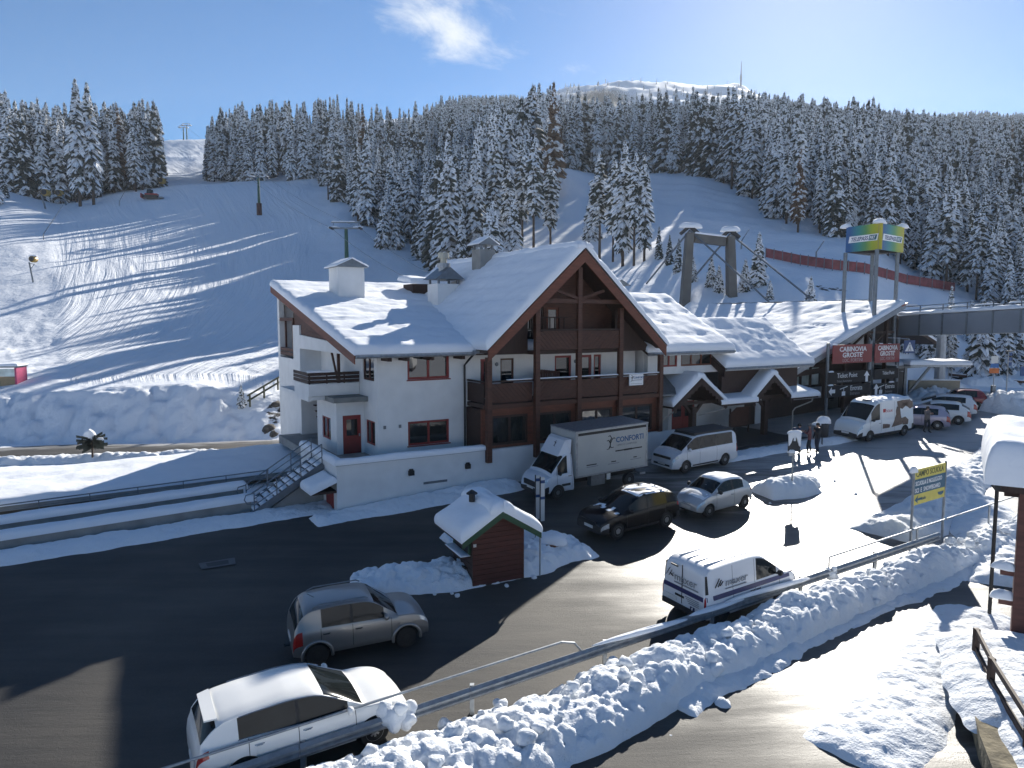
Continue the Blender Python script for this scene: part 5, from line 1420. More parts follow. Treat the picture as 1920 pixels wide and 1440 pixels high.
for pts in (((20.7, 0.3, 3.3), (20.5, 0.3, 3.15), (19.9, 0.4, 2.8), (19.75, 0.4, 2.6), (19.75, 0.4, 0.7)), ((24.9, 0.3, 3.25), (24.7, 0.3, 3.05), (23.2, 0.9, 2.7)), ((33.4, 0.3, 3.3), (33.3, 0.3, 3.05), (31.6, 0.3, 2.7), (31.35, 0.3, 2.5), (31.35, 0.3, 0.9))):
    q = MB(); q.tube(pts, 0.045, 8); q.build('downpipe', mat('pale_pipe', (0.34, 0.30, 0.26), 0.5), mid)
# stacked ski racks under the second porch, firewood bench under the first
bn = thing('ski_rack', 'wooden ski rack leaning at the white wall under the second porch', 'rack', XY(28.3, 2.2) + (Z0,), TH)
q = MB(); q.prism([(-0.9, 0, 0.5), (1.1, 0, 0.5), (1.1, 0, 1.75), (-0.2, 0, 1.75), (-0.9, 0, 1.3)], (0, 0.06, 0)); q.build('panel', M_WOOD, bn)
q = MB()
for a in (-0.8, 1.0): q.bar((a, 0.03, 0), (a, 0.03, 1.7), 0.09)
q.bar((-1.5, 0.1, 0.45), (0.9, 0.1, 0.45), 0.1); q.bar((-1.45, 0.1, 0), (-1.45, 0.1, 0.5), 0.08); q.build('leg', M_WOODD, bn)

# ---------------------------------------------------------------- gondola station
sta = thing('cable_car_station', 'dark cable car station under a huge snowy roof at the right end', 'station', (C0[0], C0[1], 0), TH)
SA, ZA, VF = 48.4, 9.95, 3.0
sr = 0.37
def srf(s): return ZA - sr * abs(s - SA)
e = 33.95
q = MB(); quad_slab(q, [(SA, VF, ZA), (e, VF, srf(e)), (e, 27, srf(e)), (SA, 27, ZA)], 0.3); q.build('roof', M_WOODD, sta)
q = MB(); quad_slab(q, [(SA, VF + 2.2, ZA), (SA + 9, VF + 2.2, srf(SA + 9)), (SA + 9, 27, srf(SA + 9)), (SA, 27, ZA)], 0.3); q.build('roof', M_WOODD, sta)
snow_slab('roof_snow', (e, 27, srf(e)), (e, VF - 0.05, srf(e)), (SA, VF - 0.05, ZA), (SA, 27, ZA), 0.36, 0.28, 0.10, 71, 0.3, sta, rnd=(1, 1, 1, 1), rows=5)
snow_slab('roof_snow', (SA + 9, VF + 2.2, srf(SA + 9)), (SA + 9, 27, srf(SA + 9)), (SA, 27, ZA), (SA, VF + 2.2, ZA), 0.36, 0.28, 0.08, 72, 0.4, sta, rnd=(1, 1, 0, 1))
q = MB(); q.prism([(e, VF - 0.02, srf(e) - 0.02), (SA, VF - 0.02, ZA - 0.02), (SA, VF - 0.02, ZA - 0.42), (e, VF - 0.02, srf(e) - 0.42)], (0, -0.07, 0)); q.build('bargeboard', mat('grey_board', (0.32, 0.33, 0.34), 0.6), sta)
q = MB(); q.prism([(SA - 0.6, VF - 0.1, ZA - 0.2), (SA + 0.25, VF - 0.1, ZA + 0.05), (SA + 0.25, VF + 2.3, ZA + 0.05), (SA - 0.6, VF + 2.3, ZA - 0.2)], (0, 0, -0.12)); q.build('ridge_flashing', mat('rust_red_metal', (0.3, 0.07, 0.04), 0.5), sta)
# front: dark hall, glazing, white panels
m = MB(); Ws = [(37.6, 38.5, 3.4, 4.9), (38.65, 39.7, 3.4, 4.9), (39.85, 40.9, 3.4, 4.9)]
wall_holes(m, FR(5.2), 33.8, 47.6, 0.6, 5.2, 0.3, Ws + [(42.0, 43.6, 1.3, 3.6)]); m.build('wall', M_WOODD, sta)
M_STAG = mat('painted_reflection_glass', (0.50, 0.60, 0.58), 0.12, var=0.35, scale=1.2, spec=0.8)  # bright reflection painted into the pale base colour of the panes
for w4 in Ws: window(sta, FR(5.2), *w4, n=1, fw=0.08, frame=M_DARK, glass=M_STAG)
q = MB(); q.box(37.5, 41.0, 5.1, 5.195, 2.4, 3.3); q.build('white_panel', mat('grey_white_panel', (0.42, 0.42, 0.42), 0.6), sta)
q = MB(); q.box(34.2, 47.6, 5.6, 25, 0.6, 5.6); q.build('inner_wall', M_WOODD, sta)
q = MB(); fbox(q, FR(5.2), 42.0, 43.6, 0.1, 0.14, 1.3, 3.6); q.build('door', M_GLASS, sta)
tr = MB()
for a in (41.4, 44.0, 46.6): tr.bar((a, VF + 0.4, 1.3), (a, VF + 0.4, srf(a) - 0.35), 0.26)
tr.bar((39.0, VF + 0.4, 6.0), (47.2, VF + 0.4, 6.0), 0.22); tr.bar((43.0, VF + 0.4, 7.6), (47.6, VF + 0.4, 7.6), 0.18)
for a, b in ((41.4, 44.0), (44.0, 46.6)):
    tr.bar((a, VF + 0.4, 6.1), (b, VF + 0.4, min(7.6, srf(b) - 0.4)), 0.13); tr.bar((b, VF + 0.42, 6.1), (a, VF + 0.42, min(7.6, srf(a) - 0.5)), 0.13)
for k in range(7): tr.bar((35.5 + k * 1.9, VF + 0.2, srf(35.5 + k * 1.9) - 0.45), (35.5 + k * 1.9, 9, srf(35.5 + k * 1.9) - 0.45), 0.14, 0.2)
tr.build('timber_truss', M_WOODD, sta)
q = MB(); q.prism([(34.4, VF + 0.5, 4.3), (39.2, VF + 0.5, 4.6), (39.2, VF + 0.5, 5.0), (34.4, VF + 0.5, 4.7)], (0, 0.1, 0)); q.build('fascia_board', M_WOODD, sta)
q = MB(); q.box(47.2, 49.2, VF + 0.3, VF + 0.6, 1.6, 4.3); q.box(46.9, 49.4, VF + 0.25, 7.5, 4.35, 4.6); q.build('right_wall', M_DARK, sta)
snow_slab('canopy_snow', (46.6, VF - 0.6, 4.9), (50.6, VF - 0.6, 4.9), (50.6, 7.5, 5.0), (46.6, 7.5, 5.0), 0.35, 0.3, 0.06, 75, 0.3, sta)
q = MB(); q.box(46.7, 50.5, VF - 0.5, 7.4, 4.65, 4.88); q.build('canopy', M_GREYM, sta)
# ---------------------------------------------------------------- vehicles
def paint(name, c, metal=0.0, rough=0.35, var=0.03): return mat(name, c, rough, metal, var=var, scale=1.5, coat=0.4)
M_CGLASS = mat('car_glass', (0.010, 0.013, 0.014), 0.06, var=0.3, scale=2, spec=0.30)
M_TYRE = mat('tyre_rubber', (0.014, 0.014, 0.015), 0.8, var=0.2, scale=12)
M_RIM = mat('alloy_rim', (0.34, 0.35, 0.36), 0.35, 0.8, var=0.1)
M_RIMD = mat('dark_rim', (0.03, 0.03, 0.033), 0.45, 0.5, var=0.1)
M_HEAD = mat('headlight_lens', (0.55, 0.58, 0.60), 0.12, 0.3, var=0.3, scale=18, coat=0.8)
M_TAIL = mat('tail_light_lens', (0.32, 0.012, 0.010), 0.15, var=0.2, scale=14, coat=0.6)
M_PLATE = mat('plate_white', (0.62, 0.62, 0.60), 0.5, var=0.05)
M_CLAD = mat('black_cladding', (0.020, 0.020, 0.022), 0.65, var=0.2, scale=8)
M_ROADDIRT = mat('chrome_trim', (0.5, 0.5, 0.5), 0.25, 0.9, var=0.1)
def itp(tab, x):
    xs = [p[0] for p in tab]; zs = [p[1] for p in tab]
    w = max(0.0, min(0.16, (x - xs[0]) * 0.8, (xs[-1] - x) * 0.8))
    return float(sum(np.interp(x + w * o, xs, zs) * k for o, k in ((-1, 0.12), (-0.5, 0.22), (0, 0.32), (0.5, 0.22), (1, 0.12))))
class Car:
    def __init__(s, name, label, cat, loc, rot, belt, roof, W, axles, r, sill=0.26, tum=0.80, paintm=None, group=None, rim=M_RIM, spokes=5, clad=0.0, nose=0.16, tail=0.10, archx=0.05, front_low=0.30, rear_low=0.34, crown=0.05, tyre_w=0.21):
        s.root = thing(name, label, cat, loc, rot, group)
        s.belt = sorted(belt); s.roof = sorted(roof); s.W = W; s.ax = axles; s.r = r; s.sill = sill; s.tum = tum; s.pm = paintm; s.clad = clad
        s.x0 = s.belt[0][0]; s.x1 = s.belt[-1][0]; s.nose = nose; s.tail = tail; s.arch = r + archx; s.fl = front_low; s.rl = rear_low; s.crown = crown
        s.rim = rim; s.spokes = spokes; s.tw = tyre_w
        s.zmax = max(z for x, z in roof)
        L = s.x1 - s.x0
        xs = set(np.linspace(s.x0, s.x1, int(L / 0.085) + 2).tolist())
        for t in (belt, roof):
            for p in t: xs.add(p[0])
        for a in axles:
            for k in range(-9, 10): xs.add(a + s.arch * math.sin(k / 9 * math.pi / 2))
        for e in (0.012, 0.035, 0.07, 0.12): xs.add(s.x0 + e); xs.add(s.x1 - e)
        xs = sorted(x for x in xs if s.x0 <= x <= s.x1)
        s.X = [xs[0]]
        for x in xs[1:]:
            if x - s.X[-1] > 0.012: s.X.append(x)
        s.S = [s.section(x) for x in s.X]
    def section(s, x):
        zb = itp(s.belt, x)
        zr = itp(s.roof, x) if s.roof[0][0] <= x <= s.roof[-1][0] else zb
        zr = max(zr, zb)
        q = min(1.0, (zr - zb) / max(0.25, (s.zmax - zb)))
        fx = max(0, (x - (s.x1 - 0.55)) / 0.55); bx = max(0, ((s.x0 + 0.35) - x) / 0.35)
        hw = s.W / 2 * (1 - s.nose * fx ** 2.2 - s.tail * bx ** 2.4)
        zs = s.sill + (s.fl - s.sill) * fx ** 2 + (s.rl - s.sill) * bx ** 2
        for a in s.ax:
            d = abs(x - a)
            if d < s.arch: zs = max(zs, s.r + math.sqrt(max(0, s.arch ** 2 - d * d)) - 0.02)
        h = zb - s.sill
        P = [(hw * 0.93, zs), (hw * 0.985, max(zs + 0.012, s.sill + 0.16 * h)), (hw, max(zs + 0.024, s.sill + 0.48 * h)), (hw * 0.992, max(zs + 0.036, zb - 0.20 * h)), (hw * 0.955, max(zs + 0.05, zb - 0.01))]
        hood = [0.93, 0.90, 0.84, 0.74, 0.40, 0.0]
        t = s.tum
        cab = [0.945, 0.945 + (t - 0.945) * 0.90, t * 0.985, t * 0.90, t * 0.48, 0.0]
        zz_h = [zb + s.crown * (1 - (f / 0.93) ** 2) for f in hood]
        dz = zr - zb
        zz_c = [zb + 0.012, zb + dz * 0.90, zr - 0.035, zr - 0.006, zr + 0.018, zr + 0.026]
        for k in range(6):
            y = hw * (hood[k] * (1 - q) + cab[k] * q)
            z = max(zz_c[k], zb) + s.crown * (1 - (hood[k] / 0.93) ** 2) * (1 - q)
            if k: z = max(z, P[-1][1])
            P.append((y, max(z, zs + 0.055 + 0.002 * k)))
        return P
    def side_y(s, x, z):
        P = s.section(x)
        for i in range(len(P) - 1):
            if P[i][1] <= z <= P[i + 1][1] + 1e-6 and P[i + 1][1] > P[i][1]:
                t = (z - P[i][1]) / (P[i + 1][1] - P[i][1]); return P[i][0] + (P[i + 1][0] - P[i][0]) * t
        return P[4][0]
    def body(s, region):
        """region(xm, j, side) -> (name, key, material) for every facet of the shell"""
        groups = {}
        n = len(s.S[0])
        for i in range(len(s.X) - 1):
            xm = (s.X[i] + s.X[i + 1]) / 2
            for j in range(n - 1):
                for sd in (1, -1):
                    g = region(xm, j, sd)
                    mb = groups.setdefault(g[:2], (MB(), g[2]))[0]
                    a, b = s.S[i], s.S[i + 1]
                    vs = [(s.X[i], sd * a[j][0], a[j][1]), (s.X[i + 1], sd * b[j][0], b[j][1]), (s.X[i + 1], sd * b[j + 1][0], b[j + 1][1]), (s.X[i], sd * a[j + 1][0], a[j + 1][1])]
                    mb.add(vs if sd > 0 else vs[::-1], [(0, 1, 2, 3)])
        for x, P, fr in ((s.X[0], s.S[0], 0), (s.X[-1], s.S[-1], 1)):
            nm = region(x, -1, 1)
            mb = groups.setdefault(nm[:2], (MB(), nm[2]))[0]
            poly = [(x, y, z) for y, z in P] + [(x, -y, z) for y, z in P[::-1][1:]]
            mb.add(poly, [tuple(range(len(poly)))])
        s.parts = {}
        for (nm, key), (mb, m) in groups.items():
            me = mb.mesh(nm, m, False)
            bm = bmesh.new(); bm.from_mesh(me); bmesh.ops.remove_doubles(bm, verts=bm.verts, dist=0.0008)
            bmesh.ops.recalc_face_normals(bm, faces=bm.faces)
            bm.to_mesh(me); bm.free()
            me.polygons.foreach_set('use_smooth', [True] * len(me.polygons)); me.set_sharp_from_angle(angle=R(32))
            s.parts[(nm, key)] = link(nm, me, s.root)
        u = MB(); u.box(s.x0 + 0.12, s.x1 - 0.14, -s.W / 2 + 0.27, s.W / 2 - 0.27, s.sill - 0.03, s.sill + 0.36); u.box(max(s.x0 + 0.3, s.ax[1] + s.arch), min(s.x1 - 0.4, s.ax[0] - s.arch), -s.W / 2 + 0.1, s.W / 2 - 0.1, s.sill - 0.02, s.sill + 0.05); u.build('underbody', M_BLACK, s.root)
    def wheels(s, rims=True):
        for a in s.ax:
            for sd in (1, -1):
                y = sd * (s.W / 2 - s.tw / 2 - 0.025)
                w = MB(); r, h = s.r, s.tw / 2
                w.lathe([(r * 0.62, -h), (r * 0.9, -h), (r * 0.985, -h * 0.72), (r, -h * 0.3), (r, h * 0.3), (r * 0.985, h * 0.72), (r * 0.9, h), (r * 0.62, h)], (a, y, r - 0.006), 22, 'y')
                wo = w.build('wheel', M_TYRE, s.root); wo.data.polygons.foreach_set('use_smooth', [True] * len(wo.data.polygons)); wo.data.set_sharp_from_angle(angle=R(40))
                g = MB(); o = sd * (h - 0.015)
                g.lathe([(r * 0.64, 0), (r * 0.64, sd * 0.012), (r * 0.57, sd * 0.016), (r * 0.57, -sd * 0.03)], (a, y + o, r - 0.006), 22, 'y')
                for k in range(s.spokes):
                    an = 2 * math.pi * k / s.spokes + 0.3
                    g.bar((a + 0.05 * r * math.cos(an), y + o + sd * 0.006, r + 0.05 * r * math.sin(an)), (a + 0.6 * r * math.cos(an), y + o + sd * 0.004, r + 0.6 * r * math.sin(an)), 0.30 * r if s.spokes < 7 else 0.14 * r, 0.02, up=(0, 1, 0))
                g.lathe([(r * 0.15, 0), (r * 0.13, sd * 0.02), (0.01, sd * 0.022)], (a, y + o, r - 0.006), 12, 'y')
                g.build('rim', s.rim, wo)
    def gap(s, xs, lo=1, hi=4, sides=(1, -1)):
        """dark joints of doors and panels"""
        mb = MB()
        for x in xs:
            for sd in sides:
                A = s.section(x - 0.007); B = s.section(x + 0.007)
                for j in range(lo, hi): mb.add([(x - 0.007, sd * (A[j][0] + 0.003), A[j][1]), (x + 0.007, sd * (B[j][0] + 0.003), B[j][1]), (x + 0.007, sd * (B[j + 1][0] + 0.003), B[j + 1][1]), (x - 0.007, sd * (A[j + 1][0] + 0.003), A[j + 1][1])], [(0, 1, 2, 3)])
        return tag(mb.build('panel_joint', M_BLACK, s.root), kind='stuff')
    def strip(s, x0, x1, z0, z1, m, name, sides=(1, -1), off=0.004, parent=None, n=14):
        """band lying on the flank between two heights"""
        for sd in sides:
            mb = MB()
            xs = np.linspace(x0, x1, n)
            zf0 = z0 if callable(z0) else (lambda x: z0); zf1 = z1 if callable(z1) else (lambda x: z1)
            for a, b in zip(xs[:-1], xs[1:]):
                zs = [(zf0(a), zf0(b)), (zf1(a), zf1(b))]
                K = 4
                for k in range(K):
                    za0 = zs[0][0] + (zs[1][0] - zs[0][0]) * k / K; za1 = zs[0][0] + (zs[1][0] - zs[0][0]) * (k + 1) / K
                    zb0 = zs[0][1] + (zs[1][1] - zs[0][1]) * k / K; zb1 = zs[0][1] + (zs[1][1] - zs[0][1]) * (k + 1) / K
                    mb.add([(a, sd * (s.side_y(a, za0) + off), za0), (b, sd * (s.side_y(b, zb0) + off), zb0), (b, sd * (s.side_y(b, zb1) + off), zb1), (a, sd * (s.side_y(a, za1) + off), za1)], [(0, 1, 2, 3)])
            mb.build(name, m, parent or s.root, True)
    def handle(s, x, z, parent, m=None, sides=(1, -1)):
        for sd in sides:
            y = s.side_y(x, z)
            mb = MB(); mb.tube([(x - 0.09, sd * (y + 0.002), z), (x - 0.06, sd * (y + 0.03), z), (x + 0.06, sd * (y + 0.03), z), (x + 0.09, sd * (y + 0.002), z)], 0.014, 6)
            mb.build('handle', m or M_BLACK, parent.get(sd) if isinstance(parent, dict) else parent)
    def mirrors(s, x, m=None):
        zb = itp(s.belt, x)
        for sd in (1, -1):
            y = s.side_y(x, zb - 0.02)
            mb = MB(); c = (x, sd * (y + 0.14), zb + 0.09); n = 10
            mb.lathe([(0.02, -0.05), (0.085, -0.045), (0.10, 0.0), (0.07, 0.06), (0.015, 0.085)], c, n, 'x'); mb.bar((x, sd * (y - 0.02), zb + 0.03), (x, sd * (y + 0.10), zb + 0.06), 0.05)
            mb.build('mirror', m or s.pm, s.root, True)
    def plate(s, front=True, rear=True, z=0.48, zr=None, txt=None):
        for on, x, zz in ((front, s.x1 + 0.012, z), (rear, s.x0 - 0.012, zr or z)):
            if on:
                mb = MB(); mb.box(x - 0.012, x + 0.012, -0.26, 0.26, zz - 0.055, zz + 0.055); o = mb.build('number_plate', M_PLATE, s.root)
    def patch(s, pts, m, name, off=0.006):
        """polygon laid on an end face (x constant)"""
        mb = MB(); x = pts[0][0]; mb.add(pts, [tuple(range(len(pts)))]); return mb.build(name, m, s.root)
    def cover(s, x0, x1, j0, t, m, name, seed=1, holes=0.0):
        """snow on the upper skin from facet row j0 to the centre line"""
        X = np.linspace(x0, x1, max(6, int((x1 - x0) / 0.07))); rows = []
        for x in X:
            P = s.section(x); half = P[j0:]
            pts = []
            prof = [(y, z) for y, z in half] + [(-y, z) for y, z in half[::-1][1:]]
            d = np.concatenate([[0], np.cumsum([math.dist(prof[i], prof[i + 1]) for i in range(len(prof) - 1)])])
            q = np.linspace(0, d[-1], 26)
            yy = np.interp(q, d, [p[0] for p in prof]); zz = np.interp(q, d, [p[1] for p in prof])
            e = np.clip(np.minimum(q, d[-1] - q) / 0.12, 0, 1); ex = min(1, (x - x0) / 0.12, (x1 - x) / 0.12)
            w = t * np.sqrt(np.clip(1 - (1 - e) ** 2, 0, 1)) * math.sqrt(max(0, 1 - (1 - ex) ** 2)) * (1 + 0.6 * fbm(x * 4 + 0 * q, q * 4, 3, seed))
            if holes: w = w - holes * t * (vnoise(x * 5 + 0 * q, q * 5, seed + 3) > 0.55) * 2.0
            rows.append(np.stack([0 * q + x, yy, zz + w - 0.004], -1))
        return link(name, grid_mesh(name, np.array(rows), m), s.root)
def std_region(car, wsx, rwx, win, doors, hoodx, lampf, lampr, rearwin=True, jtail=(2, 3), jhead=(2, 3), pillar=M_BLACK, bumper=True, pan=None):
    """usual division of a car body into named parts"""
    pm = car.pm
    def f(x, j, sd):
        if j == -1: return ('front_bumper', 'f', M_CLAD if car.clad else pm) if x > 0 else ('rear_bumper', 'r', pm)
        if wsx and wsx[0] < x < wsx[1] and j >= 7: return ('windscreen', 'w', M_CGLASS)
        if rwx and rwx[0] < x < rwx[1] and j >= 7: return ('rear_window', 'w', M_CGLASS)
        if j == 5:
            for k, (a, b) in enumerate(win):
                if a < x < b: return ('side_window', (k, sd), M_CGLASS)
            if win and win[-1][0] - 0.0 < x < win[0][1]: return ('window_pillar', 'p', pillar)
        if lampf and x > lampf and j in jhead: return ('headlight', sd, M_HEAD)
        if lampr and x < lampr and j in jtail: return ('tail_light', sd, M_TAIL)
        if car.clad and j == 0: return ('cladding', 'c', M_CLAD)
        if x > car.x1 - 0.30 and j <= 1: return ('front_bumper', 'f', M_CLAD if car.clad else pm)
        if x < car.x0 + 0.25 and j <= 1: return ('rear_bumper', 'r', M_CLAD if car.clad else pm)
        for k, (a, b) in enumerate(doors):
            if a < x < b and 1 <= j <= 4: return ('door', (k, sd), pm)
        if x > hoodx and j >= 4: return ('bonnet', 'b', pm)
        if wsx and (not rwx or x > rwx[1]) and x < wsx[0] and j >= 7: return ('roof', 'r', pan or pm)
        return ('body', 'b', pm)
    return f
def place_by_wheels(front_px, rear_px, W, near, wb):
    """position and heading of a car from the ground points of its two near wheels"""
    a = G(*front_px); b = G(*rear_px)
    d = Vector((a.x - b.x, a.y - b.y)); rot = math.atan2(d.y, d.x); d.normalize()
    side = Vector((d.y, -d.x)) if near == 'left' else Vector((-d.y, d.x))
    c = (Vector((a.x, a.y)) + Vector((b.x, b.y))) / 2 + side * (W / 2 - 0.12)
    return c, rot
def put(c, rot, dx=0.0):
    x = c.x + dx * math.cos(rot); y = c.y + dx * math.sin(rot)
    return (x, y, float(gp(x, y)) + 0.01)
def tilt(car, rot):
    """lean the car with the slope of the road along its heading"""
    x, y = car.root.location.x, car.root.location.y
    e = 1.0
    p = math.atan((float(gp(x + e * math.cos(rot), y + e * math.sin(rot))) - float(gp(x - e * math.cos(rot), y - e * math.sin(rot)))) / (2 * e))
    q = math.atan((float(gp(x - e * math.sin(rot), y + e * math.cos(rot))) - float(gp(x + e * math.sin(rot), y - e * math.cos(rot)))) / (2 * e))
    car.root.rotation_euler = (q, -p, rot)

# --- grey small SUV in the middle of the shade
c, rot = place_by_wheels((762, 1212), (598, 1246), 1.69, 'right', 2.435)
pg = paint('grey_metallic', (0.25, 0.245, 0.24), 0.55, 0.32)
k = Car('small_suv', 'small grey off-road car with black steel wheels driving in the shade', 'car', put(c, rot), rot,
        belt=[(-1.85, 0.66), (-1.82, 0.92), (-1.70, 1.04), (-0.9, 1.03), (0.2, 1.0), (0.82, 0.99), (1.35, 0.96), (1.66, 0.88), (1.80, 0.74), (1.85, 0.60)],
        roof=[(-1.78, 1.05), (-1.66, 1.30), (-1.52, 1.50), (-1.30, 1.555), (-0.6, 1.595), (0.1, 1.57), (0.34, 1.50), (0.98, 1.0)],
        W=1.69, axles=(1.20, -1.235), r=0.31, sill=0.30, tum=0.80, paintm=pg, rim=M_RIMD, spokes=8, clad=0, nose=0.10, tail=0.07)
k.body(std_region(k, (0.36, 0.96), (-1.78, -1.54), [(-0.22, 0.60), (-1.10, -0.32)], [(-0.28, 0.78), (-1.12, -0.28)], 0.95, 1.62, -1.62, jhead=(3,), jtail=(2, 3)))
k.wheels(); k.gap((-1.12, -0.28, 0.78)); k.mirrors(0.62)
dd = {sd: k.parts[('door', (0, sd))] for sd in (1, -1)}; k.handle(-0.12, 0.86, dd); dd = {sd: k.parts[('door', (1, sd))] for sd in (1, -1)}; k.handle(-0.98, 0.88, dd)
for sd in (1, -1):
    q = MB(); q.tube([(0.2, sd * 0.60, 1.575), (0.1, sd * 0.61, 1.625), (-1.1, sd * 0.61, 1.625), (-1.3, sd * 0.6, 1.555)], 0.018, 6); q.build('roof_rail', M_GREYM, k.root)
    for a in k.ax:     # flared wheel arches
        q = MB(); pts = [(a + 0.395 * math.cos(t_), sd * 0.842, 0.31 + 0.395 * math.sin(t_)) for t_ in np.linspace(-0.15, math.pi + 0.15, 15)]
        q.tube(pts, 0.045, 8); q.build('wheel_arch', pg, k.root, True)
k.plate(z=0.5, zr=0.62)
q = MB(); q.tube([(-1.86, 0, 0.36), (-2.0, 0, 0.34), (-2.0, 0, 0.42)], 0.025, 6); q.build('tow_bar', M_BLACK, k.root)
q = MB(); q.tube([(-1.15, 0, 1.57), (-1.35, 0, 1.72)], 0.008, 5); q.build('aerial', M_BLACK, k.root)
tilt(k, rot)

# --- white crossover by the guard rail
rot = TH - R(1.0)
c = Vector(XY(-5.75, -15.75))
pw = paint('pearl_white', (0.74, 0.74, 0.72), 0.0, 0.3)
k = Car('crossover', 'large white crossover parked along the guard rail at the bottom of the view', 'car', put(c, rot), rot,
        belt=[(-2.25, 0.70), (-2.21, 0.95), (-2.08, 1.10), (-1.2, 1.10), (0.0, 1.04), (0.95, 1.00), (1.6, 0.95), (2.0, 0.84), (2.2, 0.70), (2.25, 0.58)],
        roof=[(-2.16, 1.12), (-1.92, 1.42), (-1.80, 1.50), (-1.3, 1.57), (-0.4, 1.61), (0.1, 1.57), (0.32, 1.50), (1.18, 1.01)],
        W=1.86, axles=(1.36, -1.36), r=0.35, sill=0.27, tum=0.77, paintm=pw, nose=0.2, tail=0.12, spokes=7)
k.body(std_region(k, (0.32, 1.14), (-2.14, -1.84), [(-0.22, 0.78), (-1.42, -0.30)], [(-0.26, 0.95), (-1.25, -0.26)], 1.15, 1.95, -2.0, jhead=(3,), jtail=(3,)))
k.wheels(); k.gap((-1.25, -0.26, 0.95)); k.mirrors(0.8)
for i, x in enumerate((-0.08, -1.05)):
    dd = {sd: k.parts[('door', (i, sd))] for sd in (1, -1)}; k.handle(x, 0.92, dd, M_ROADDIRT)
for sd in (1, -1):
    q = MB()
    pts = [(x, sd * (k.section(x)[6][0] + 0.012), k.section(x)[6][1] + 0.01) for x in np.linspace(-1.4, 0.6, 14)]
    q.tube(pts, 0.014, 5); q.tube([(x, sd * (k.section(x)[5][0] + 0.012), k.section(x)[5][1]) for x in np.linspace(-1.45, 0.85, 14)], 0.010, 5)
    tag(q.build('chrome_strip', M_ROADDIRT, k.root), kind='stuff')
q = MB()
for w_ in (0.35, -0.1): q.tube([(1.12, w_ + 0.25, 1.05), (0.95, w_, 1.12), (0.72, w_ - 0.3, 1.25)], 0.012, 5)
tag(q.build('wipers', M_BLACK, k.root), kind='stuff')
q = MB(); q.prism([(-1.78, -0.62, 1.52), (-1.78, 0.62, 1.52), (-2.02, 0.56, 1.50), (-2.02, -0.56, 1.50)], (0, 0, 0.035)); q.build('roof_spoiler', pw, k.root)
k.plate(); tilt(k, rot)

# --- white delivery van with lettering
rot = TH + R(0.5)
c = Vector(XY(7.75, -15.8))
pv = paint('van_white', (0.68, 0.69, 0.71), 0.0, 0.35)
k = Car('delivery_van', 'small white delivery van with a dark blue stripe behind the guard rail', 'van', put(c, rot), rot,
        belt=[(-2.12, 0.62), (-2.11, 1.02), (-1.95, 1.04), (0.0, 1.04), (1.15, 1.05), (1.7, 0.98), (2.0, 0.82), (2.1, 0.66), (2.13, 0.52)],
        roof=[(-2.10, 1.06), (-2.07, 1.55), (-2.03, 1.70), (-1.9, 1.78), (-1.0, 1.82), (0.0, 1.82), (0.35, 1.76), (0.60, 1.62), (1.36, 1.07)],
        W=1.83, axles=(1.28, -1.42), r=0.32, sill=0.26, tum=0.86, paintm=pv, nose=0.16, tail=0.04, spokes=8, rim=M_RIMD)
k.body(std_region(k, (0.60, 1.32), None, [(0.12, 1.02)], [(0.02, 1.12), (-0.95, 0.0)], 1.32, 1.85, -2.06, jhead=(3,), jtail=(2, 3)))
k.wheels(); k.gap((-0.95, 0.01, 1.12), 1, 6); k.mirrors(1.0, M_CLAD)
k.strip(-2.05, 1.9, 0.86, 1.0, mat('navy_stripe', (0.016, 0.022, 0.10), 0.4), 'stripe')
for sd in (1, -1):
    q = MB(); q.prism([(-2.075, sd * 0.845, 1.08), (-1.98, sd * 0.865, 1.08), (-2.0, sd * 0.80, 1.62), (-2.06, sd * 0.79, 1.62)], (0, sd * 0.012, 0)); q.build('tail_light_cover', M_BLACK, k.root)
dd = {sd: k.parts[('door', (0, sd))] for sd in (1, -1)}; k.handle(0.14, 0.80, dd); dd = {sd: k.parts[('door', (1, sd))] for sd in (1, -1)}; k.handle(-0.12, 0.80, dd)
x = -2.135
q = MB(); q.box(x - 0.004, x + 0.03, -0.80, 0.80, 0.86, 0.99); q.build('rear_stripe', MATS['navy_stripe'], k.root)
q = MB(); q.box(x - 0.006, x + 0.03, 0.04, 0.046, 0.5, 1.72); tag(q.build('door_joint', M_BLACK, k.root), kind='stuff')
q = MB(); q.box(x - 0.02, x, -0.06, 0.30, 0.70, 0.76); q.build('door_grip', M_BLACK, k.root)
q = MB(); q.box(x - 0.02, x, 0.2, 0.50, 1.60, 1.65); q.build('brake_light', M_BLACK, k.root)
q = MB(); q.box(x - 0.02, x, 0.25, 0.78, 0.52, 0.65); q.build('number_plate', M_PLATE, k.root)
q = MB(); q.box(x - 0.03, x + 0.1, -0.84, 0.84, 0.30, 0.46); q.build('rear_bumper_cover', M_CLAD, k.root)
text_part('lettering', 'maxer', 0.34, (x - 0.008, 0.36, 1.17), (0, -1, 0), (0, 0, 1), M_GRYL, k.root, sx=1.05)
text_part('lettering', 'maxer', 0.34, (-1.28, -(k.side_y(-1.0, 1.3) + 0.03), 1.18), (1, 0, 0), (0, -0.06, 1), M_GRYL, k.root, sx=1.1)
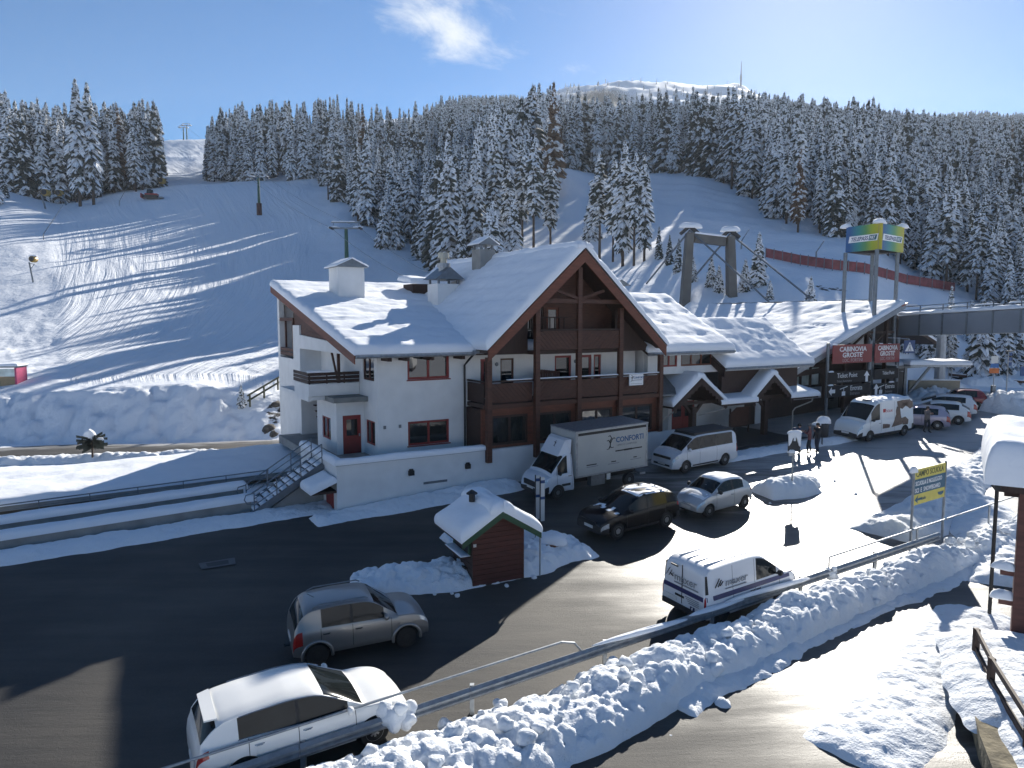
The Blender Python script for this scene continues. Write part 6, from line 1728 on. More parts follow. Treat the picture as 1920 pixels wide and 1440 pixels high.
for o, xd in (((x - 0.008, 0.70, 1.22), (0, -1, 0)), ((-1.70, -(k.side_y(-1.5, 1.3) + 0.03), 1.22), (1, 0, 0))):
    q = MB(); o = Vector(o); xd = Vector(xd)
    for a, b in (((0.0, 0.0), (0.16, 0.26)), ((0.12, 0.0), (0.24, 0.20)), ((0.16, 0.10), (0.3, 0.02)), ((0.2, 0.02), (0.32, 0.14))): q.bar(o + xd * a[0] + Vector((0, 0, a[1])), o + xd * b[0] + Vector((0, 0, b[1])), 0.006, 0.035, up=xd.cross(Vector((0, 0, 1))))
    q.build('emblem', M_BLKL, k.root)
q = MB(); q.box(x - 0.008, x, -0.62, 0.36, 1.08, 1.115); q.build('fine_print', M_GRYL, k.root)
q = MB(); q.box(x - 0.008, x, -0.5, -0.32, 0.42, 0.56) ; q.build('badge', MATS['navy_stripe'], k.root)
text_part('lettering', 'f', 0.15, (x - 0.013, -0.385, 0.445), (0, -1, 0), (0, 0, 1), M_WHTL, k.root, bold=0.006)
for i in range(4):
    q = MB(); q.box(x - 0.007, x, -0.66, -0.10 - 0.05 * i, 0.78 - i * 0.055, 0.80 - i * 0.055); q.build('fine_print', M_GRYL, k.root)
q = MB(); y = k.side_y(-0.9, 1.12) + 0.02; q.box(-1.28, -0.38, -y - 0.012, -y, 1.09, 1.12); q.build('fine_print', M_GRYL, k.root)
for i in range(4):
    q = MB(); q.box(-1.8, 0.1, -0.5 + i * 0.33 - 0.02, -0.5 + i * 0.33 + 0.02, 1.815 - abs(i - 1.5) * 0.008, 1.85); q.build('roof_rib', pv, k.root)
tilt(k, rot)

# --- black SUV
c, rot = place_by_wheels((1153, 1012), (1250, 988), 1.80, 'left', 2.6)
pb = mat('black_paint', (0.006, 0.006, 0.008), 0.25, coat=0.12, spec=0.25)
k = Car('black_suv', 'black SUV with a frosty roof parked right of the kiosk', 'car', put(c, rot), rot,
        belt=[(-2.08, 0.68), (-2.04, 0.95), (-1.95, 1.08), (-1.0, 1.05), (0.0, 1.01), (0.85, 0.99), (1.5, 0.94), (1.9, 0.84), (2.05, 0.72), (2.10, 0.60)],
        roof=[(-2.02, 1.09), (-1.85, 1.36), (-1.70, 1.48), (-1.3, 1.54), (-0.4, 1.585), (0.05, 1.55), (0.26, 1.48), (1.05, 1.0)],
        W=1.80, axles=(1.30, -1.30), r=0.345, sill=0.27, tum=0.78, paintm=pb, clad=1, spokes=5, nose=0.14, tail=0.09)
k.body(std_region(k, (0.27, 1.02), (-2.0, -1.74), [(-0.25, 0.70), (-1.30, -0.33)], [(-0.28, 0.85), (-1.2, -0.28)], 1.05, 1.80, -1.85, jhead=(2,), jtail=(3,)))
k.wheels(); k.gap((-1.2, -0.28, 0.85)); k.mirrors(0.72); k.plate(z=0.5, zr=0.8)
k.cover(-1.6, 0.15, 7, 0.03, M_SNOW, 'roof_frost', 3, 0.9)
k.cover(0.95, 1.35, 6, 0.015, M_SNOW, 'bonnet_frost', 5, 1.4)
q = MB(); q.prism([(-1.4, -0.02, 1.54), (-1.25, 0.02, 1.55), (-1.42, 0.0, 1.63)], (0, 0.03, 0)); q.build('aerial', M_BLACK, k.root)
q = MB(); q.box(2.085, 2.125, -0.45, 0.45, 0.62, 0.74); q.build('grille', M_RIMD, k.root)
for sd in (1, -1):
    q = MB(); q.tube([(-1.4, sd * 0.60, 1.55), (-1.3, sd * 0.61, 1.59), (-0.2, sd * 0.61, 1.61), (0.0, sd * 0.6, 1.56)], 0.016, 6); q.build('roof_rail', M_BLACK, k.root)
tilt(k, rot)

# --- silver small car
c, rot = place_by_wheels((1327, 969), (1391, 954), 1.63, 'left', 2.3)
rot = TH + math.pi + R(2)
ps = paint('silver_white', (0.46, 0.48, 0.50), 0.35, 0.3)
k = Car('small_car', 'rounded silver small car with snow-white roof behind the black SUV', 'car', put(c, rot), rot,
        belt=[(-1.74, 0.55), (-1.70, 0.80), (-1.58, 0.96), (-1.0, 1.0), (-0.2, 0.98), (0.75, 0.97), (1.2, 0.90), (1.52, 0.76), (1.70, 0.58), (1.75, 0.46)],
        roof=[(-1.60, 0.98), (-1.38, 1.22), (-1.15, 1.36), (-0.8, 1.44), (-0.3, 1.485), (0.1, 1.46), (0.30, 1.39), (0.92, 0.99)],
        W=1.63, axles=(1.13, -1.17), r=0.295, sill=0.24, tum=0.76, paintm=ps, nose=0.24, tail=0.14, spokes=8, crown=0.07)
k.body(std_region(k, (0.30, 0.90), (-1.52, -1.18), [(-0.28, 0.58), (-1.05, -0.42)], [(-0.42, 0.72)], 0.92, 1.42, -1.5, jhead=(3,), jtail=(3,)))
k.wheels(); k.gap((-0.42, 0.72), 1, 5); k.mirrors(0.62, M_BLACK); k.plate(z=0.42, zr=0.6)
k.cover(-1.2, 0.25, 7, 0.04, M_SNOW, 'roof_snow', 8, 0.1)
k.cover(0.98, 1.5, 6, 0.012, M_SNOW, 'bonnet_frost', 9, 0.6)
q = MB(); q.bar((0.62, 0.12, 1.235), (0.82, -0.38, 1.08), 0.05, 0.012); q.bar((0.80, 0.12, 1.10), (0.83, -0.38, 1.085), 0.05, 0.012); q.build('windscreen_snow', M_SNOW, k.root)
q = MB(); q.tube([(1.73, -0.22, 0.60), (1.765, 0, 0.59), (1.73, 0.22, 0.60)], 0.014, 6); q.build('chrome_bar', M_ROADDIRT, k.root)
dd = {sd: k.parts[('door', (0, sd))] for sd in (1, -1)}; k.handle(-0.28, 0.82, dd, M_ROADDIRT)
tilt(k, rot)

# --- white camper van
c, rot = place_by_wheels((1279, 888), (1364, 871), 1.90, 'left', 3.0)
pc = paint('camper_white', (0.66, 0.68, 0.71), 0.0, 0.32)
k = Car('camper_van', 'white camper van with black pop-up roof parked before the first porch', 'van', put(c, rot), rot,
        belt=[(-2.45, 0.62), (-2.43, 1.10), (-2.3, 1.20), (0.0, 1.20), (1.6, 1.17), (2.05, 1.08), (2.32, 0.92), (2.42, 0.72), (2.45, 0.55)],
        roof=[(-2.42, 1.22), (-2.36, 1.66), (-2.28, 1.84), (-2.1, 1.90), (0.0, 1.94), (0.72, 1.92), (1.0, 1.82), (1.84, 1.19)],
        W=1.90, axles=(1.55, -1.45), r=0.34, sill=0.27, tum=0.84, paintm=pc, nose=0.16, tail=0.05, spokes=9)
k.body(std_region(k, (0.98, 1.80), (-2.40, -2.30), [(0.62, 1.45), (-0.65, 0.52), (-2.0, -0.75)], [(0.56, 1.5), (-0.75, 0.54)], 1.82, 2.14, -2.3, jhead=(3,), jtail=(2, 3)))
k.wheels(); k.gap((-0.75, 0.55, 1.5)); k.mirrors(1.42); k.plate(z=0.5)
q = MB(); q.prism([(0.9, -0.68, 1.93), (0.9, 0.68, 1.93), (0.62, 0.70, 2.06), (0.62, -0.70, 2.06)], (0, 0, -0.02)); q.prism([(0.8, -0.72, 1.9), (0.8, 0.72, 1.9), (-2.2, 0.70, 1.88), (-2.2, -0.70, 1.88)], (0, 0, 0.14)); q.build('pop_up_roof', M_CLAD, k.root)
k.strip(-0.9, 1.05, 0.31, 0.40, M_CLAD, 'side_stripe')
q = MB(); q.box(2.40, 2.47, -0.62, 0.62, 0.80, 0.92); q.box(2.40, 2.465, -0.6, 0.6, 0.40, 0.50); q.build('grille', M_BLACK, k.root)
q = MB()
for i in range(3): q.tube([(-2.55, -0.7, 1.2 + i * 0.3), (-2.62, 0.0, 1.25 + i * 0.3), (-2.55, 0.7, 1.2 + i * 0.3)], 0.025, 6)
for y in (-0.5, 0.5): q.tube([(-2.5, y, 0.9), (-2.62, y, 1.0), (-2.6, y, 1.95)], 0.025, 6)
q.build('bicycle_rack', M_BLACK, k.root)
dd = {sd: k.parts[('door', (0, sd))] for sd in (1, -1)}; k.handle(0.70, 1.02, dd, pc); dd = {sd: k.parts[('door', (1, sd))] for sd in (1, -1)}; k.handle(0.40, 1.02, dd, pc)
tilt(k, rot)

# --- box truck
c, rot = place_by_wheels((1044, 937), (1178, 911), 2.05, 'left', 4.33)
pt = paint('truck_white', (0.62, 0.65, 0.70), 0.0, 0.35)
k = Car('box_truck', 'white box truck with grey cargo box and blue lettering beside the terrace wall', 'truck', put(c, rot), rot,
        belt=[(1.25, 0.60), (1.27, 1.20), (1.4, 1.22), (2.35, 1.18), (2.75, 1.06), (2.97, 0.88), (3.05, 0.66), (3.08, 0.5)],
        roof=[(1.27, 1.24), (1.28, 2.0), (1.32, 2.12), (1.6, 2.16), (1.78, 2.08), (2.50, 1.22)],
        W=2.02, axles=(2.15, -2.18), r=0.345, sill=0.36, tum=0.86, paintm=pt, nose=0.16, tail=0.0, spokes=9, rim=M_GREYM)
reg0 = std_region(k, (1.80, 2.46), None, [(1.62, 2.12)], [(1.36, 2.2)], 2.5, 2.78, None, jhead=(3,))
def reg(x, j, sd):
    if j == -1 and x < 2: return ('cab_back', 'c', pt)
    if x > 2.7 and j <= 1: return ('front_bumper', 'f', M_CLAD)
    return reg0(x, j, sd)
k.body(reg); k.wheels(); k.gap((1.36, 2.2), 1, 6); k.mirrors(2.12, M_BLACK); k.plate(rear=False, z=0.55)
dd = {sd: k.parts[('door', (0, sd))] for sd in (1, -1)}; k.handle(1.48, 1.08, dd); k.strip(1.45, 1.95, 0.62, 0.74, M_CLAD, 'rubbing_strip')
q = MB(); q.box(3.03, 3.10, -0.55, 0.55, 0.62, 0.86); q.build('grille', M_BLACK, k.root)
q = MB()
for sd in (1, -1): q.box(1.15, 1.25, sd * 0.6 - 0.05, sd * 0.6 + 0.05, 0.4, 0.5)
q.box(-3.0, 1.2, -0.45, -0.33, 0.5, 0.7); q.box(-3.0, 1.2, 0.33, 0.45, 0.5, 0.7); q.build('chassis', M_BLACK, k.root)
# roof deflector
q = MB(); vs = [(1.35, -0.86, 2.12), (1.35, 0.86, 2.12), (2.02, 0.74, 2.02), (2.02, -0.74, 2.02), (1.30, -0.86, 2.78), (1.30, 0.86, 2.78), (1.55, 0.70, 2.72), (1.55, -0.70, 2.72)]
q.add(vs, [(3, 2, 1, 0), (4, 5, 6, 7), (0, 1, 5, 4), (1, 2, 6, 5), (2, 3, 7, 6), (3, 0, 4, 7)]); o = q.build('roof_deflector', pt, k.root)
tree_emblem(o, (1.80, 0.12, 2.37), (0, -1, 0), (-0.45, 0, 0.8), 0.3)
M_BOX = mat('cargo_box_grey', (0.40, 0.405, 0.39), 0.6, var=0.06, scale=1.0)
q = MB(); q.box(-3.25, 1.18, -1.05, 1.05, 0.98, 3.10); bx = q.build('cargo_box', M_BOX, k.root)
q = MB(); q.box(-3.28, 1.20, -1.07, 1.07, 3.103, 3.16); q.box(-3.28, 1.20, -1.065, 1.065, 0.90, 0.977); q.build('box_frame', M_GALV, bx)
q = MB(); q.box(-3.15, 1.05, 1.052, 1.058, 2.92, 3.05); q.box(-3.15, 1.05, -1.058, -1.052, 2.92, 3.05); q.build('curtain_rail', M_BLACK, bx)
q = MB()
for xx in (-3.2, 1.13):
    for sd in (1, -1): q.box(xx - 0.05, xx + 0.05, sd * 1.062 - 0.006, sd * 1.062 + 0.006, 0.98, 3.1)
tag(q.build('corner_trim', M_GALV, bx), kind='stuff')
text_part('lettering', 'CONFORTI', 0.37, (-1.22, 1.056, 2.36), (-1, 0, 0), (0, 0, 1), M_BLUEL, bx, bold=0.008, sx=0.95)
text_part('lettering', 'UFFICI E COMPUTER', 0.14, (-1.28, 1.056, 2.16), (-1, 0, 0), (0, 0, 1), M_GRYL, bx)
tree_emblem(bx, (-0.85, 1.052, 2.06), (-1, 0, 0), (0, 0, 1), 0.70)
for xx, zz, ww, hh, mm in ((-1.2, 1.90, 1.7, 0.06, M_BLKL), (-1.75, 1.885, 0.5, 0.085, M_BLKL), (0.55, 1.42, 0.6, 0.05, M_BLKL), (0.55, 1.33, 0.7, 0.035, M_GRYL), (-0.95, 1.40, 0.30, 0.05, M_BLKL), (-0.75, 1.31, 0.7, 0.035, M_GRYL), (-2.35, 1.45, 0.22, 0.05, M_BLKL), (-2.15, 1.36, 0.7, 0.035, M_GRYL)):
    q = MB(); q.box(xx - ww, xx, 1.0505, 1.056, zz, zz + hh); q.build('fine_print', mm, bx)
q = MB(); q.box(-0.6, 0.25, 0.72, 1.02, 0.38, 0.86); q.build('tool_box', M_GREYM, k.root)
q = MB(); q.box(-0.95, -0.72, 0.98, 1.0, 0.55, 0.85); q.build('side_plate', M_PLATE, k.root)
q = MB(); q.box(-3.2, -2.85, -1.0, 1.0, 0.5, 0.6); q.build('rear_guard', M_GALV, k.root)
tilt(k, rot)

# --- white panel van with brown cow-hide print
c, rot = place_by_wheels((1622, 829), (1697, 816), 2.05, 'left', 3.5)
pp = paint('panel_white', (0.70, 0.71, 0.70), 0.0, 0.35)
k = Car('panel_van', 'tall white panel van with brown spotted print and snow on its roof', 'van', put(c, rot), rot,
        belt=[(-2.75, 0.62), (-2.74, 1.25), (-2.6, 1.30), (0.6, 1.30), (1.85, 1.28), (2.35, 1.16), (2.62, 0.98), (2.74, 0.76), (2.78, 0.55)],
        roof=[(-2.73, 1.32), (-2.70, 2.2), (-2.64, 2.40), (-2.4, 2.46), (0.3, 2.50), (0.9, 2.46), (1.25, 2.28), (2.08, 1.31)],
        W=2.05, axles=(1.72, -1.80), r=0.345, sill=0.28, tum=0.86, paintm=pp, nose=0.17, tail=0.03, clad=1, spokes=9, rim=M_GREYM)
k.body(std_region(k, (1.25, 2.02), None, [(0.75, 1.62)], [(0.68, 1.75), (-0.7, 0.66)], 2.08, 2.42, -2.68, jhead=(3,), jtail=(2, 3)))
k.wheels(); k.gap((-0.7, 0.67, 1.75), 1, 6); k.mirrors(1.6, M_BLACK); k.plate(z=0.55)
M_COW = mat('brown_print', (0.11, 0.065, 0.045), 0.45, var=0.4, scale=5)
def blob(car, pts, sd=1):
    """printed patch on the flank, drawn as an outline in x, z"""
    bm = bmesh.new(); vs = [bm.verts.new((x, 0, z)) for x, z in pts]; f = bm.faces.new(vs)
    bmesh.ops.triangulate(bm, faces=[f]); bmesh.ops.subdivide_edges(bm, edges=bm.edges, cuts=3, use_grid_fill=True)
    for v in bm.verts: v.co.y = sd * (car.side_y(v.co.x, v.co.z) + 0.012)
    me = bpy.data.meshes.new('printed_patch'); bm.to_mesh(me); bm.free(); me.materials.append(M_COW); link('printed_patch', me, car.root)
blob(k, [(-0.95, 2.02), (-1.25, 1.95), (-1.32, 1.55), (-1.28, 1.2), (-1.45, 0.82), (-0.35, 0.72), (-0.55, 1.0), (-0.72, 1.25), (-0.85, 1.5), (-0.82, 1.75)])
blob(k, [(-0.95, 2.34), (-1.5, 2.38), (-2.6, 2.36), (-2.66, 1.85), (-2.3, 1.75), (-2.05, 1.9), (-2.1, 2.12), (-1.8, 2.2), (-1.55, 2.1), (-1.5, 1.8), (-1.2, 1.9), (-1.0, 2.05)])
blob(k, [(-1.35, 1.22), (-1.8, 1.28), (-2.1, 1.05), (-2.05, 0.75), (-1.5, 0.78), (-1.42, 0.95)]); blob(k, [(0.55, 1.02), (0.1, 0.98), (-0.2, 0.92), (-0.15, 0.72), (0.55, 0.72)])
M_LOGOR = mat('red_logo', (0.45, 0.03, 0.03), 0.5)
q = MB(); yy = k.side_y(0.35, 1.9) + 0.014; q.box(0.20, 0.46, yy - 0.03, yy, 1.74, 1.96); q.build('logo', M_LOGOR, k.root)
text_part('lettering', 'SOLAI', 0.24, (0.16, yy + 0.003, 1.72), (-1, 0, 0), (0, -0.08, 1), M_LOGOR, k.root, sx=1.0)
k.cover(-2.6, 0.9, 8, 0.06, M_SNOW, 'roof_snow', 12, 0.35)
q = MB(); q.box(0.75, 1.1, -0.3, 0.3, 2.5, 2.56); q.build('roof_vent', M_GREYM, k.root)
dd = {sd: k.parts[('door', (0, sd))] for sd in (1, -1)}; k.handle(0.82, 1.1, dd)
tilt(k, rot)

# --- cars behind the panel van, at the end of the road
def simple_car(name, label, px, rotd, pm, L, H, W, wagon, seed, covers=True):
    p = G(*px); rot = R(rotd)
    h = L / 2
    k = Car(name, label, 'car', put(Vector((p.x, p.y)), rot), rot,
            belt=[(-h, 0.62), (-h + 0.04, 0.92), (-h + 0.15, 1.03), (-0.5, 1.0), (0.7, 0.97), (h - 0.6, 0.92), (h - 0.2, 0.80), (h - 0.05, 0.66), (h, 0.55)],
            roof=[(-h + 0.08, 1.04), (-h + (0.24 if wagon else 0.40), H - 0.22), (-h + (0.34 if wagon else 0.62), H - 0.08), (-h + 0.9, H - 0.02), (-0.2, H), (0.15, H - 0.05), (0.34, H - 0.12), (h - 0.98, 0.98)],
            W=W, axles=(h - 0.82, -h + 0.75), r=0.32, sill=0.26, tum=0.79, paintm=pm, nose=0.15, tail=0.08)
    rw = (-h + 0.1, -h + (0.32 if wagon else 0.58))
    k.body(std_region(k, (0.32, h - 1.0), rw, [(-0.2, 0.6), (-h + 0.75, -0.28)], [(-0.24, 0.75), (-h + 0.85, -0.24)], h - 0.95, h - 0.3, -h + 0.25, jhead=(3,), jtail=(2, 3)))
    k.wheels(); k.gap((-0.24, 0.75)); k.mirrors(0.6); k.plate(z=0.5, zr=0.7); tilt(k, rot)
    return k
simple_car('hatchback', 'white hatchback with red tail lamps behind the standing man', (1752, 790), 152, pw, 4.3, 1.48, 1.78, False, 1)
simple_car('estate_car', 'white estate car second in the row behind the panel van', (1763, 776), 150, pv, 4.6, 1.50, 1.80, True, 2)
simple_car('red_car', 'dark red boxy small car at the far end of the parked row', (1797, 766), 163, paint('dark_red', (0.20, 0.012, 0.014), 0.1, 0.3), 3.6, 1.56, 1.60, True, 3)
simple_car('lilac_car', 'pale lilac car half hidden behind the rear of the panel van', (1719, 800), 151, paint('lilac_silver', (0.42, 0.36, 0.42), 0.3, 0.3), 3.9, 1.5, 1.7, True, 4)
# ---------------------------------------------------------------- guard rail along the road
def wbeam(mb, p, q, mi=0):
    """corrugated guard rail plank between two posts"""
    p = Vector(p); q = Vector(q); d = (q - p).normalized(); n = Vector((d.y, -d.x, 0)).normalized()
    prof = [(0.0, -0.155), (0.035, -0.12), (0.075, -0.085), (0.075, -0.05), (0.02, -0.015), (0.02, 0.015), (0.075, 0.05), (0.075, 0.085), (0.035, 0.12), (0.0, 0.155)]
    th = 0.006; k = len(prof)
    vs = []
    for e in (p, q):
        for o in (0, -th):
            for a, b in prof: vs.append(e + n * (a + o) + Vector((0, 0, b)))
    fs = []
    for i in range(k - 1):
        fs.append((i, i + 1, 2 * k + i + 1, 2 * k + i)); fs.append((k + i + 1, k + i, 3 * k + i, 3 * k + i + 1))
    fs += [(0, 2 * k, 3 * k, k), (k - 1, 2 * k - 1, 4 * k - 1, 3 * k - 1)]
    mb.add(vs, fs, mi)
VR = -16.78
def P3(s, v, h=0.0):
    x, y = XY(s, v); return Vector((x, y, float(gp(x, y)) + h))
gr_ = thing('guard_rail', 'long galvanised guard rail with tube handrail between road and snow bank', 'guard rail', P3(0, VR), 0)
def rel(p): return Vector(p) - gr_.location
s0 = -22.0
while s0 < 15.6:
    a = MB(); wbeam(a, rel(P3(s0, VR, 0.56)), rel(P3(s0 + 3.96, VR, 0.56))); a.build('rail_plank', M_GALV, gr_)
    a = MB(); p = rel(P3(s0 + 0.1, VR + 0.09)); a.box(p.x - 0.05, p.x + 0.05, p.y - 0.06, p.y + 0.06, p.z - 0.3, p.z + 0.72); a.build('post', M_GALV, gr_)
    s0 += 3.98
for pts in ([P3(-22, VR + 0.05, 1.08), P3(0.55, VR + 0.05, 1.08), P3(0.95, VR + 0.05, 0.95), P3(1.15, VR + 0.03, 0.70)],
            [P3(11.3, VR + 0.05, 0.65), P3(11.3, VR + 0.05, 1.08), P3(16.4, VR + 0.05, 1.10), P3(28, VR + 0.15, 1.12)]):
    a = MB(); a.tube([rel(p) for p in pts], 0.03, 8); a.build('handrail', M_GALV, gr_)
for s in (-18, -8.1, 16.4, 21.5):
    a = MB(); a.tube([rel(P3(s, VR + 0.05, -0.2)), rel(P3(s, VR + 0.05, 1.08))], 0.04 if s > 0 else 0.05, 8); a.build('post', M_GALV, gr_)
for s, l, h in ((3.2, 1.6, 0.10), (6.0, 1.2, 0.08), (8.4, 1.7, 0.11)):
    x = rel(P3(s, VR - 0.06, 0.70)); snow_cap('rail_snow', ((x.x, x.y, x.z), l, 0.10, h, TH), gr_, s)
for s, sc in ((-4.0, 1.0), (11.35, 0.55)):
    for i, (ds, dv, dz, r) in enumerate(((0, 0, 0.62, 0.30), (0.28, -0.05, 0.5, 0.24), (-0.2, 0.08, 0.78, 0.2), (0.1, -0.12, 0.85, 0.16), (0.42, 0.05, 0.68, 0.15))):
        x = rel(P3(s + ds * sc, VR + dv * sc, dz - (0.15 if sc < 1 else 0)))
        b = MB(); bm = bmesh.new(); bmesh.ops.create_icosphere(bm, subdivisions=3, radius=r * sc)
        vv = np.array([v.co[:] for v in bm.verts]); nn = 1 + 0.35 * fbm(vv[:, 0] * 5 + s, vv[:, 1] * 5 + vv[:, 2] * 4 + i, 3, 4)
        b.add(vv * nn[:, None] + np.array(x), [[v.index for v in f.verts] for f in bm.faces]); bm.free()
        b.build('rail_snow', M_CLOD, gr_, True)

# ---------------------------------------------------------------- wooden kiosk with green gables
KX, KR = (-0.95, 24.55), R(25)
KZ = float(gp(np.array(KX[0]), np.array(KX[1])))
ki = thing('kiosk', 'little brown wooden kiosk with green gable and thick snow on its roof', 'kiosk', (KX[0] + 0.1, KX[1] + 0.12, KZ), KR)
M_KRED = mat('kiosk_boards', (0.075, 0.020, 0.014), 0.7, var=0.25, scale=2, stretch=(1, 1, 8))
M_GREEN = mat('kiosk_green', (0.018, 0.065, 0.030), 0.6, var=0.15)
hw, hd = 0.95, 0.95
n = 11; bh = 1.95 / n
core = MB(); core.box(-hw + 0.03, hw - 0.03, -hd + 0.03, hd - 0.03, -0.1, 1.98); core.prism([(-hw + 0.03, -hd + 0.03, 1.98), (hw - 0.03, -hd + 0.03, 1.98), (0, -hd + 0.03, 2.44)], (0, 2 * hd - 0.06, 0)); core.build('kiosk_frame', M_WOODD, ki)
for i in range(n):
    z0, z1 = i * bh + 0.006, (i + 1) * bh - 0.006
    q = MB(); q.box(-hw, hw, -hd, -hd + 0.028, z0, z1); q.build('plank', M_KRED, ki)
    q = MB(); q.box(-hw, -hw + 0.028, -hd + 0.03, hd, z0, z1)
    if not (1.0 < (z0 + z1) / 2 < 1.72): q.build('plank', M_WOODD, ki)
    q = MB(); q.box(hw - 0.028, hw, -hd + 0.03, hd, z0, z1); q.build('plank', M_KRED, ki)
for i in range(3):
    w_ = hw * (1 - (i + 0.5) / 3.0); q = MB(); q.box(-w_, w_, -hd, -hd + 0.028, 1.956 + i * 0.155, 1.956 + i * 0.155 + 0.145); q.build('plank', M_KRED, ki)
q = MB(); q.box(-hw - 0.02, -hw + 0.02, -0.6, 0.7, 1.05, 1.70); sh = q.build('shutter_opening', M_BLACK, ki)
q = MB(); q.box(-hw - 0.035, -hw + 0.02, -0.72, -0.58, 1.0, 1.75); q.box(-hw - 0.035, -hw + 0.02, 0.68, 0.82, 1.0, 1.75); q.build('window_frame', M_GREEN, ki)
q = MB(); q.box(-hw - 0.35, -hw, -0.75, 0.8, 0.93, 0.98); cn = q.build('counter', M_WOODD, ki)
snow_slab('counter_snow', (-hw - 0.35, -0.74, 0.98), (-hw - 0.02, -0.74, 0.98), (-hw - 0.02, 0.78, 0.98), (-hw - 0.35, 0.78, 0.98), 0.05, 0.06, 0.015, 3, 0.3, cn)
q = MB(); q.box(-hw - 0.10, -hw, -0.5, 0.6, 0.45, 0.50); q.build('ledge', M_WOODD, ki)
q = MB(); q.box(-hw + 0.02, -hw + 0.12, -hd - 0.03, -hd - 0.002, 1.35, 1.45); q.build('socket_box', M_PLATE, ki)
ez, az = 1.62, 2.52; ex = 1.45; fy, by = -hd - 0.32, hd + 0.45
for sg in (-1, 1):
    q = MB(); quad_slab(q, [(0, fy, az), (sg * ex, fy, ez), (sg * ex, by, ez), (0, by, az)], 0.07); q.build('roof', M_WOODD, ki)
    q = MB(); q.prism([(0, fy - 0.03, az + 0.02), (sg * ex, fy - 0.03, ez + 0.02), (sg * ex, fy - 0.03, ez - 0.18), (0, fy - 0.03, az - 0.20)], (0, 0.028, 0)); q.build('bargeboard', M_GREEN, ki)
    if False: q.prism([(sg * 0.02, fy + 0.06, az - 0.22), (sg * (hw + 0.2), fy + 0.06, ez + 0.05), (sg * (hw + 0.2), fy + 0.06, ez - 0.1), (sg * 0.02, fy + 0.06, ez - 0.1 + 0.52)], (0, 0.02, 0)); q.build('gable_board', M_GREEN, ki)
    cs = ((-ex - 0.02, by, ez), (-ex - 0.02, fy - 0.02, ez), (0, fy - 0.02, az), (0, by, az)) if sg < 0 else ((ex + 0.02, fy - 0.02, ez), (ex + 0.02, by, ez), (0, by, az), (0, fy - 0.02, az))
    snow_slab('roof_snow', *cs, 0.36, 0.34, 0.06, 81 + sg, 0.12, ki, rnd=(1, 1, 0, 1))
snow_slab('ridge_snow', (-0.45, fy - 0.03, az - 0.05), (0.45, fy - 0.03, az - 0.05), (0.45, by, az - 0.05), (-0.45, by, az - 0.05), 0.40, 0.42, 0.05, 84, 0.15, ki)
q = MB(); q.lathe([(0.11, 0), (0.11, 0.25), (0.2, 0.27), (0.2, 0.30), (0.02, 0.42)], (-0.55, 0.1, 2.62), 10); q.build('stove_pipe', M_BLACK, ki)
q = MB(); q.tube([(ex - 0.02, fy + 0.05, ez - 0.02), (ex - 0.02, fy + 0.05, 0.1)], 0.028, 8); q.build('downpipe', M_GALV, ki)
# direction sign posts behind the kiosk
p = G(1024, 990)
for i, (px, pyt, pyb) in enumerate(((1008, 897, 985), (1017, 900, 990))):
    a = AY(px, pyb, p.y + 0.3 - 0.3 * i)
    t = thing('direction_sign', ('narrow white direction sign, left one' if i == 0 else 'narrow white direction sign, right one') + ' of the pair behind the kiosk', 'sign', (a.x, a.y, float(gp(a.x, a.y))), R(20), 'pair of narrow direction signs')
    q = MB(); q.box(-0.09, 0.09, -0.02, 0.02, 0.3, 2.15); b = q.build('board', M_PLATE, t)
    q = MB(); q.box(-0.095, 0.095, -0.026, -0.021, 1.90, 2.03); q.box(-0.095, 0.095, -0.026, -0.021, 1.22, 1.34); q.build('dark_band', M_SIGNBLUE, t)
    q = MB(); q.box(-0.12, -0.09, -0.03, 0.03, 0, 2.18); q.build('post', M_DARK, t)
# flower tub half buried in the snow
p = G(1035, 1040)
t = thing('plant_tub', 'round planter tub half buried under snow right of the kiosk', 'planter', (p.x, p.y, p.z + 0.1), 0)
q = MB(); q.lathe([(0.22, 0), (0.33, 0.1), (0.36, 0.35), (0.30, 0.36)], (0, 0, 0), 16); q.build('tub', mat('terracotta', (0.16, 0.07, 0.04), 0.8), t)
snow_cap('tub_snow', ((0.05, 0.05, 0.34), 0.48, 0.45, 0.36, 0), t, 2)
# no-entry sign in the mound
p = G(1484, 927)
t = thing('road_sign', 'square road sign plastered with snow standing in the snow mound', 'sign', (p.x, p.y, p.z), R(18))
q = MB(); q.tube([(0, 0, 0), (0, 0, 3.0)], 0.035, 8); q.build('post', M_GALV, t)
q = MB(); q.box(-0.34, 0.34, -0.065, -0.04, 2.12, 2.98); b = q.build('board', M_DARK, t)
q = MB()
for poly in ([(-0.36, 2.98), (-0.04, 2.98), (-0.05, 2.72), (-0.10, 2.78), (-0.22, 2.5), (-0.33, 2.38)], [(0.04, 2.98), (0.36, 2.98), (0.34, 2.3), (0.26, 2.36), (0.12, 2.72), (0.05, 2.80)], [(-0.04, 3.0), (0.04, 3.0), (0.05, 2.6), (-0.05, 2.6)]):
    q.prism([(x, -0.066, z) for x, z in poly], (0, -0.05, 0))
q.build('stuck_snow', M_ROOFSNOW, b)
snow_cap('sign_snow', ((0, -0.02, 2.97), 0.38, 0.13, 0.13, 0), b, 1)
q = MB(); q.box(-0.30, 0.02, -0.10, -0.03, 1.90, 2.08); q.build('small_plate', M_GALV, t)
snow_cap('sign_snow', ((-0.15, -0.06, 2.05), 0.22, 0.12, 0.14, 0), t, 4)
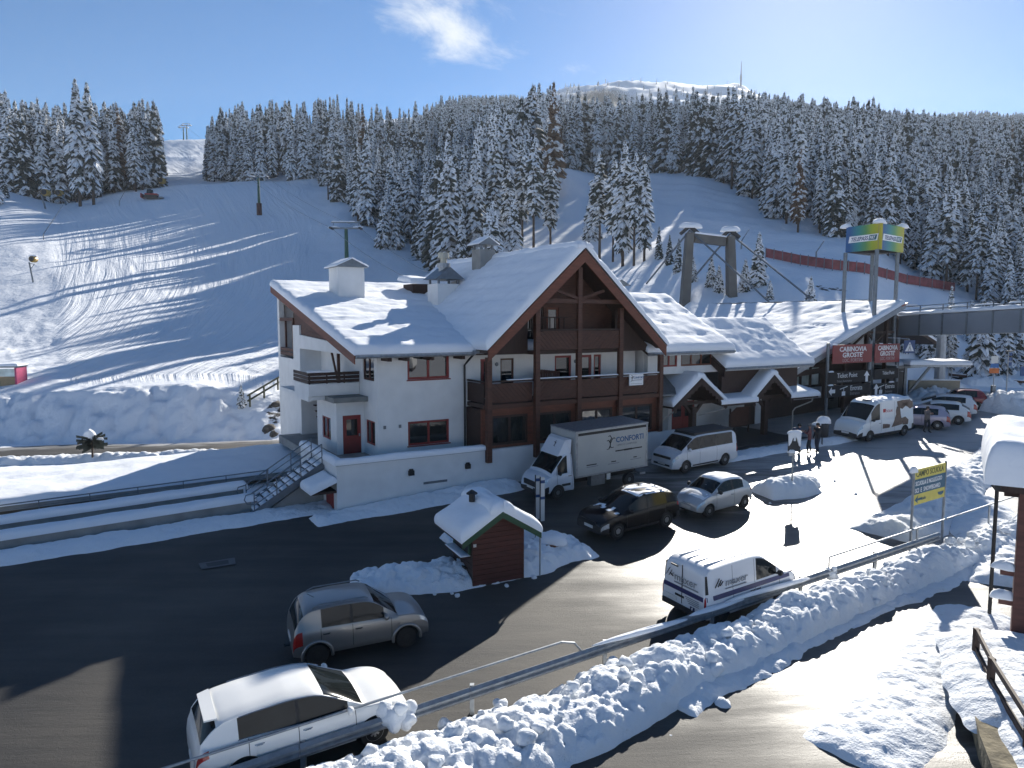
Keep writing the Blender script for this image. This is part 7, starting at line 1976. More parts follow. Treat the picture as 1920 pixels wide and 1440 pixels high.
# yellow ski school sign
a = P3(16.2, VR + 0.22); b_ = P3(18.8, VR + 0.22)
t = thing('ski_school_sign', 'yellow and blue ski school sign on two posts above the snow bank', 'sign', P3(16.35, VR + 0.25), TH + R(4))
M_YEL = mat('sign_yellow', (0.62, 0.52, 0.10), 0.5, var=0.05); M_SBL = mat('sign_petrol', (0.02, 0.10, 0.17), 0.5, var=0.05); M_SDK = mat('sign_dark_green', (0.03, 0.05, 0.02), 0.5)
W = 2.45
for x in (0.0, W): q = MB(); q.box(x - 0.035, x + 0.035, -0.035, 0.035, -0.3, 3.30); q.build('post', M_GALV, t)
q = MB(); q.box(0.04, W - 0.04, -0.02, 0.015, 1.90, 3.24); bd = q.build('board', M_YEL, t)
q = MB(); q.box(0.04, W - 0.04, -0.026, -0.021, 2.30, 2.86); q.build('blue_field', M_SBL, bd)
text_part('lettering', 'CAMPO SCUOLA', 0.30, (0.12, -0.022, 2.95), (1, 0, 0), (0, 0, 1), M_SDK, bd, sx=0.93, bold=0.003)
text_part('lettering', 'SCUOLA E NOLEGGIO', 0.235, (0.10, -0.028, 2.62), (1, 0, 0), (0, 0, 1), M_WHTL, bd, sx=0.86, bold=0.003)
text_part('lettering', 'SCI  E  SNOWBOARD', 0.235, (0.10, -0.028, 2.36), (1, 0, 0), (0, 0, 1), M_WHTL, bd, sx=0.86, bold=0.003)
q = MB(); q.prism([(0.10, -0.023, 2.09), (0.34, -0.023, 2.25), (0.30, -0.023, 2.13), (0.62, -0.023, 2.14), (0.62, -0.023, 2.06), (0.30, -0.023, 2.05), (0.34, -0.023, 1.95)], (0, -0.006, 0)); q.build('arrow', M_SBL, bd)
text_part('lettering', 'italo', 0.17, (0.55, -0.03, 2.045), (1, 0, 0), (0, 0, 1), M_SBL, bd, sx=1.3, shear=0.2)
q = MB(); q.prism([(1.85, -0.023, 2.16), (2.34, -0.023, 2.16), (2.30, -0.023, 2.07), (2.12, -0.023, 2.02), (1.92, -0.023, 2.06)], (0, -0.006, 0)); q.build('logo', M_SBL, bd)
snow_cap('sign_snow', ((-0.05, 0, 3.16), 0.17, 0.13, 0.2, 0), t, 2)

# ---------------------------------------------------------------- neighbour house corner, wooden fence and stone wall (right)
NX = AY(1907, 1185, 18.4); NZ = float(gp(NX.x, NX.y)) + 0.1
t = thing('timber_house_corner', 'corner of a brown timber house with a deep snow-loaded roof at the right edge', 'house', (NX.x, NX.y, NZ), R(-32))
q = MB(); q.box(-0.14, 0.30, -0.14, 0.30, -0.4, 4.55); q.build('post', mat('oxblood_timber', (0.095, 0.034, 0.026), 0.65, var=0.3, scale=2, stretch=(1, 1, 5)), t)
for z in (1.45, 2.25):
    q = MB(); q.box(-0.45, 1.2, -0.05, 0.12, z, z + 0.16); o = q.build('balcony_beam', MATS['oxblood_timber'], t); snow_cap('beam_snow', ((-0.35, 0.03, z + 0.15), 0.26, 0.16, 0.22, 0), o, z)
q = MB(); q.box(-0.62, 4.0, -0.8, 3.4, 4.62, 4.80); q.box(-0.45, 4.0, 0.3, 0.5, 4.30, 4.62); q.build('roof', M_WOODD, t)
snow_slab('roof_snow', (-0.95, -0.9, 4.80), (4.2, -0.9, 4.80), (4.2, 3.5, 4.95), (-0.95, 3.5, 4.95), 1.15, 0.38, 0.10, 91, 0.16, t)
q = MB(); q.tube([(-0.66, -0.85, 4.72), (-0.66, 3.4, 4.72)], 0.08, 8); q.tube([(-0.66, 1.6, 4.68), (-0.66, 1.6, 4.3), (-0.55, 1.9, 4.1), (-0.55, 1.9, -0.2)], 0.05, 8); q.build('gutter', M_BLACK, t)
snow_cap('ground_snow', ((0.1, 0.2, -0.25), 1.9, 1.5, 0.55, 0.5), t, 6)
pw_ = [GP(1812, 1285, 0.55), GP(1838, 1380, 0.55), GP(1875, 1475, 0.55)]
t = thing('stone_wall', 'rough concrete and stone retaining wall under snow at the bottom right', 'wall', pw_[0], 0)
q = MB()
pts = [p - pw_[0] for p in pw_]
ext = [pts[0] + (pts[0] - pts[1]) * 0.25] + pts + [pts[-1] + (pts[-1] - pts[-2]) * 1.5]
for a, b in zip(ext[:-1], ext[1:]):
    d = (b - a); nrm = Vector((-d.y, d.x, 0)).normalized() * -0.5 if (-d.y) < 0 else Vector((d.y, -d.x, 0)).normalized() * -0.5
    nrm = Vector((abs(d.y), -d.x if d.y > 0 else d.x, 0)).normalized() * 0.45
    lo = Vector((0, 0, -0.95))
    q.add([a + lo, b + lo, b + lo + nrm, a + lo + nrm, a, b, b + nrm, a + nrm], [(3, 2, 1, 0), (4, 5, 6, 7), (0, 1, 5, 4), (1, 2, 6, 5), (2, 3, 7, 6), (3, 0, 4, 7)])
q.build('wall_body', mat('mossy_stone', (0.17, 0.145, 0.095), 0.95, var=0.55, scale=2.2, bump=0.05, bscale=5), t)
def wall_z(x, y): return pathz(x, y) + 0.45
ridge('wall_top_snow', [(GP(x, y, 0.5)).xy for x, y in ((1835, 1205), (1880, 1280), (1930, 1380), (1990, 1490))], 1.35, 0.35, 27, wall_z, 0.05, 0.7, 0.0, wvar=0.25)
ridge('garden_snow', [(GP(x, y, 0.5)).xy for x, y in ((1870, 1190), (1925, 1290), (1990, 1400))], 3.0, 0.45, 28, wall_z, 0.06, 0.5, 0.0, wvar=0.2)
ridge('garden_snow', [(GP(x, y, 0.3)).xy for x, y in ((1830, 930), (1860, 1000), (1905, 1090))], 2.6, 0.5, 29, pathz, 0.07, 0.7, 0.0, wvar=0.3)
fp = [GP(1828, 1240, 0.5), GP(1856, 1300, 0.5), GP(1925, 1420, 0.5)]
t = thing('wooden_fence', 'dark wooden rail fence standing in snow above the stone wall', 'fence', fp[0], 0)
fp = [p - fp[0] for p in fp]
for p in fp: q = MB(); q.box(p.x - 0.06, p.x + 0.06, p.y - 0.06, p.y + 0.06, p.z - 0.2, p.z + 0.85); q.build('post', M_WOODD, t)
for a, b in ((fp[0], fp[1]), (fp[1], fp[2])):
    for z in (0.78, 0.32): q = MB(); q.bar(a + Vector((0, 0, z)), b + Vector((0, 0, z)), 0.06, 0.14); q.build('rail', M_WOODD, t)
q = clods('dark_stone', [GP(1714, 1308).xy], [0.10], 7, pathz, M_ROCK); del q['kind']; tag(q, 'dark stone with a snow cap lying alone on the lower path', 'stone')
# manhole frame in the road
ms = [G(372, 1058), G(440, 1047), G(442, 1059), G(378, 1069)]
q = MB(); c_ = sum(ms, Vector()) / 4
q.add([p + Vector((0, 0, 0.035)) for p in ms] + [c_ + (p - c_) * 0.62 + Vector((0, 0, 0.035)) for p in ms], [(0, 1, 5, 4), (1, 2, 6, 5), (2, 3, 7, 6), (3, 0, 4, 7)])
o = tag(q.build('road_grate', mat('worn_concrete', (0.10, 0.105, 0.11), 0.8), None), 'pale concrete frame of a road drain in the shaded lane', 'drain')
q = MB(); q.add([c_ + (p - c_) * 0.62 + Vector((0, 0, 0.02)) for p in ms], [(0, 1, 2, 3)]); q.build('grate', M_BLACK, o)

# ---------------------------------------------------------------- low roof, ramp walls and railing left of the lodge
def LW(s, v, z=0.0): x, y = XY(s, v); return Vector((x, y, float(gp(x, y)) * 0 + z))
t = thing('garage_roof', 'long low snow-covered garage roof left of the lodge', 'roof', LW(0, 0), TH)
q = MB(); quad_slab(q, [(-30, 8.0, -0.05), (0.9, 8.0, 0.50), (0.9, 12.6, 0.95), (-30, 12.6, 0.45)], 0.25); q.build('roof_slab', M_CONC, t)
snow_slab('roof_snow', (-30, 7.9, -0.05), (1.0, 7.9, 0.50), (1.0, 12.7, 0.95), (-30, 12.7, 0.45), 0.36, 0.22, 0.05, 95, 0.26, t, rnd=(1, 0, 1, 0), rows=3)
q = MB(); q.box(-30, 0.5, 8.3, 8.5, -2.2, 0.0); q.build('front_wall', mat('brown_concrete', (0.10, 0.085, 0.065), 0.9, var=0.3, scale=2), t)
for nm, lab, v, top, seed in (('ramp_wall', 'low grey ramp wall under snow, nearer the road', 2.55, 0.40, 97), ('ramp_wall', 'low grey ramp wall under snow, farther from the road by the railing', 4.35, 0.62, 98)):
    t = thing(nm, lab, 'wall', LW(0, 0), TH, 'ramp walls')
    q = MB(); q.prism([(-30, v, -1.2), (-3.2, v, -0.4), (-3.2, v, top), (-30, v, top - 0.9)], (0, 0.3, 0)); q.build('wall_body', M_CONC, t)
    snow_slab('wall_snow', (-30, v - 0.08, top - 0.9), (-3.0, v - 0.08, top), (-3.0, v + 0.75, top), (-30, v + 0.75, top - 0.9), 0.30, 0.2, 0.05, seed, 0.25, t, rnd=(1, 1, 1, 0))
t = thing('railing', 'long thin grey railing in front of the low garage roof', 'railing', LW(0, 0), TH)
zb = lambda s: 0.028 * s + 0.05
for z, r_ in ((0.98, 0.03), (0.75, 0.012), (0.55, 0.012), (0.35, 0.012)):
    q = MB(); q.tube([(-30, 6.3, zb(-30) + z), (-1.6, 6.3, zb(-1.6) + z)], r_, 6); q.build('rail', M_GREYM, t)
for i in range(15): s = -29 + i * 1.95; q = MB(); q.tube([(s, 6.3, zb(s) - 0.3), (s, 6.3, zb(s) + 0.98)], 0.022, 6); q.build('post', M_GREYM, t)
ridge('ramp_snow', sv_line(-30, -2, 5.6), 1.3, 0.18, 34, gp, 0.09, 0.6)
# bush with a lump of snow by the back road
p = AY(174, 868, 45.0); p.z = float(gp(p.x, p.y))
t = thing('young_tree', 'small bare bushy tree with a lump of snow beside the back road', 'tree', p, 0)
q = MB(); q.tube([(0, 0, -0.2), (0.02, 0, 0.9), (0, 0.02, 1.3)], [0.07, 0.06, 0.04], 7); q.build('trunk', M_BARK, t)
q = MB(); g_ = random.Random(3)
for i in range(120):
    a = g_.uniform(0, 6.28); l = g_.uniform(0.3, 1.0); e = g_.uniform(-0.4, 0.9)
    z = g_.uniform(0.9, 1.5); d = Vector((math.cos(a) * math.cos(e), math.sin(a) * math.cos(e), math.sin(e) * 0.6)) * l
    b0 = Vector((0, 0, z)) + d * 0.25; b1 = Vector((0, 0, z)) + d; w = 0.025
    q.add([b0, b1, b1 + Vector((0, 0, -0.16)), b0 + Vector((w, w, -0.12))], [(0, 1, 2, 3)])
q.build('crown', M_NEEDLE, t)
snow_cap('snow_lump', ((-0.1, 0, 1.5), 0.36, 0.3, 0.5, 0.4), t, 3); snow_cap('snow_lump', ((-0.45, 0.1, 1.2), 0.2, 0.2, 0.2, 0), t, 5); snow_cap('snow_lump', ((0.5, 0.1, 1.35), 0.2, 0.14, 0.14, 0), t, 7)
# hut at the left edge
p = AY(6, 719, 60.5)
t = thing('lift_hut', 'small red and glass lift hut half cut by the left edge', 'hut', (p.x, p.y, float(terrain_z(np.array(p.x), np.array(p.y))) - 0.05), R(8))
q = MB(); q.box(-1.6, 0.95, 0, 1.6, 0, 0.78); q.build('lower_wall', mat('hut_panel', (0.30, 0.22, 0.12), 0.6), t)
q = MB(); q.box(0.95, 1.1, -0.05, 1.65, 0, 1.75); q.build('corner_post', mat('hut_pink', (0.42, 0.05, 0.13), 0.5), t)
q = MB(); q.box(-0.35, -0.25, -0.02, 0.05, 0, 1.6); q.build('corner_post', M_GREYM, t)
for a, b in ((-1.6, -0.37), (-0.23, 0.93)): q = MB(); q.box(a, b, 0.0, 0.04, 0.85, 1.5); q.build('pane', M_STAG, t)
q = MB(); q.box(-1.7, 1.15, -0.1, 1.7, 1.6, 1.72); rf = q.build('roof', M_GREYM, t)
snow_slab('roof_snow', (-1.75, -0.15, 1.72), (1.25, -0.15, 1.72), (1.25, 1.75, 1.72), (-1.75, 1.75, 1.72), 0.22, 0.3, 0.06, 99, 0.25, rf)
# wooden handrail on the slope beside the lodge
t = thing('slope_handrail', 'green-grey wooden handrail on the snowy slope left of the lodge pillar', 'railing', AY(492, 738, 57), 0)
a, b = AY(464, 742, 56) - t.location, AY(530, 703, 60) - t.location
for dz in (0, -0.42): q = MB(); q.bar(a + Vector((0, 0, dz)), b + Vector((0, 0, dz)), 0.1, 0.12); q.build('rail', mat('mossy_wood', (0.06, 0.065, 0.04), 0.8), t)
for k_ in (0.06, 0.45, 0.85): p = a.lerp(b, k_); q = MB(); q.bar(p + Vector((0, 0, 0.05)), p + Vector((0, 0, -1.0)), 0.12); q.build('post', MATS['mossy_wood'], t)
p = AY(452, 735, 56.5); p.z = float(terrain_z(np.array(p.x), np.array(p.y)))
place_tree('small0', p.x, p.y, 1.9, 1.0, 'tiny sapling spruce at the end of the slope handrail', 'spruce tree', None)

# ---------------------------------------------------------------- station signs
t = thing('station_sign_frame', 'steel frame with red cable car signs and black direction boards before the station', 'sign', (C0[0], C0[1], 0), TH)
SX = 2.2
s1, s2, s3 = 37.9, 43.05, 47.0
for s, top, r_ in ((s1, 6.9, 0.12), (s2, 7.0, 0.17), (s3 - 0.25, 7.2, 0.15)): q = MB(); q.tube([(s, SX + 0.25, 0.8), (s, SX + 0.25, top)], r_, 10); q.build('post', M_GREYM, t)
M_RED = mat('sign_red', (0.22, 0.012, 0.016), 0.5, var=0.08)
def board(s_a, s_b, za, zb_, m, name='board'):
    q = MB(); q.box(s_a, s_b, SX - 0.05, SX, za, zb_); return q.build(name, m, t)
b1 = board(s1 + 0.15, s2 - 0.2, 5.35, 6.75, M_RED, 'red_sign'); b2 = board(s2 + 0.2, s3 - 0.45, 5.25, 6.72, M_RED, 'red_sign')
for bb, sc, wd in ((b1, (s1 + s2) / 2, 1.0), (b2, (s2 + s3) / 2 - 0.12, 0.78)):
    text_part('lettering', 'CABINOVIA', 0.50, (sc, SX - 0.053, 6.24), (1, 0, 0), (0, 0, 1), M_WHTL, bb, 'CENTER', 0.012, sx=wd * 1.25)
    text_part('lettering', "GROSTE'", 0.50, (sc, SX - 0.053, 5.80), (1, 0, 0), (0, 0, 1), M_WHTL, bb, 'CENTER', 0.012, sx=wd * 1.3)
    text_part('lettering', 'LOC. FORTINI', 0.36, (sc, SX - 0.053, 5.45), (1, 0, 0), (0, 0, 1), mat('faint_lettering', (0.42, 0.32, 0.32), 0.5), bb, 'CENTER', sx=wd * 1.1)
d1 = board(s1 - 0.3, s2 - 0.2, 3.85, 4.75, M_SIGNBLK, 'direction_board'); d2 = board(s1 - 0.3, s2 - 0.2, 2.85, 3.75, M_SIGNBLK, 'direction_board'); d3 = board(s2 + 0.2, s3 - 0.5, 2.75, 3.65, M_SIGNBLK, 'direction_board'); d4 = board(s2 + 0.2, s3 - 0.5, 3.95, 4.75, M_SIGNBLK, 'direction_board')
y = SX - 0.053
text_part('lettering', 'Ticket Point', 0.50, (s1 + 0.75, y, 4.28), (1, 0, 0), (0, 0, 1), M_WHTL, d1, sx=1.0); text_part('lettering', 'Ticket Automatico', 0.24, (s1 + 0.75, y, 3.95), (1, 0, 0), (0, 0, 1), M_GRYL, d1)
text_part('lettering', 'Entrata', 0.52, (s1 + 2.4, y, 3.28), (1, 0, 0), (0, 0, 1), M_WHTL, d2); text_part('lettering', 'Entrance', 0.34, (s1 + 2.4, y, 2.93), (1, 0, 0), (0, 0, 1), M_GRYL, d2)
text_part('lettering', 'Entrata', 0.48, (s2 + 1.75, y, 3.2), (1, 0, 0), (0, 0, 1), M_WHTL, d3, sx=0.9); text_part('lettering', 'Entrance', 0.30, (s2 + 1.75, y, 2.86), (1, 0, 0), (0, 0, 1), M_GRYL, d3, sx=0.9)
text_part('lettering', 'Ticket Point', 0.40, (s2 + 1.3, y, 4.3), (1, 0, 0), (0, 0, 1), M_WHTL, d4, sx=0.8)
def arrow(parent, cx, cz, h, ang):
    pts = [(0, 0.5), (0.42, 0.05), (0.18, 0.05), (0.18, -0.5), (-0.18, -0.5), (-0.18, 0.05), (-0.42, 0.05)]
    ca, sa = math.cos(ang), math.sin(ang)
    q = MB(); q.prism([(cx + h * (x * ca - z * sa), y, cz + h * (x * sa + z * ca)) for x, z in pts], (0, -0.012, 0)); q.build('arrow', M_WHTL, parent)
arrow(d1, s2 - 0.75, 4.28, 0.85, 0); arrow(d2, s1 + 0.2, 3.3, 0.75, math.pi / 2); arrow(d3, s2 + 0.55, 3.2, 0.85, 0)
def cabin(parent, cx, cz):
    q = MB(); q.box(cx - 0.2, cx + 0.2, y - 0.012, y, cz - 0.2, cz + 0.12); q.bar((cx - 0.45, y - 0.006, cz + 0.3), (cx + 0.45, y - 0.006, cz + 0.48), 0.012, 0.05); q.bar((cx, y - 0.006, cz + 0.12), (cx, y - 0.006, cz + 0.38), 0.012, 0.05, up=(0, 1, 0)); q.build('cabin_symbol', M_WHTL, parent)
cabin(d2, s1 + 1.6, 3.12); cabin(d3, s2 + 1.15, 3.0)
for bb, a, z in ((d1, s1 + 0.1, 4.75), (d2, s1 + 0.1, 3.75), (d3, s2 + 2.6, 3.65), (b1, s1 + 0.4, 6.75)):
    snow_cap('sign_snow', ((a, SX - 0.02, z - 0.01), 0.3, 0.12, 0.1, 0), bb, a)
# advertising box on four masts
t = thing('advertising_box', 'blue green yellow advertising box on four tall masts above the station', 'sign', (C0[0], C0[1], 0), TH)
M_AD = None
def gradient(name):
    m, nt, N, L, b = nodes_of(name)
    tc = N.new('ShaderNodeTexCoord'); sx = N.new('ShaderNodeSeparateXYZ'); L.new(tc.outputs['UV'], sx.inputs[0])
    r = N.new('ShaderNodeValToRGB'); e = r.color_ramp.elements
    e[0].position = 0.12; e[0].color = (0.02, 0.09, 0.24, 1); e[1].position = 0.95; e[1].color = (0.42, 0.36, 0.02, 1)
    for p_, c_ in ((0.38, (0.03, 0.22, 0.20, 1)), (0.58, (0.10, 0.26, 0.08, 1)), (0.75, (0.30, 0.36, 0.02, 1))): k_ = e.new(p_); k_.color = c_
    L.new(sx.outputs[0], r.inputs['Fac']); L.new(r.outputs[0], b.inputs['Base Color']); b.inputs['Roughness'].default_value = 0.45
    return m
M_AD = gradient('printed_gradient')
def lc(p): v = Vector(p); s_, v_ = sv(v.x, v.y); return Vector((s_, v_, v.z))
A, B, D = lc(AY(1587, 427, 60.5)), lc(AY(1653, 420, 57.5)), lc(AY(1696, 424, 60.5))
HB = 2.05; zt = 16.2
def panel(P, Q, label):
    P = Vector((P.x, P.y, zt)); Q = Vector((Q.x, Q.y, zt)); d = (Q - P); L_ = d.length; d.normalize(); n_ = Vector((d.y, -d.x, 0))
    me = bpy.data.meshes.new('panel'); vs = []
    for o in (0.0, -0.18):
        for a, z in ((0, -HB), (L_, -HB), (L_, 0), (0, 0)): vs.append(P + d * a + n_ * o + Vector((0, 0, z)))
    me.from_pydata(vs, [], [(0, 1, 2, 3), (7, 6, 5, 4), (4, 5, 1, 0), (5, 6, 2, 1), (6, 7, 3, 2), (7, 4, 0, 3)])
    uv = me.uv_layers.new()
    for f in me.polygons:
        for li in f.loop_indices: uv.data[li].uv = ([0, 1, 1, 0][me.loops[li].vertex_index % 4], [0, 0, 1, 1][me.loops[li].vertex_index % 4])
    me.materials.append(M_AD); o = link('panel', me, t)
    q = MB(); q.prism([P + d * (0.08 * L_) + n_ * 0.012 + Vector((0, 0, -1.32)), P + d * (0.90 * L_) + n_ * 0.012 + Vector((0, 0, -1.32)), P + d * (0.93 * L_) + n_ * 0.012 + Vector((0, 0, -0.80)), P + d * (0.11 * L_) + n_ * 0.012 + Vector((0, 0, -0.80))], n_ * -0.01); q.build('white_band', M_WPAINT, o)
    tx = text_part('lettering', 'TELEPASS', 0.44, P + d * (0.15 * L_) + n_ * 0.018 + Vector((0, 0, -1.22)), d, (0, 0, 1), mat('navy_lettering', (0.02, 0.03, 0.12), 0.5), o, bold=0.008, shear=0.2)
    wd = max(v.co.x for v in tx.data.vertices); k_ = 0.50 * L_ / wd
    for v in tx.data.vertices: v.co.x *= k_
    q = MB(); q.prism([P + d * (0.655 * L_) + n_ * 0.016 + Vector((0, 0, -1.26)), P + d * (0.87 * L_) + n_ * 0.016 + Vector((0, 0, -1.26)), P + d * (0.90 * L_) + n_ * 0.016 + Vector((0, 0, -0.86)), P + d * (0.685 * L_) + n_ * 0.016 + Vector((0, 0, -0.86))], n_ * -0.004); q.build('green_field', mat('pay_green', (0.02, 0.10, 0.12), 0.5), o)
    tx = text_part('lettering', 'PAY', 0.40, P + d * (0.69 * L_) + n_ * 0.022 + Vector((0, 0, -1.20)), d, (0, 0, 1), M_WHTL, o, bold=0.006, shear=0.2)
    wd = max(v.co.x for v in tx.data.vertices); k_ = 0.16 * L_ / wd
    for v in tx.data.vertices: v.co.x *= k_
    return o
pa = panel(A, B, 0); pb_ = panel(B + Vector((0.05, 0.05, 0)), D, 1)
q = MB(); E_ = A + D - B
for P in (A, D):
    pass
q.prism([Vector((A.x, A.y, zt - HB)) + Vector((0.3, 0.1, 0)), Vector((E_.x, E_.y, zt - HB)), Vector((D.x, D.y, zt - HB)) + Vector((-0.2, 0.2, 0))], (0, 0, HB)); q.build('box_back', M_SIGNBLK, t)
for c3, hx in ((A, 0.55), (B, 0.9), (D, 0.6)): snow_cap('box_snow', ((c3.x + (0.25 if c3 is A else 0), c3.y + 0.15, zt - 0.02), hx, 0.35, 0.35, 0.0), t, hx * 7)
for c3, zb_ in ((A + Vector((0.25, 0.15, 0)), 5.6), (B + Vector((-0.05, 0.25, 0)), 0.9), (D + Vector((-0.45, 0.2, 0)), 6.5), (E_ + (B - E_) * 0.35, 6.0)):
    q = MB(); q.tube([(c3.x, c3.y, zb_), (c3.x, c3.y, zt - HB - 0.003)], 0.15, 10); q.build('mast', M_GREYM, t)
# zebra crossing sign
p = AY(1705, 650, 56.5)
t = thing('crossing_sign', 'blue square pedestrian crossing sign hanging right of the station', 'sign', p, R(10))
q = MB(); q.box(-0.48, 0.48, -0.03, 0.03, -0.5, 0.5); bd = q.build('board', M_SIGNBLUE, t)
q = MB(); q.prism([(-0.4, -0.034, -0.36), (0.4, -0.034, -0.36), (0, -0.034, 0.38)], (0, -0.006, 0)); q.build('white_triangle', M_WHTL, bd)
q = MB(); q.bar((0, -0.043, -0.02), (-0.14, -0.043, -0.34), 0.006, 0.06, up=(0, 1, 0)); q.bar((0.02, -0.043, -0.02), (0.13, -0.043, -0.34), 0.006, 0.06, up=(0, 1, 0)); q.bar((0, -0.043, 0.14), (0.01, -0.043, -0.04), 0.006, 0.09, up=(0, 1, 0)); q.lathe([(0.045, 0), (0.045, -0.006)], (0.01, -0.041, 0.19), 10, 'y'); tag(q.build('walking_figure', M_BLKL, bd), kind='stuff')
q = MB(); q.tube([(0, 0.06, 0.6), (0, 0.06, -0.6)], 0.05, 6); q.tube([(0, 0.06, 0.6), (-1.6, 0.4, 0.7)], 0.05, 6); q.build('bracket', M_GALV, t)
# ---------------------------------------------------------------- grey cable bridge on the right
A, B = AY(1684, 611, 61.0), AY(1925, 601, 51.0)
d = (B - A); d.normalize(); nrm = Vector((d.y, -d.x, 0)).normalized()
t = thing('cable_bridge', 'grey enclosed conveyor bridge with panel joints and snow on top', 'bridge', A, 0)
L = 26.0; hh = 0.82
M_BR = mat('bridge_grey', (0.20, 0.225, 0.26), 0.5, 0.1, var=0.08, scale=0.8)
k = 0; a = 0.0
while a < L:
    p0, p1 = d * (a + 0.05), d * (a + 2.05 - 0.05)
    q = MB(); q.prism([p0 + Vector((0, 0, -hh)), p1 + Vector((0, 0, -hh)), p1 + Vector((0, 0, hh)), p0 + Vector((0, 0, hh))], -nrm * 2.2); q.build('side_panel', M_BR, t)
    q = MB(); r0 = d * (a + 2.05); q.prism([r0 - d * 0.06 + nrm * 0.05 + Vector((0, 0, -hh - 0.05)), r0 + d * 0.06 + nrm * 0.05 + Vector((0, 0, -hh - 0.05)), r0 + d * 0.06 + nrm * 0.05 + Vector((0, 0, hh + 0.05)), r0 - d * 0.06 + nrm * 0.05 + Vector((0, 0, hh + 0.05))], -nrm * 2.3); q.build('panel_rib', M_GREYM, t)
    q = MB(); q.bar(r0 + Vector((0, 0, hh)), r0 + Vector((0, 0, hh + 0.75)), 0.06); q.build('rail_post', M_GREYM, t)
    a += 2.05
for z in (0.45, 0.75):
    q = MB(); q.tube([d * x + Vector((0, 0, hh + z)) for x in (0, L)], 0.03, 6); q.build('handrail', M_GREYM, t)
c0 = nrm * 0.08 + Vector((0, 0, hh + 0.055))
snow_slab('bridge_snow', c0, c0 + d * L, c0 + d * L - nrm * 2.3, c0 - nrm * 2.3, 0.28, 0.25, 0.10, 111, 0.3, t)
g_ = random.Random(8)
for i in range(9):
    x = 1.0 + i * 2.2; c = d * x - nrm * g_.uniform(0.1, 0.6) + Vector((0, 0, hh + g_.choice((0.45, 0.72))))
    snow_cap('rail_snow', (c, g_.uniform(0.6, 1.1), 0.12, g_.uniform(0.12, 0.22), math.atan2(d.y, d.x)), t, i)
q = MB(); q.bar(d * 13 + Vector((0, 0, hh)), d * 22 + Vector((0, 0, hh + 2.6)), 0.16); q.build('stay', M_GREYM, t)
snow_cap('stay_snow', (d * 15.5 + Vector((0, 0, hh + 0.8)), 1.6, 0.2, 0.25, math.atan2(d.y, d.x)), t, 3)
# white lattice lift mast under the bridge and the flat canopy beside it
p = AY(1762, 705, 66); z0 = float(terrain_z(np.array(p.x), np.array(p.y)))
t = thing('lattice_mast', 'pale lift mast with a ladder and snowy crossarm below the cable bridge', 'mast', (p.x, p.y, z0), 0)
q = MB(); q.tube([(0, 0, 0), (0, 0, 7.0 - z0 + 0.7)], [0.5, 0.38], 10); q.build('shaft', mat('pale_steel', (0.38, 0.40, 0.42), 0.5, 0.3), t)
H = 7.0 - z0 + 0.6
q = MB()
for x in (0.55, 0.85): q.bar((x, -0.4, 0), (x, -0.35, H), 0.05)
for i in range(int(H / 0.35)): q.bar((0.55, -0.4, 0.3 + i * 0.35), (0.85, -0.4, 0.3 + i * 0.35), 0.04)
tag(q.build('ladder', M_GALV, t), kind='stuff')
q = MB(); q.bar((-4.6, 0, H), (6.2, 0, H + 0.25), 0.4, 0.3); q.bar((-4.6, 0.8, H - 0.3), (6.2, 0.8, H + 0.05), 0.2, 0.2); q.build('crossarm', M_GREYM, t)
snow_slab('arm_snow', (-4.7, -0.3, H + 0.12), (6.3, -0.3, H + 0.38), (6.3, 1.0, H + 0.38), (-4.7, 1.0, H + 0.12), 0.25, 0.2, 0.12, 113, 0.3, t)
p = AY(1735, 684, 58); t = thing('bus_shelter', 'flat snow-covered shelter roof on a slanted strut beside the station', 'shelter', (p.x, p.y, 0), R(-4))
zc = p.z
q = MB(); q.box(-1.6, 3.0, -1.0, 1.6, zc - 0.12, zc + 0.05); q.build('roof', M_GALV, t)
snow_slab('roof_snow', (-1.7, -1.1, zc + 0.05), (3.1, -1.1, zc + 0.05), (3.1, 1.7, zc + 0.05), (-1.7, 1.7, zc + 0.05), 0.36, 0.35, 0.05, 115, 0.25, t)
q = MB(); q.bar((0.4, 0, zc - 0.12), (-1.2, 0, zc - 2.3), 0.16); q.bar((-1.3, 0.5, zc - 0.12), (-1.3, 0.5, 1.2), 0.2); q.build('strut', M_GREYM, t)
for i, (px, w) in enumerate(((1720, 0.7), (1757, 1.75))):
    p = AY(px, 722, 60.5); q = MB(); q.box(-w / 2 if i else -w, w, -0.15, 0.15, -0.3, 1.0); o = thing('concrete_block', ('small' if i == 0 else 'large') + ' tan concrete block behind the snow heap under the shelter', 'block', (p.x, p.y, p.z - 0.6), R(-6), 'tan concrete blocks'); q.build('slab', mat('tan_concrete', (0.30, 0.265, 0.20), 0.9, var=0.1), o)
    snow_cap('block_snow', ((0, 0, 1.0), w * 0.9, 0.16, 0.1, 0), o, i)
# bus stop sign and street furniture at the far right
p = AY(1861, 748, 56); gz_ = float(gp(p.x, p.y))
t = thing('bus_stop_sign', 'bus stop pole with white, blue and orange plates at the far right', 'sign', (p.x, p.y, gz_), 0)
q = MB(); q.tube([(0, 0, 0), (0, 0, 4.1)], 0.035, 8); q.build('post', M_GALV, t)
for x0, x1, z0_, z1_, m_ in ((-0.32, 0.24, 3.65, 4.2, M_PLATE), (-0.35, 0.30, 3.30, 3.62, mat('bus_blue', (0.02, 0.12, 0.35), 0.5)), (-0.42, 0.34, 2.85, 3.25, mat('bus_orange', (0.48, 0.12, 0.02), 0.5))):
    q = MB(); q.box(x0, x1, -0.05, -0.035, z0_, z1_); q.build('plate', m_, t)
q = MB(); q.box(-0.14, 0.14, -0.12, 0.1, 1.3, 1.9); q.build('timetable_box', M_GREYM, t)
p = AY(1886, 745, 58)
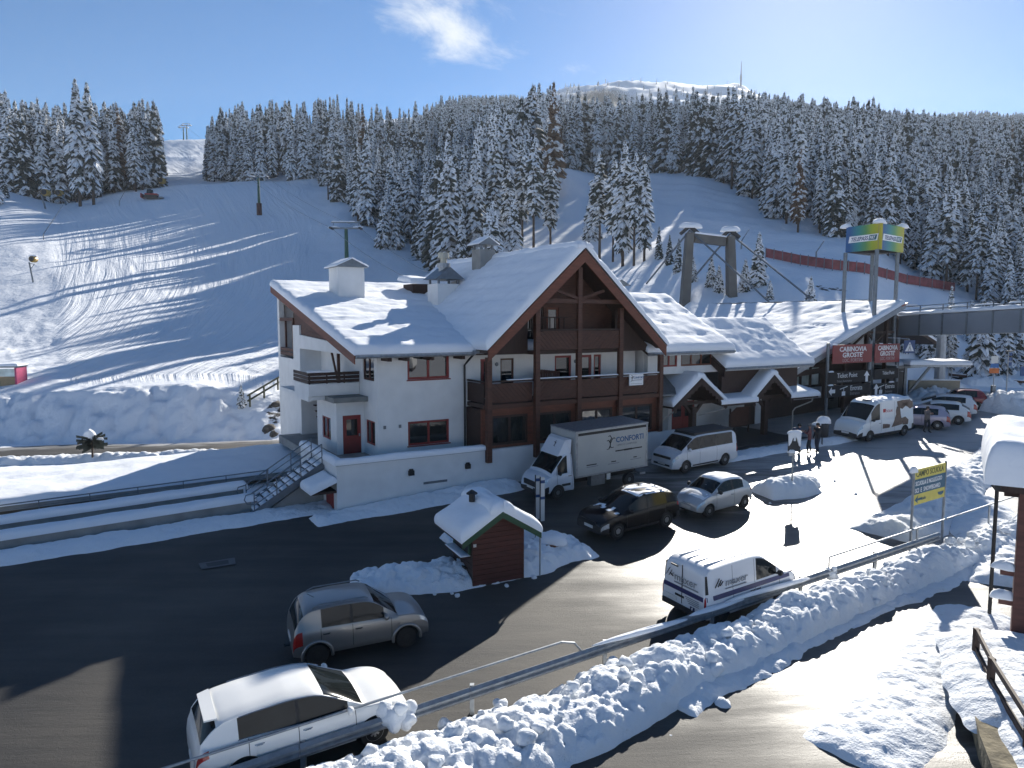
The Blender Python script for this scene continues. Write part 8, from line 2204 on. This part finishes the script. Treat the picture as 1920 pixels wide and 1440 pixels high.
t = thing('traffic_post', 'thin post with small dark plates right of the bus stop', 'sign', (p.x, p.y, float(gp(p.x, p.y))), 0)
q = MB(); q.tube([(0, 0, 0), (0, 0, 4.4)], 0.04, 8); q.build('post', M_GALV, t)
for z in (3.2, 3.6, 4.0): q = MB(); q.box(0.05, 0.3, -0.03, 0.0, z, z + 0.28); q.build('plate', M_SIGNBLUE, t)
q = MB(); q.bar((-0.25, 0, 4.35), (0.45, 0, 4.4), 0.08); q.build('lamp_arm', M_DARK, t)
p = AY(1918, 712, 58); t = thing('blue_sign', 'dark blue sign cut by the right edge near the bus stop', 'sign', p, 0)
q = MB(); q.box(-0.25, 0.9, -0.03, 0.03, 0.3, 1.1); q.build('board', M_SIGNBLUE, t); q = MB(); q.tube([(0.4, 0.05, 1.0), (0.4, 0.05, -2.4)], 0.04, 6); q.build('post', M_GALV, t)
# brown timber crash barrier across the far road
a, b = AY(1782, 714, 73), AY(1960, 733, 69)
t = thing('timber_barrier', 'brown timber crash barrier with snow behind the far road', 'barrier', a, 0)
for dz, m_, h in ((0.25, M_WOODD, 0.35), (0.62, M_WOOD, 0.22)):
    q = MB(); q.bar((0, 0, dz), (b - a) + Vector((0, 0, dz)), 0.2, h); q.build('rail', m_, t)
for i in range(9): c = (b - a) * (i / 8); q = MB(); q.box(c.x - 0.1, c.x + 0.1, c.y + 0.12, c.y + 0.3, c.z - 0.6, c.z + 0.75); q.build('post', M_WOODD, t)
c_ = math.atan2(b.y - a.y, b.x - a.x)
snow_slab('rail_snow', Vector((0, -0.15, 0.74)), (b - a) + Vector((0, -0.15, 0.74)), (b - a) + Vector((0, 0.15, 0.74)), Vector((0, 0.15, 0.74)), 0.1, 0.1, 0.04, 117, 0.4, t)

# ---------------------------------------------------------------- concrete portal with stay cables
def tz(x, y): return float(terrain_z(np.array(float(x)), np.array(float(y))))
YP = 80.0
l0, l1, r0, r1 = AY(1283, 585, YP), AY(1293, 437, YP), AY(1371, 590, YP), AY(1369, 444, YP)
t = thing('concrete_portal', 'tall concrete portal with stay cables rising behind the station roof', 'portal', (l0.x, YP, 0), 0)
o0 = Vector((l0.x, YP, 0))
l0.z = tz(l0.x, YP) - 0.5; r0.z = tz(r0.x, YP) - 0.5
for a, b in ((l0, l1), (r0, r1)):
    q = MB(); a_ = a - o0; b_ = b - o0; w0, w1 = 0.46, 0.37
    q.add([(a_.x - w0, -0.7, a_.z), (a_.x + w0, -0.7, a_.z), (a_.x + w0, 0.7, a_.z), (a_.x - w0, 0.7, a_.z), (b_.x - w1, -0.6, b_.z), (b_.x + w1, -0.6, b_.z), (b_.x + w1, 0.6, b_.z), (b_.x - w1, 0.6, b_.z)], [(3, 2, 1, 0), (4, 5, 6, 7), (0, 1, 5, 4), (1, 2, 6, 5), (2, 3, 7, 6), (3, 0, 4, 7)])
    o = q.build('column', mat('portal_concrete', (0.13, 0.125, 0.115), 0.9, var=0.2, scale=0.7), t)
    q = MB(); q.bar((b_.x - 1.0, 0, b_.z - 0.1), (b_.x, 0, b_.z + 0.75), 0.5, 0.35); q.bar((b_.x, 0, b_.z + 0.75), (b_.x + 1.0, 0, b_.z - 0.1), 0.5, 0.35); q.build('cable_saddle', M_DARK, o)
    snow_cap('saddle_snow', ((b_.x, 0, b_.z + 0.55), 1.25, 0.55, 0.55, 0), o, b_.x)
q = MB(); q.prism([l1 - o0 + Vector((0.55, -0.4, -1.0)), r1 - o0 + Vector((-0.55, -0.4, -1.0)), r1 - o0 + Vector((-0.55, -0.4, -0.1)), l1 - o0 + Vector((0.55, -0.4, -0.1))], (0, 0.8, 0)); q.build('crossbeam', MATS['portal_concrete'], t)
snow_slab('beam_snow', l1 - o0 + Vector((0.5, -0.5, -0.1)), r1 - o0 + Vector((-0.5, -0.5, -0.1)), r1 - o0 + Vector((-0.5, 0.5, -0.1)), l1 - o0 + Vector((0.5, 0.5, -0.1)), 0.2, 0.2, 0.05, 119, 0.4, t)
for a, (px, py, Y) in ((l1, (1212, 532, 86)), (l1, (1442, 566, 74)), (r1, (1520, 560, 74)), (r1, (1268, 560, 86))):
    e = AY(px, py, Y); q = MB(); q.tube([a - o0 + Vector((0, 0, 0.3)), e - o0], 0.10, 6); q.build('stay_cable', M_GREYM, t)
# ---------------------------------------------------------------- chair lift: green towers, sheaves and ropes
M_LGREEN = mat('lift_green', (0.015, 0.075, 0.045), 0.5, var=0.1)
def tower(px, py_top, Y, label, grp, pad=False, w=1.35):
    x = AY(px, py_top + 60, Y).x; zt_ = AY(px, py_top, Y).z; zg = tz(x, Y)
    t = thing('lift_tower', label, 'lift tower', (x, Y, zg - 0.3), R(4), grp)
    H = zt_ - zg + 0.3; s = Y / 120.0
    q = MB(); q.tube([(0, 0, 0), (0, 0, H - 0.5)], [0.42, 0.26], 10); q.build('shaft', M_LGREEN, t)
    W = 2.35
    q = MB(); q.bar((-W, 0, H - 0.35), (W, 0, H - 0.35), 0.35, 0.25); q.build('crossarm', M_GREYM, t)
    q = MB(); q.bar((-W, 0, H + 0.6), (W, 0, H + 0.6), 0.2, 0.18); q.bar((-W + 0.3, 0, H - 0.3), (-W + 0.3, 0, H + 0.6), 0.1); q.bar((W - 0.3, 0, H - 0.3), (W - 0.3, 0, H + 0.6), 0.1); q.build('walkway_frame', M_GREYM, t)
    for sd in (-1, 1):
        q = MB(); q.bar((sd * W, -1.6, H - 0.45), (sd * W, 1.6, H - 0.3), 0.28, 0.3); q.build('sheave_train', M_DARK, t)
        snow_cap('sheave_snow', ((sd * (W - 0.4), 0, H - 0.25), 0.9, 1.2, 0.28, 0), t, px + sd)
    snow_slab('arm_snow', (-W, -0.25, H + 0.68), (W * 0.6, -0.25, H + 0.68), (W * 0.6, 0.25, H + 0.68), (-W, 0.25, H + 0.68), 0.16, 0.15, 0.06, int(px), 0.4, t)
    if pad: q = MB(); q.lathe([(0.7, 0.2), (0.7, 3.4)], (0, 0, 0), 12); q.build('safety_pad', mat('pad_orange', (0.16, 0.045, 0.02), 0.7) if px < 450 else mat('pad_dark_red', (0.06, 0.022, 0.02), 0.7), t)
    return Vector((x, Y, zt_ - 0.35)), W
towers = [tower(650, 424, 120, 'green lift tower with snowy crossarm just behind the left chimney', 'green chair lift towers'),
          tower(486, 330, 196, 'green lift tower with dark red base pad on the middle of the piste', 'green chair lift towers', True),
          tower(402, 276, 298, 'green lift tower with orange base pad at the upper edge of the piste', 'green chair lift towers', True),
          tower(346, 238, 432, 'small lift tower on the skyline, left one of the pair', 'green chair lift towers'),
          tower(352, 234, 450, 'small lift tower on the skyline, right one of the pair', 'green chair lift towers')]
low = AY(850, 545, 86)
for sd in (-1, 1):
    pts = [Vector((low.x + sd * 2, low.y, low.z))] + [p + Vector((sd * w_, 0, 0)) for p, w_ in towers[:4]]
    full = []
    for a, b in zip(pts[:-1], pts[1:]):
        for i in range(10): u = i / 10; q_ = a.lerp(b, u); q_.z -= 4 * 0.9 * u * (1 - u); full.append(q_)
    full.append(pts[-1])
    q = MB(); q.tube(full, 0.045, 5); tag(q.build('lift_rope', M_GALV), ('left' if sd < 0 else 'right') + ' rope of the chair lift climbing over the green towers', 'cable', 'lift ropes')
# ---------------------------------------------------------------- snow guns, lances, groomer, net fence, mast
M_GUNY = mat('gun_yellow', (0.42, 0.26, 0.05), 0.5)
def snow_gun(px, py, Y, pyh, label, sc=1.0, face=1):
    hp = HIT(px, py); x, Y = hp.x, hp.y; zg = hp.z; H = AY(px, pyh, Y).z - zg
    t = thing('snow_gun', label, 'snow gun', (x, Y, zg), 0, 'snow guns on masts')
    q = MB(); q.tube([(0.5 * sc, 0, -0.3), (-0.1 * sc, 0, H - 0.6)], 0.15 * sc, 8); q.build('mast', M_GREYM, t)
    q = MB(); q.bar((-0.1 * sc, 0, H - 0.8), (1.0 * sc * face, 0, H - 0.9), 0.14 * sc); q.bar((0.2 * sc, 0, H - 1.6), (0.8 * sc * face, 0, H - 0.95), 0.08 * sc); q.build('bracket', M_GREYM, t)
    q = MB(); q.lathe([(0.55 * sc, -0.6 * sc), (0.66 * sc, -0.3 * sc), (0.62 * sc, 0.5 * sc), (0.5 * sc, 0.6 * sc)], (0.75 * sc * face, 0, H - 0.1 * sc), 12, 'y'); b = q.build('barrel', M_GUNY, t)
    q = MB(); q.lathe([(0.5 * sc, -0.62 * sc), (0.1 * sc, -0.64 * sc)], (0.75 * sc * face, 0, H - 0.1 * sc), 12, 'y'); q.build('fan', M_BLACK, b)
    snow_cap('gun_snow', ((0.75 * sc * face, 0, H + 0.42 * sc), 0.7 * sc, 0.6 * sc, 0.25 * sc, 0), t, px)
snow_gun(58, 530, 112, 485, 'yellow snow gun on a leaning mast low on the left slope', 0.85)
snow_gun(80, 390, 194, 360, 'yellow snow gun on the left rim, left of two', 1.5)
snow_gun(120, 385, 197, 361, 'yellow snow gun on the left rim, right of two', 1.5, -1)
snow_gun(412, 340, 290, 326, 'small orange snow gun beside the upper lift tower pad', 1.7)
snow_gun(297, 352, 262, 338, 'dark snow gun at the wood edge by the groomer', 1.6)
for px, py, Y, px2, py2, lab in ((82, 450, 150, 118, 385, 'thin snow lance on the left slope below the two snow guns'), (224, 386, 212, 240, 348, 'thin snow lance at the foot of the left wood'), (1390, 468, 128, 1405, 430, 'curved lance pole by the red net, left one'), (1530, 490, 122, 1545, 452, 'curved lance pole by the red net, right one')):
    a = HIT(px, py); e = AY(px2, py2, a.y)
    t = thing('snow_lance', lab, 'snow lance', a, 0, 'snow lances')
    q = MB(); q.tube([(0, 0, -0.2), (0, 0, 1.2)], 0.10, 6); q.build('stand', M_GREYM, t)
    q = MB(); q.tube([(0, 0, 1.2), e - a], [0.08, 0.05], 6); q.build('lance', M_GREYM, t)
hp = HIT(287, 374); Yg = hp.y; x = hp.x
t = thing('snow_groomer', 'red piste groomer parked at the rim of the upper piste', 'snow groomer', (x, Yg, tz(x, Yg)), R(12))
q = MB(); q.box(-2.0, 1.4, -1.0, 1.0, 0.9, 1.5); q.build('chassis', mat('groomer_red', (0.35, 0.03, 0.02), 0.45), t)
q = MB(); q.prism([(-1.5, -0.95, 1.5), (0.1, -0.95, 1.5), (-0.2, -0.95, 2.7), (-1.3, -0.95, 2.7)], (0, 1.9, 0)); q.build('cab', M_CGLASS, t)
for sd in (-1, 1): q = MB(); q.prism([(-2.2, sd * 1.1, 0.4), (-1.7, sd * 1.1, 0), (1.5, sd * 1.1, 0), (2.0, sd * 1.1, 0.5), (1.5, sd * 1.1, 0.95), (-1.8, sd * 1.1, 0.95)], (0, sd * 0.9, 0)); q.build('track', M_BLACK, t)
q = MB(); q.prism([(-2.9, -2.2, 0.1), (-2.7, -2.2, 0.1), (-2.6, -2.2, 1.3), (-2.8, -2.2, 1.3)], (0, 4.4, 0)); q.build('blade', MATS['groomer_red'], t)
q = MB(); q.box(1.9, 3.0, -2.0, 2.0, 0.1, 0.5); q.build('tiller', M_GREYM, t)
snow_cap('cab_snow', ((-0.75, 0, 2.68), 0.7, 0.95, 0.2, 0), t, 1)
# red safety net fence and timber guard rail on the right-hand slope
M_NET = mat('red_net', (0.24, 0.07, 0.07), 0.8, var=0.3, scale=1.2)
t = thing('red_net_fence', 'long red safety net fence across the slope right of the portal', 'fence', (0, 0, 0), 0)
pts = [(1435, 484, 122), (1500, 498, 119), (1560, 510, 116), (1620, 520, 115), (1700, 534, 116), (1790, 548, 118)]
P_ = []
for px, py, Y in pts: P_.append(HIT(px, py, 90, 170))
for a, b in zip(P_[:-1], P_[1:]):
    n = 4
    for i in range(n):
        p, r_ = a.lerp(b, i / n), a.lerp(b, (i + 1) / n); 
        q = MB(); q.prism([p + Vector((0, 0, 0.15)), r_ + Vector((0, 0, 0.15)), r_ + Vector((0, 0, 1.35)), p + Vector((0, 0, 1.35))], (0, 0.04, 0)); q.build('net_panel', M_NET, t)
        q = MB(); q.tube([p + Vector((0, -0.05, -0.2)), p + Vector((0, -0.05, 1.5))], 0.05, 6); q.build('post', M_GREYM, t)
t = thing('slope_guard_rail', 'dark timber guard rail below the red net fence', 'guard rail', (0, 0, 0), 0)
pts = [(1425, 492, 112), (1500, 508, 109), (1580, 524, 107), (1660, 542, 106), (1725, 556, 106)]
P_ = []
for px, py, Y in pts: x = (px - 960) / FPX * Y * 1.005; P_.append(Vector((x, Y, AY(px, py, Y).z)))
for a, b in zip(P_[:-1], P_[1:]):
    q = MB(); q.bar(a, b, 0.15, 0.28); q.build('rail', M_WOODD, t)
    for u in (0.0, 0.33, 0.66): p = a.lerp(b, u); q = MB(); q.bar(p, p + Vector((0, 0, -1.5)), 0.16); q.build('post', M_WOODD, t)
# transmitter mast on the summit
Ym = 1530.0; xm = (1363 - 960) / FPX * Ym * 1.03
zs_ = AY(1363, 158, Ym).z; zt_ = AY(1363, 115, Ym).z
t = thing('transmitter_mast', 'thin transmitter mast on the summit of the mountain', 'mast', (xm, Ym, zs_ - 8), 0)
q = MB(); q.tube([(0, 0, 0), (0, 0, (zt_ - zs_) * 0.55 + 8), (0, 0, zt_ - zs_ + 8)], [2.0, 1.1, 0.45], 8); q.build('shaft', M_GREYM, t)
q = MB(); q.tube([(0, 0, (zt_ - zs_) * 0.2 + 8), (0, 0, (zt_ - zs_) * 0.38 + 8)], 2.4, 8); q.build('aerial_drum', M_GALV, t)
# snow hump that shows above the right-hand gable slope (snow on a shrub)
g_ = random.Random(2)
# rocks poking out of the snow
for px, py, Y, r_, lab in ((500, 770, 53.5, 0.5, 'dark rock in the snow slope nearest the lodge pillar'), (478, 800, 51.5, 0.22, 'small round dark rock low in the snow slope by the lodge'), (515, 735, 57, 0.4, 'dark rock high in the snow slope behind the lodge pillar'), (510, 790, 52.5, 0.4, 'jagged dark rock beside the lodge pillar')):
    x = (px - 960) / FPX * Y; o = clods('rock', [(x, Y)], [r_], px, lambda a, b: terrain_z(a, b) - r_ * 0.55, M_ROCK); del o['kind']; tag(o, lab, 'rock', 'rocks in the slope by the lodge')
# ---------------------------------------------------------------- people
M_SKIN = mat('skin', (0.42, 0.24, 0.17), 0.6, var=0.06)
M_HAIR = mat('dark_hair', (0.018, 0.013, 0.010), 0.7, var=0.3)
def person(label, px, py, rot, h, jacket, trousers, arms='down', hat=None, stride=0.12, lean=0.0):
    p = G(px, py); t = thing('person', label, 'person', (p.x, p.y, p.z), rot)
    k = h / 1.75
    J = {'pelvis': (0, 0, 0.95), 'waist': (0.01 + lean * 0.3, 0, 1.12), 'chest': (0.0 + lean, 0, 1.34), 'neck': (0.01 + lean, 0, 1.50), 'head': (0.03 + lean, 0, 1.60), 'top': (0.03 + lean, 0, 1.73)}
    Rr = {'pelvis': (0.165, 0.13), 'waist': (0.155, 0.12), 'chest': (0.185, 0.135), 'neck': (0.058, 0.058), 'head': (0.082, 0.096), 'top': (0.062, 0.075)}
    E = [('pelvis', 'waist'), ('waist', 'chest'), ('chest', 'neck'), ('neck', 'head'), ('head', 'top')]
    for s, sd in (('l', 1), ('r', -1)):
        st = stride * sd
        J['hip' + s] = (0, 0.10 * sd, 0.90); J['knee' + s] = (0.05 + st * 0.6, 0.11 * sd, 0.50); J['ankle' + s] = (st - 0.02, 0.12 * sd, 0.09); J['toe' + s] = (st + 0.17, 0.135 * sd, 0.045)
        J['sh' + s] = (lean, 0.185 * sd, 1.42)
        if arms == 'down' or (arms == 'one' and sd < 0): J['el' + s] = (lean - 0.04, 0.26 * sd, 1.13); J['wr' + s] = (lean + 0.06, 0.27 * sd, 0.88); J['ha' + s] = (lean + 0.09, 0.265 * sd, 0.80)
        else: J['el' + s] = (lean + 0.12, 0.27 * sd, 1.17); J['wr' + s] = (lean + 0.30, 0.14 * sd, 1.28); J['ha' + s] = (lean + 0.36, 0.09 * sd, 1.33)
        Rr.update({'hip' + s: (0.105, 0.105), 'knee' + s: (0.072, 0.072), 'ankle' + s: (0.052, 0.052), 'toe' + s: (0.045, 0.04), 'sh' + s: (0.085, 0.08), 'el' + s: (0.062, 0.062), 'wr' + s: (0.042, 0.042), 'ha' + s: (0.045, 0.03)})
        E += [('pelvis', 'hip' + s), ('hip' + s, 'knee' + s), ('knee' + s, 'ankle' + s), ('ankle' + s, 'toe' + s), ('chest', 'sh' + s), ('sh' + s, 'el' + s), ('el' + s, 'wr' + s), ('wr' + s, 'ha' + s)]
    names = list(J); me = bpy.data.meshes.new('person_body')
    me.from_pydata([Vector(J[n]) * k for n in names], [(names.index(a), names.index(b)) for a, b in E], [])
    o = bpy.data.objects.new('tmp', me); COL.objects.link(o)
    md = o.modifiers.new('s', 'SKIN'); sk = me.skin_vertices[0].data
    for i, n in enumerate(names): sk[i].radius = (Rr[n][0] * k, Rr[n][1] * k); sk[i].use_root = (n == 'pelvis')
    o.modifiers.new('u', 'SUBSURF').levels = 1
    dg = bpy.context.evaluated_depsgraph_get(); dg.update()
    bm_me = bpy.data.meshes.new_from_object(o.evaluated_get(dg)); bpy.data.objects.remove(o)
    bm_me.name = 'body'
    for m_ in (jacket, trousers, M_SKIN, M_BLACK): bm_me.materials.append(m_)
    for f in bm_me.polygons:
        c = f.center / k
        f.use_smooth = True
        hand = (Vector((c.x, abs(c.y), c.z)) - Vector((J['hal'][0], J['hal'][1], J['hal'][2]))).length < 0.075
        f.material_index = 3 if c.z < 0.12 else (1 if c.z < 0.86 and abs(c.y) < 0.22 else (2 if (c.z > 1.485 or hand) else 0))
    body = link('body', bm_me, t)
    hm = MB(); n = 12; vs = []
    hm.lathe([(0.105, 0.0), (0.112, 0.05), (0.095, 0.11), (0.05, 0.145), (0.004, 0.155)], ((J['head'][0] - 0.018) * k, 0, 1.615 * k), 14); hm.build('hat' if hat else 'hair', hat or M_HAIR, t, True)
    fc = MB()
    fc.prism([((J['head'][0] + 0.095) * k, -0.014, 1.60 * k), ((J['head'][0] + 0.095) * k, 0.014, 1.60 * k), ((J['head'][0] + 0.115) * k, 0, 1.585 * k)], (0, 0, 0.035)); fc.build('nose', M_SKIN, t)
    ey = MB()
    for sd in (-1, 1): ey.lathe([(0.012, 0), (0.01, 0.006), (0.002, 0.008)], ((J['head'][0] + 0.088) * k, sd * 0.032, 1.635 * k), 6, 'x')
    tag(ey.build('eyes', M_BLACK, t), kind='stuff')
    for sd in (-1, 1):
        base = Vector((J['ha' + ('l' if sd > 0 else 'r')])) * k; wr = Vector((J['wr' + ('l' if sd > 0 else 'r')])) * k
        dr = (base - wr).normalized(); fm = MB(); side = dr.cross(Vector((0, 1, 0))).normalized()
        for i in range(4): st_ = base + side * ((i - 1.5) * 0.019); fm.tube([st_, st_ + dr * (0.05 - 0.006 * abs(i - 1.3)), st_ + dr * 0.075 - Vector((0, sd * 0.018, 0))], [0.010, 0.009, 0.007], 5)
        fm.tube([base - dr * 0.03 + side * 0.03, base + side * 0.055 + dr * 0.02], [0.011, 0.009], 5)
        tag(fm.build('fingers', M_SKIN, t), kind='stuff')
    return t, k, J
M_JB = mat('blue_jacket', (0.03, 0.07, 0.18), 0.8, var=0.15); M_JD = mat('dark_jacket', (0.03, 0.03, 0.035), 0.8, var=0.2); M_JP = mat('striped_jacket', (0.16, 0.06, 0.06), 0.8, var=0.3, scale=6); M_JG = mat('grey_brown_jacket', (0.16, 0.13, 0.12), 0.8, var=0.15)
M_TR = mat('dark_trousers', (0.018, 0.02, 0.028), 0.8, var=0.15); M_TB = mat('blue_jeans', (0.03, 0.04, 0.07), 0.85, var=0.2)
def rucksack(who, m_, label):
    t, k, J = who
    loc = t.matrix_basis @ Vector((J['chest'][0] - 0.24 * k, 0, 1.25 * k))
    b = thing('rucksack', label, 'rucksack', loc, t.rotation_euler.z)
    q = MB(); q.lathe([(0.10, -0.25), (0.155, -0.18), (0.16, 0.05), (0.13, 0.2), (0.05, 0.25)], (0, 0, 0), 10); q.build('bag', m_, b, True)
    q = MB()
    for sd in (-1, 1): q.tube([(0.1, sd * 0.09, 0.2), (0.26, sd * 0.12, 0.24), (0.38, sd * 0.13, 0.08), (0.30, sd * 0.15, -0.15), (0.08, sd * 0.1, -0.2)], 0.016, 5)
    q.build('straps', M_BLACK, b)
    return b
w1 = person('person in blue jacket and dark trousers standing leftmost of the group by the porch', 1497, 848, R(-20), 1.72, M_JB, M_TR, 'up', None, 0.05)
rucksack(w1, mat('navy_bag', (0.025, 0.045, 0.11), 0.7), 'navy rucksack on the back of the person in blue by the porch')
w2 = person('person in dark striped jacket holding something, middle of the group by the porch', 1517, 851, R(160), 1.78, M_JP, M_TR, 'up', mat('grey_hat', (0.12, 0.12, 0.13), 0.9), 0.10)
w3 = person('person in dark jacket and jeans, rightmost of the group by the porch', 1532, 848, R(200), 1.76, M_JD, M_TB, 'one', None, 0.06)
w4 = person('person in grey-brown jacket walking in the sun behind the panel van', 1737, 811, R(-70), 1.76, M_JG, M_TR, 'up', None, 0.10)
# snow-topped litter bin on a post behind the group
p = G(1541, 836); t = thing('litter_bin', 'dark litter bin on a post with a ball of snow behind the standing group', 'litter bin', p, R(15))
q = MB(); q.tube([(0, 0, -0.1), (0, 0, 1.1)], 0.05, 8); q.build('post', M_GREYM, t)
q = MB(); q.lathe([(0.25, 0.55), (0.31, 0.65), (0.33, 1.25), (0.26, 1.42), (0.05, 1.5)], (0.05, 0, 0), 14); q.build('bin', M_DARK, t, True)
snow_cap('bin_snow', ((0.05, 0, 1.42), 0.38, 0.34, 0.40, 0), t, 2); snow_cap('bin_snow', ((-0.42, 0, 1.32), 0.32, 0.2, 0.2, 0.2), t, 4)
# ---------------------------------------------------------------- air between the camera and the mountain
def build_haze():
    m = bpy.data.materials.new('mountain_air'); m.use_nodes = True
    nt = m.node_tree; nt.nodes.clear()
    out = nt.nodes.new('ShaderNodeOutputMaterial'); pv = nt.nodes.new('ShaderNodeVolumePrincipled')
    pv.inputs['Color'].default_value = (0.86, 0.92, 1.0, 1)
    pv.inputs['Density'].default_value = 0.00009
    pv.inputs['Anisotropy'].default_value = 0.3
    nt.links.new(pv.outputs[0], out.inputs['Volume'])
    mb = MB(); mb.box(-2700, 2700, -1600, 2000, -30, 610)
    tag(mb.build('haze', m), kind='stuff')
build_haze()
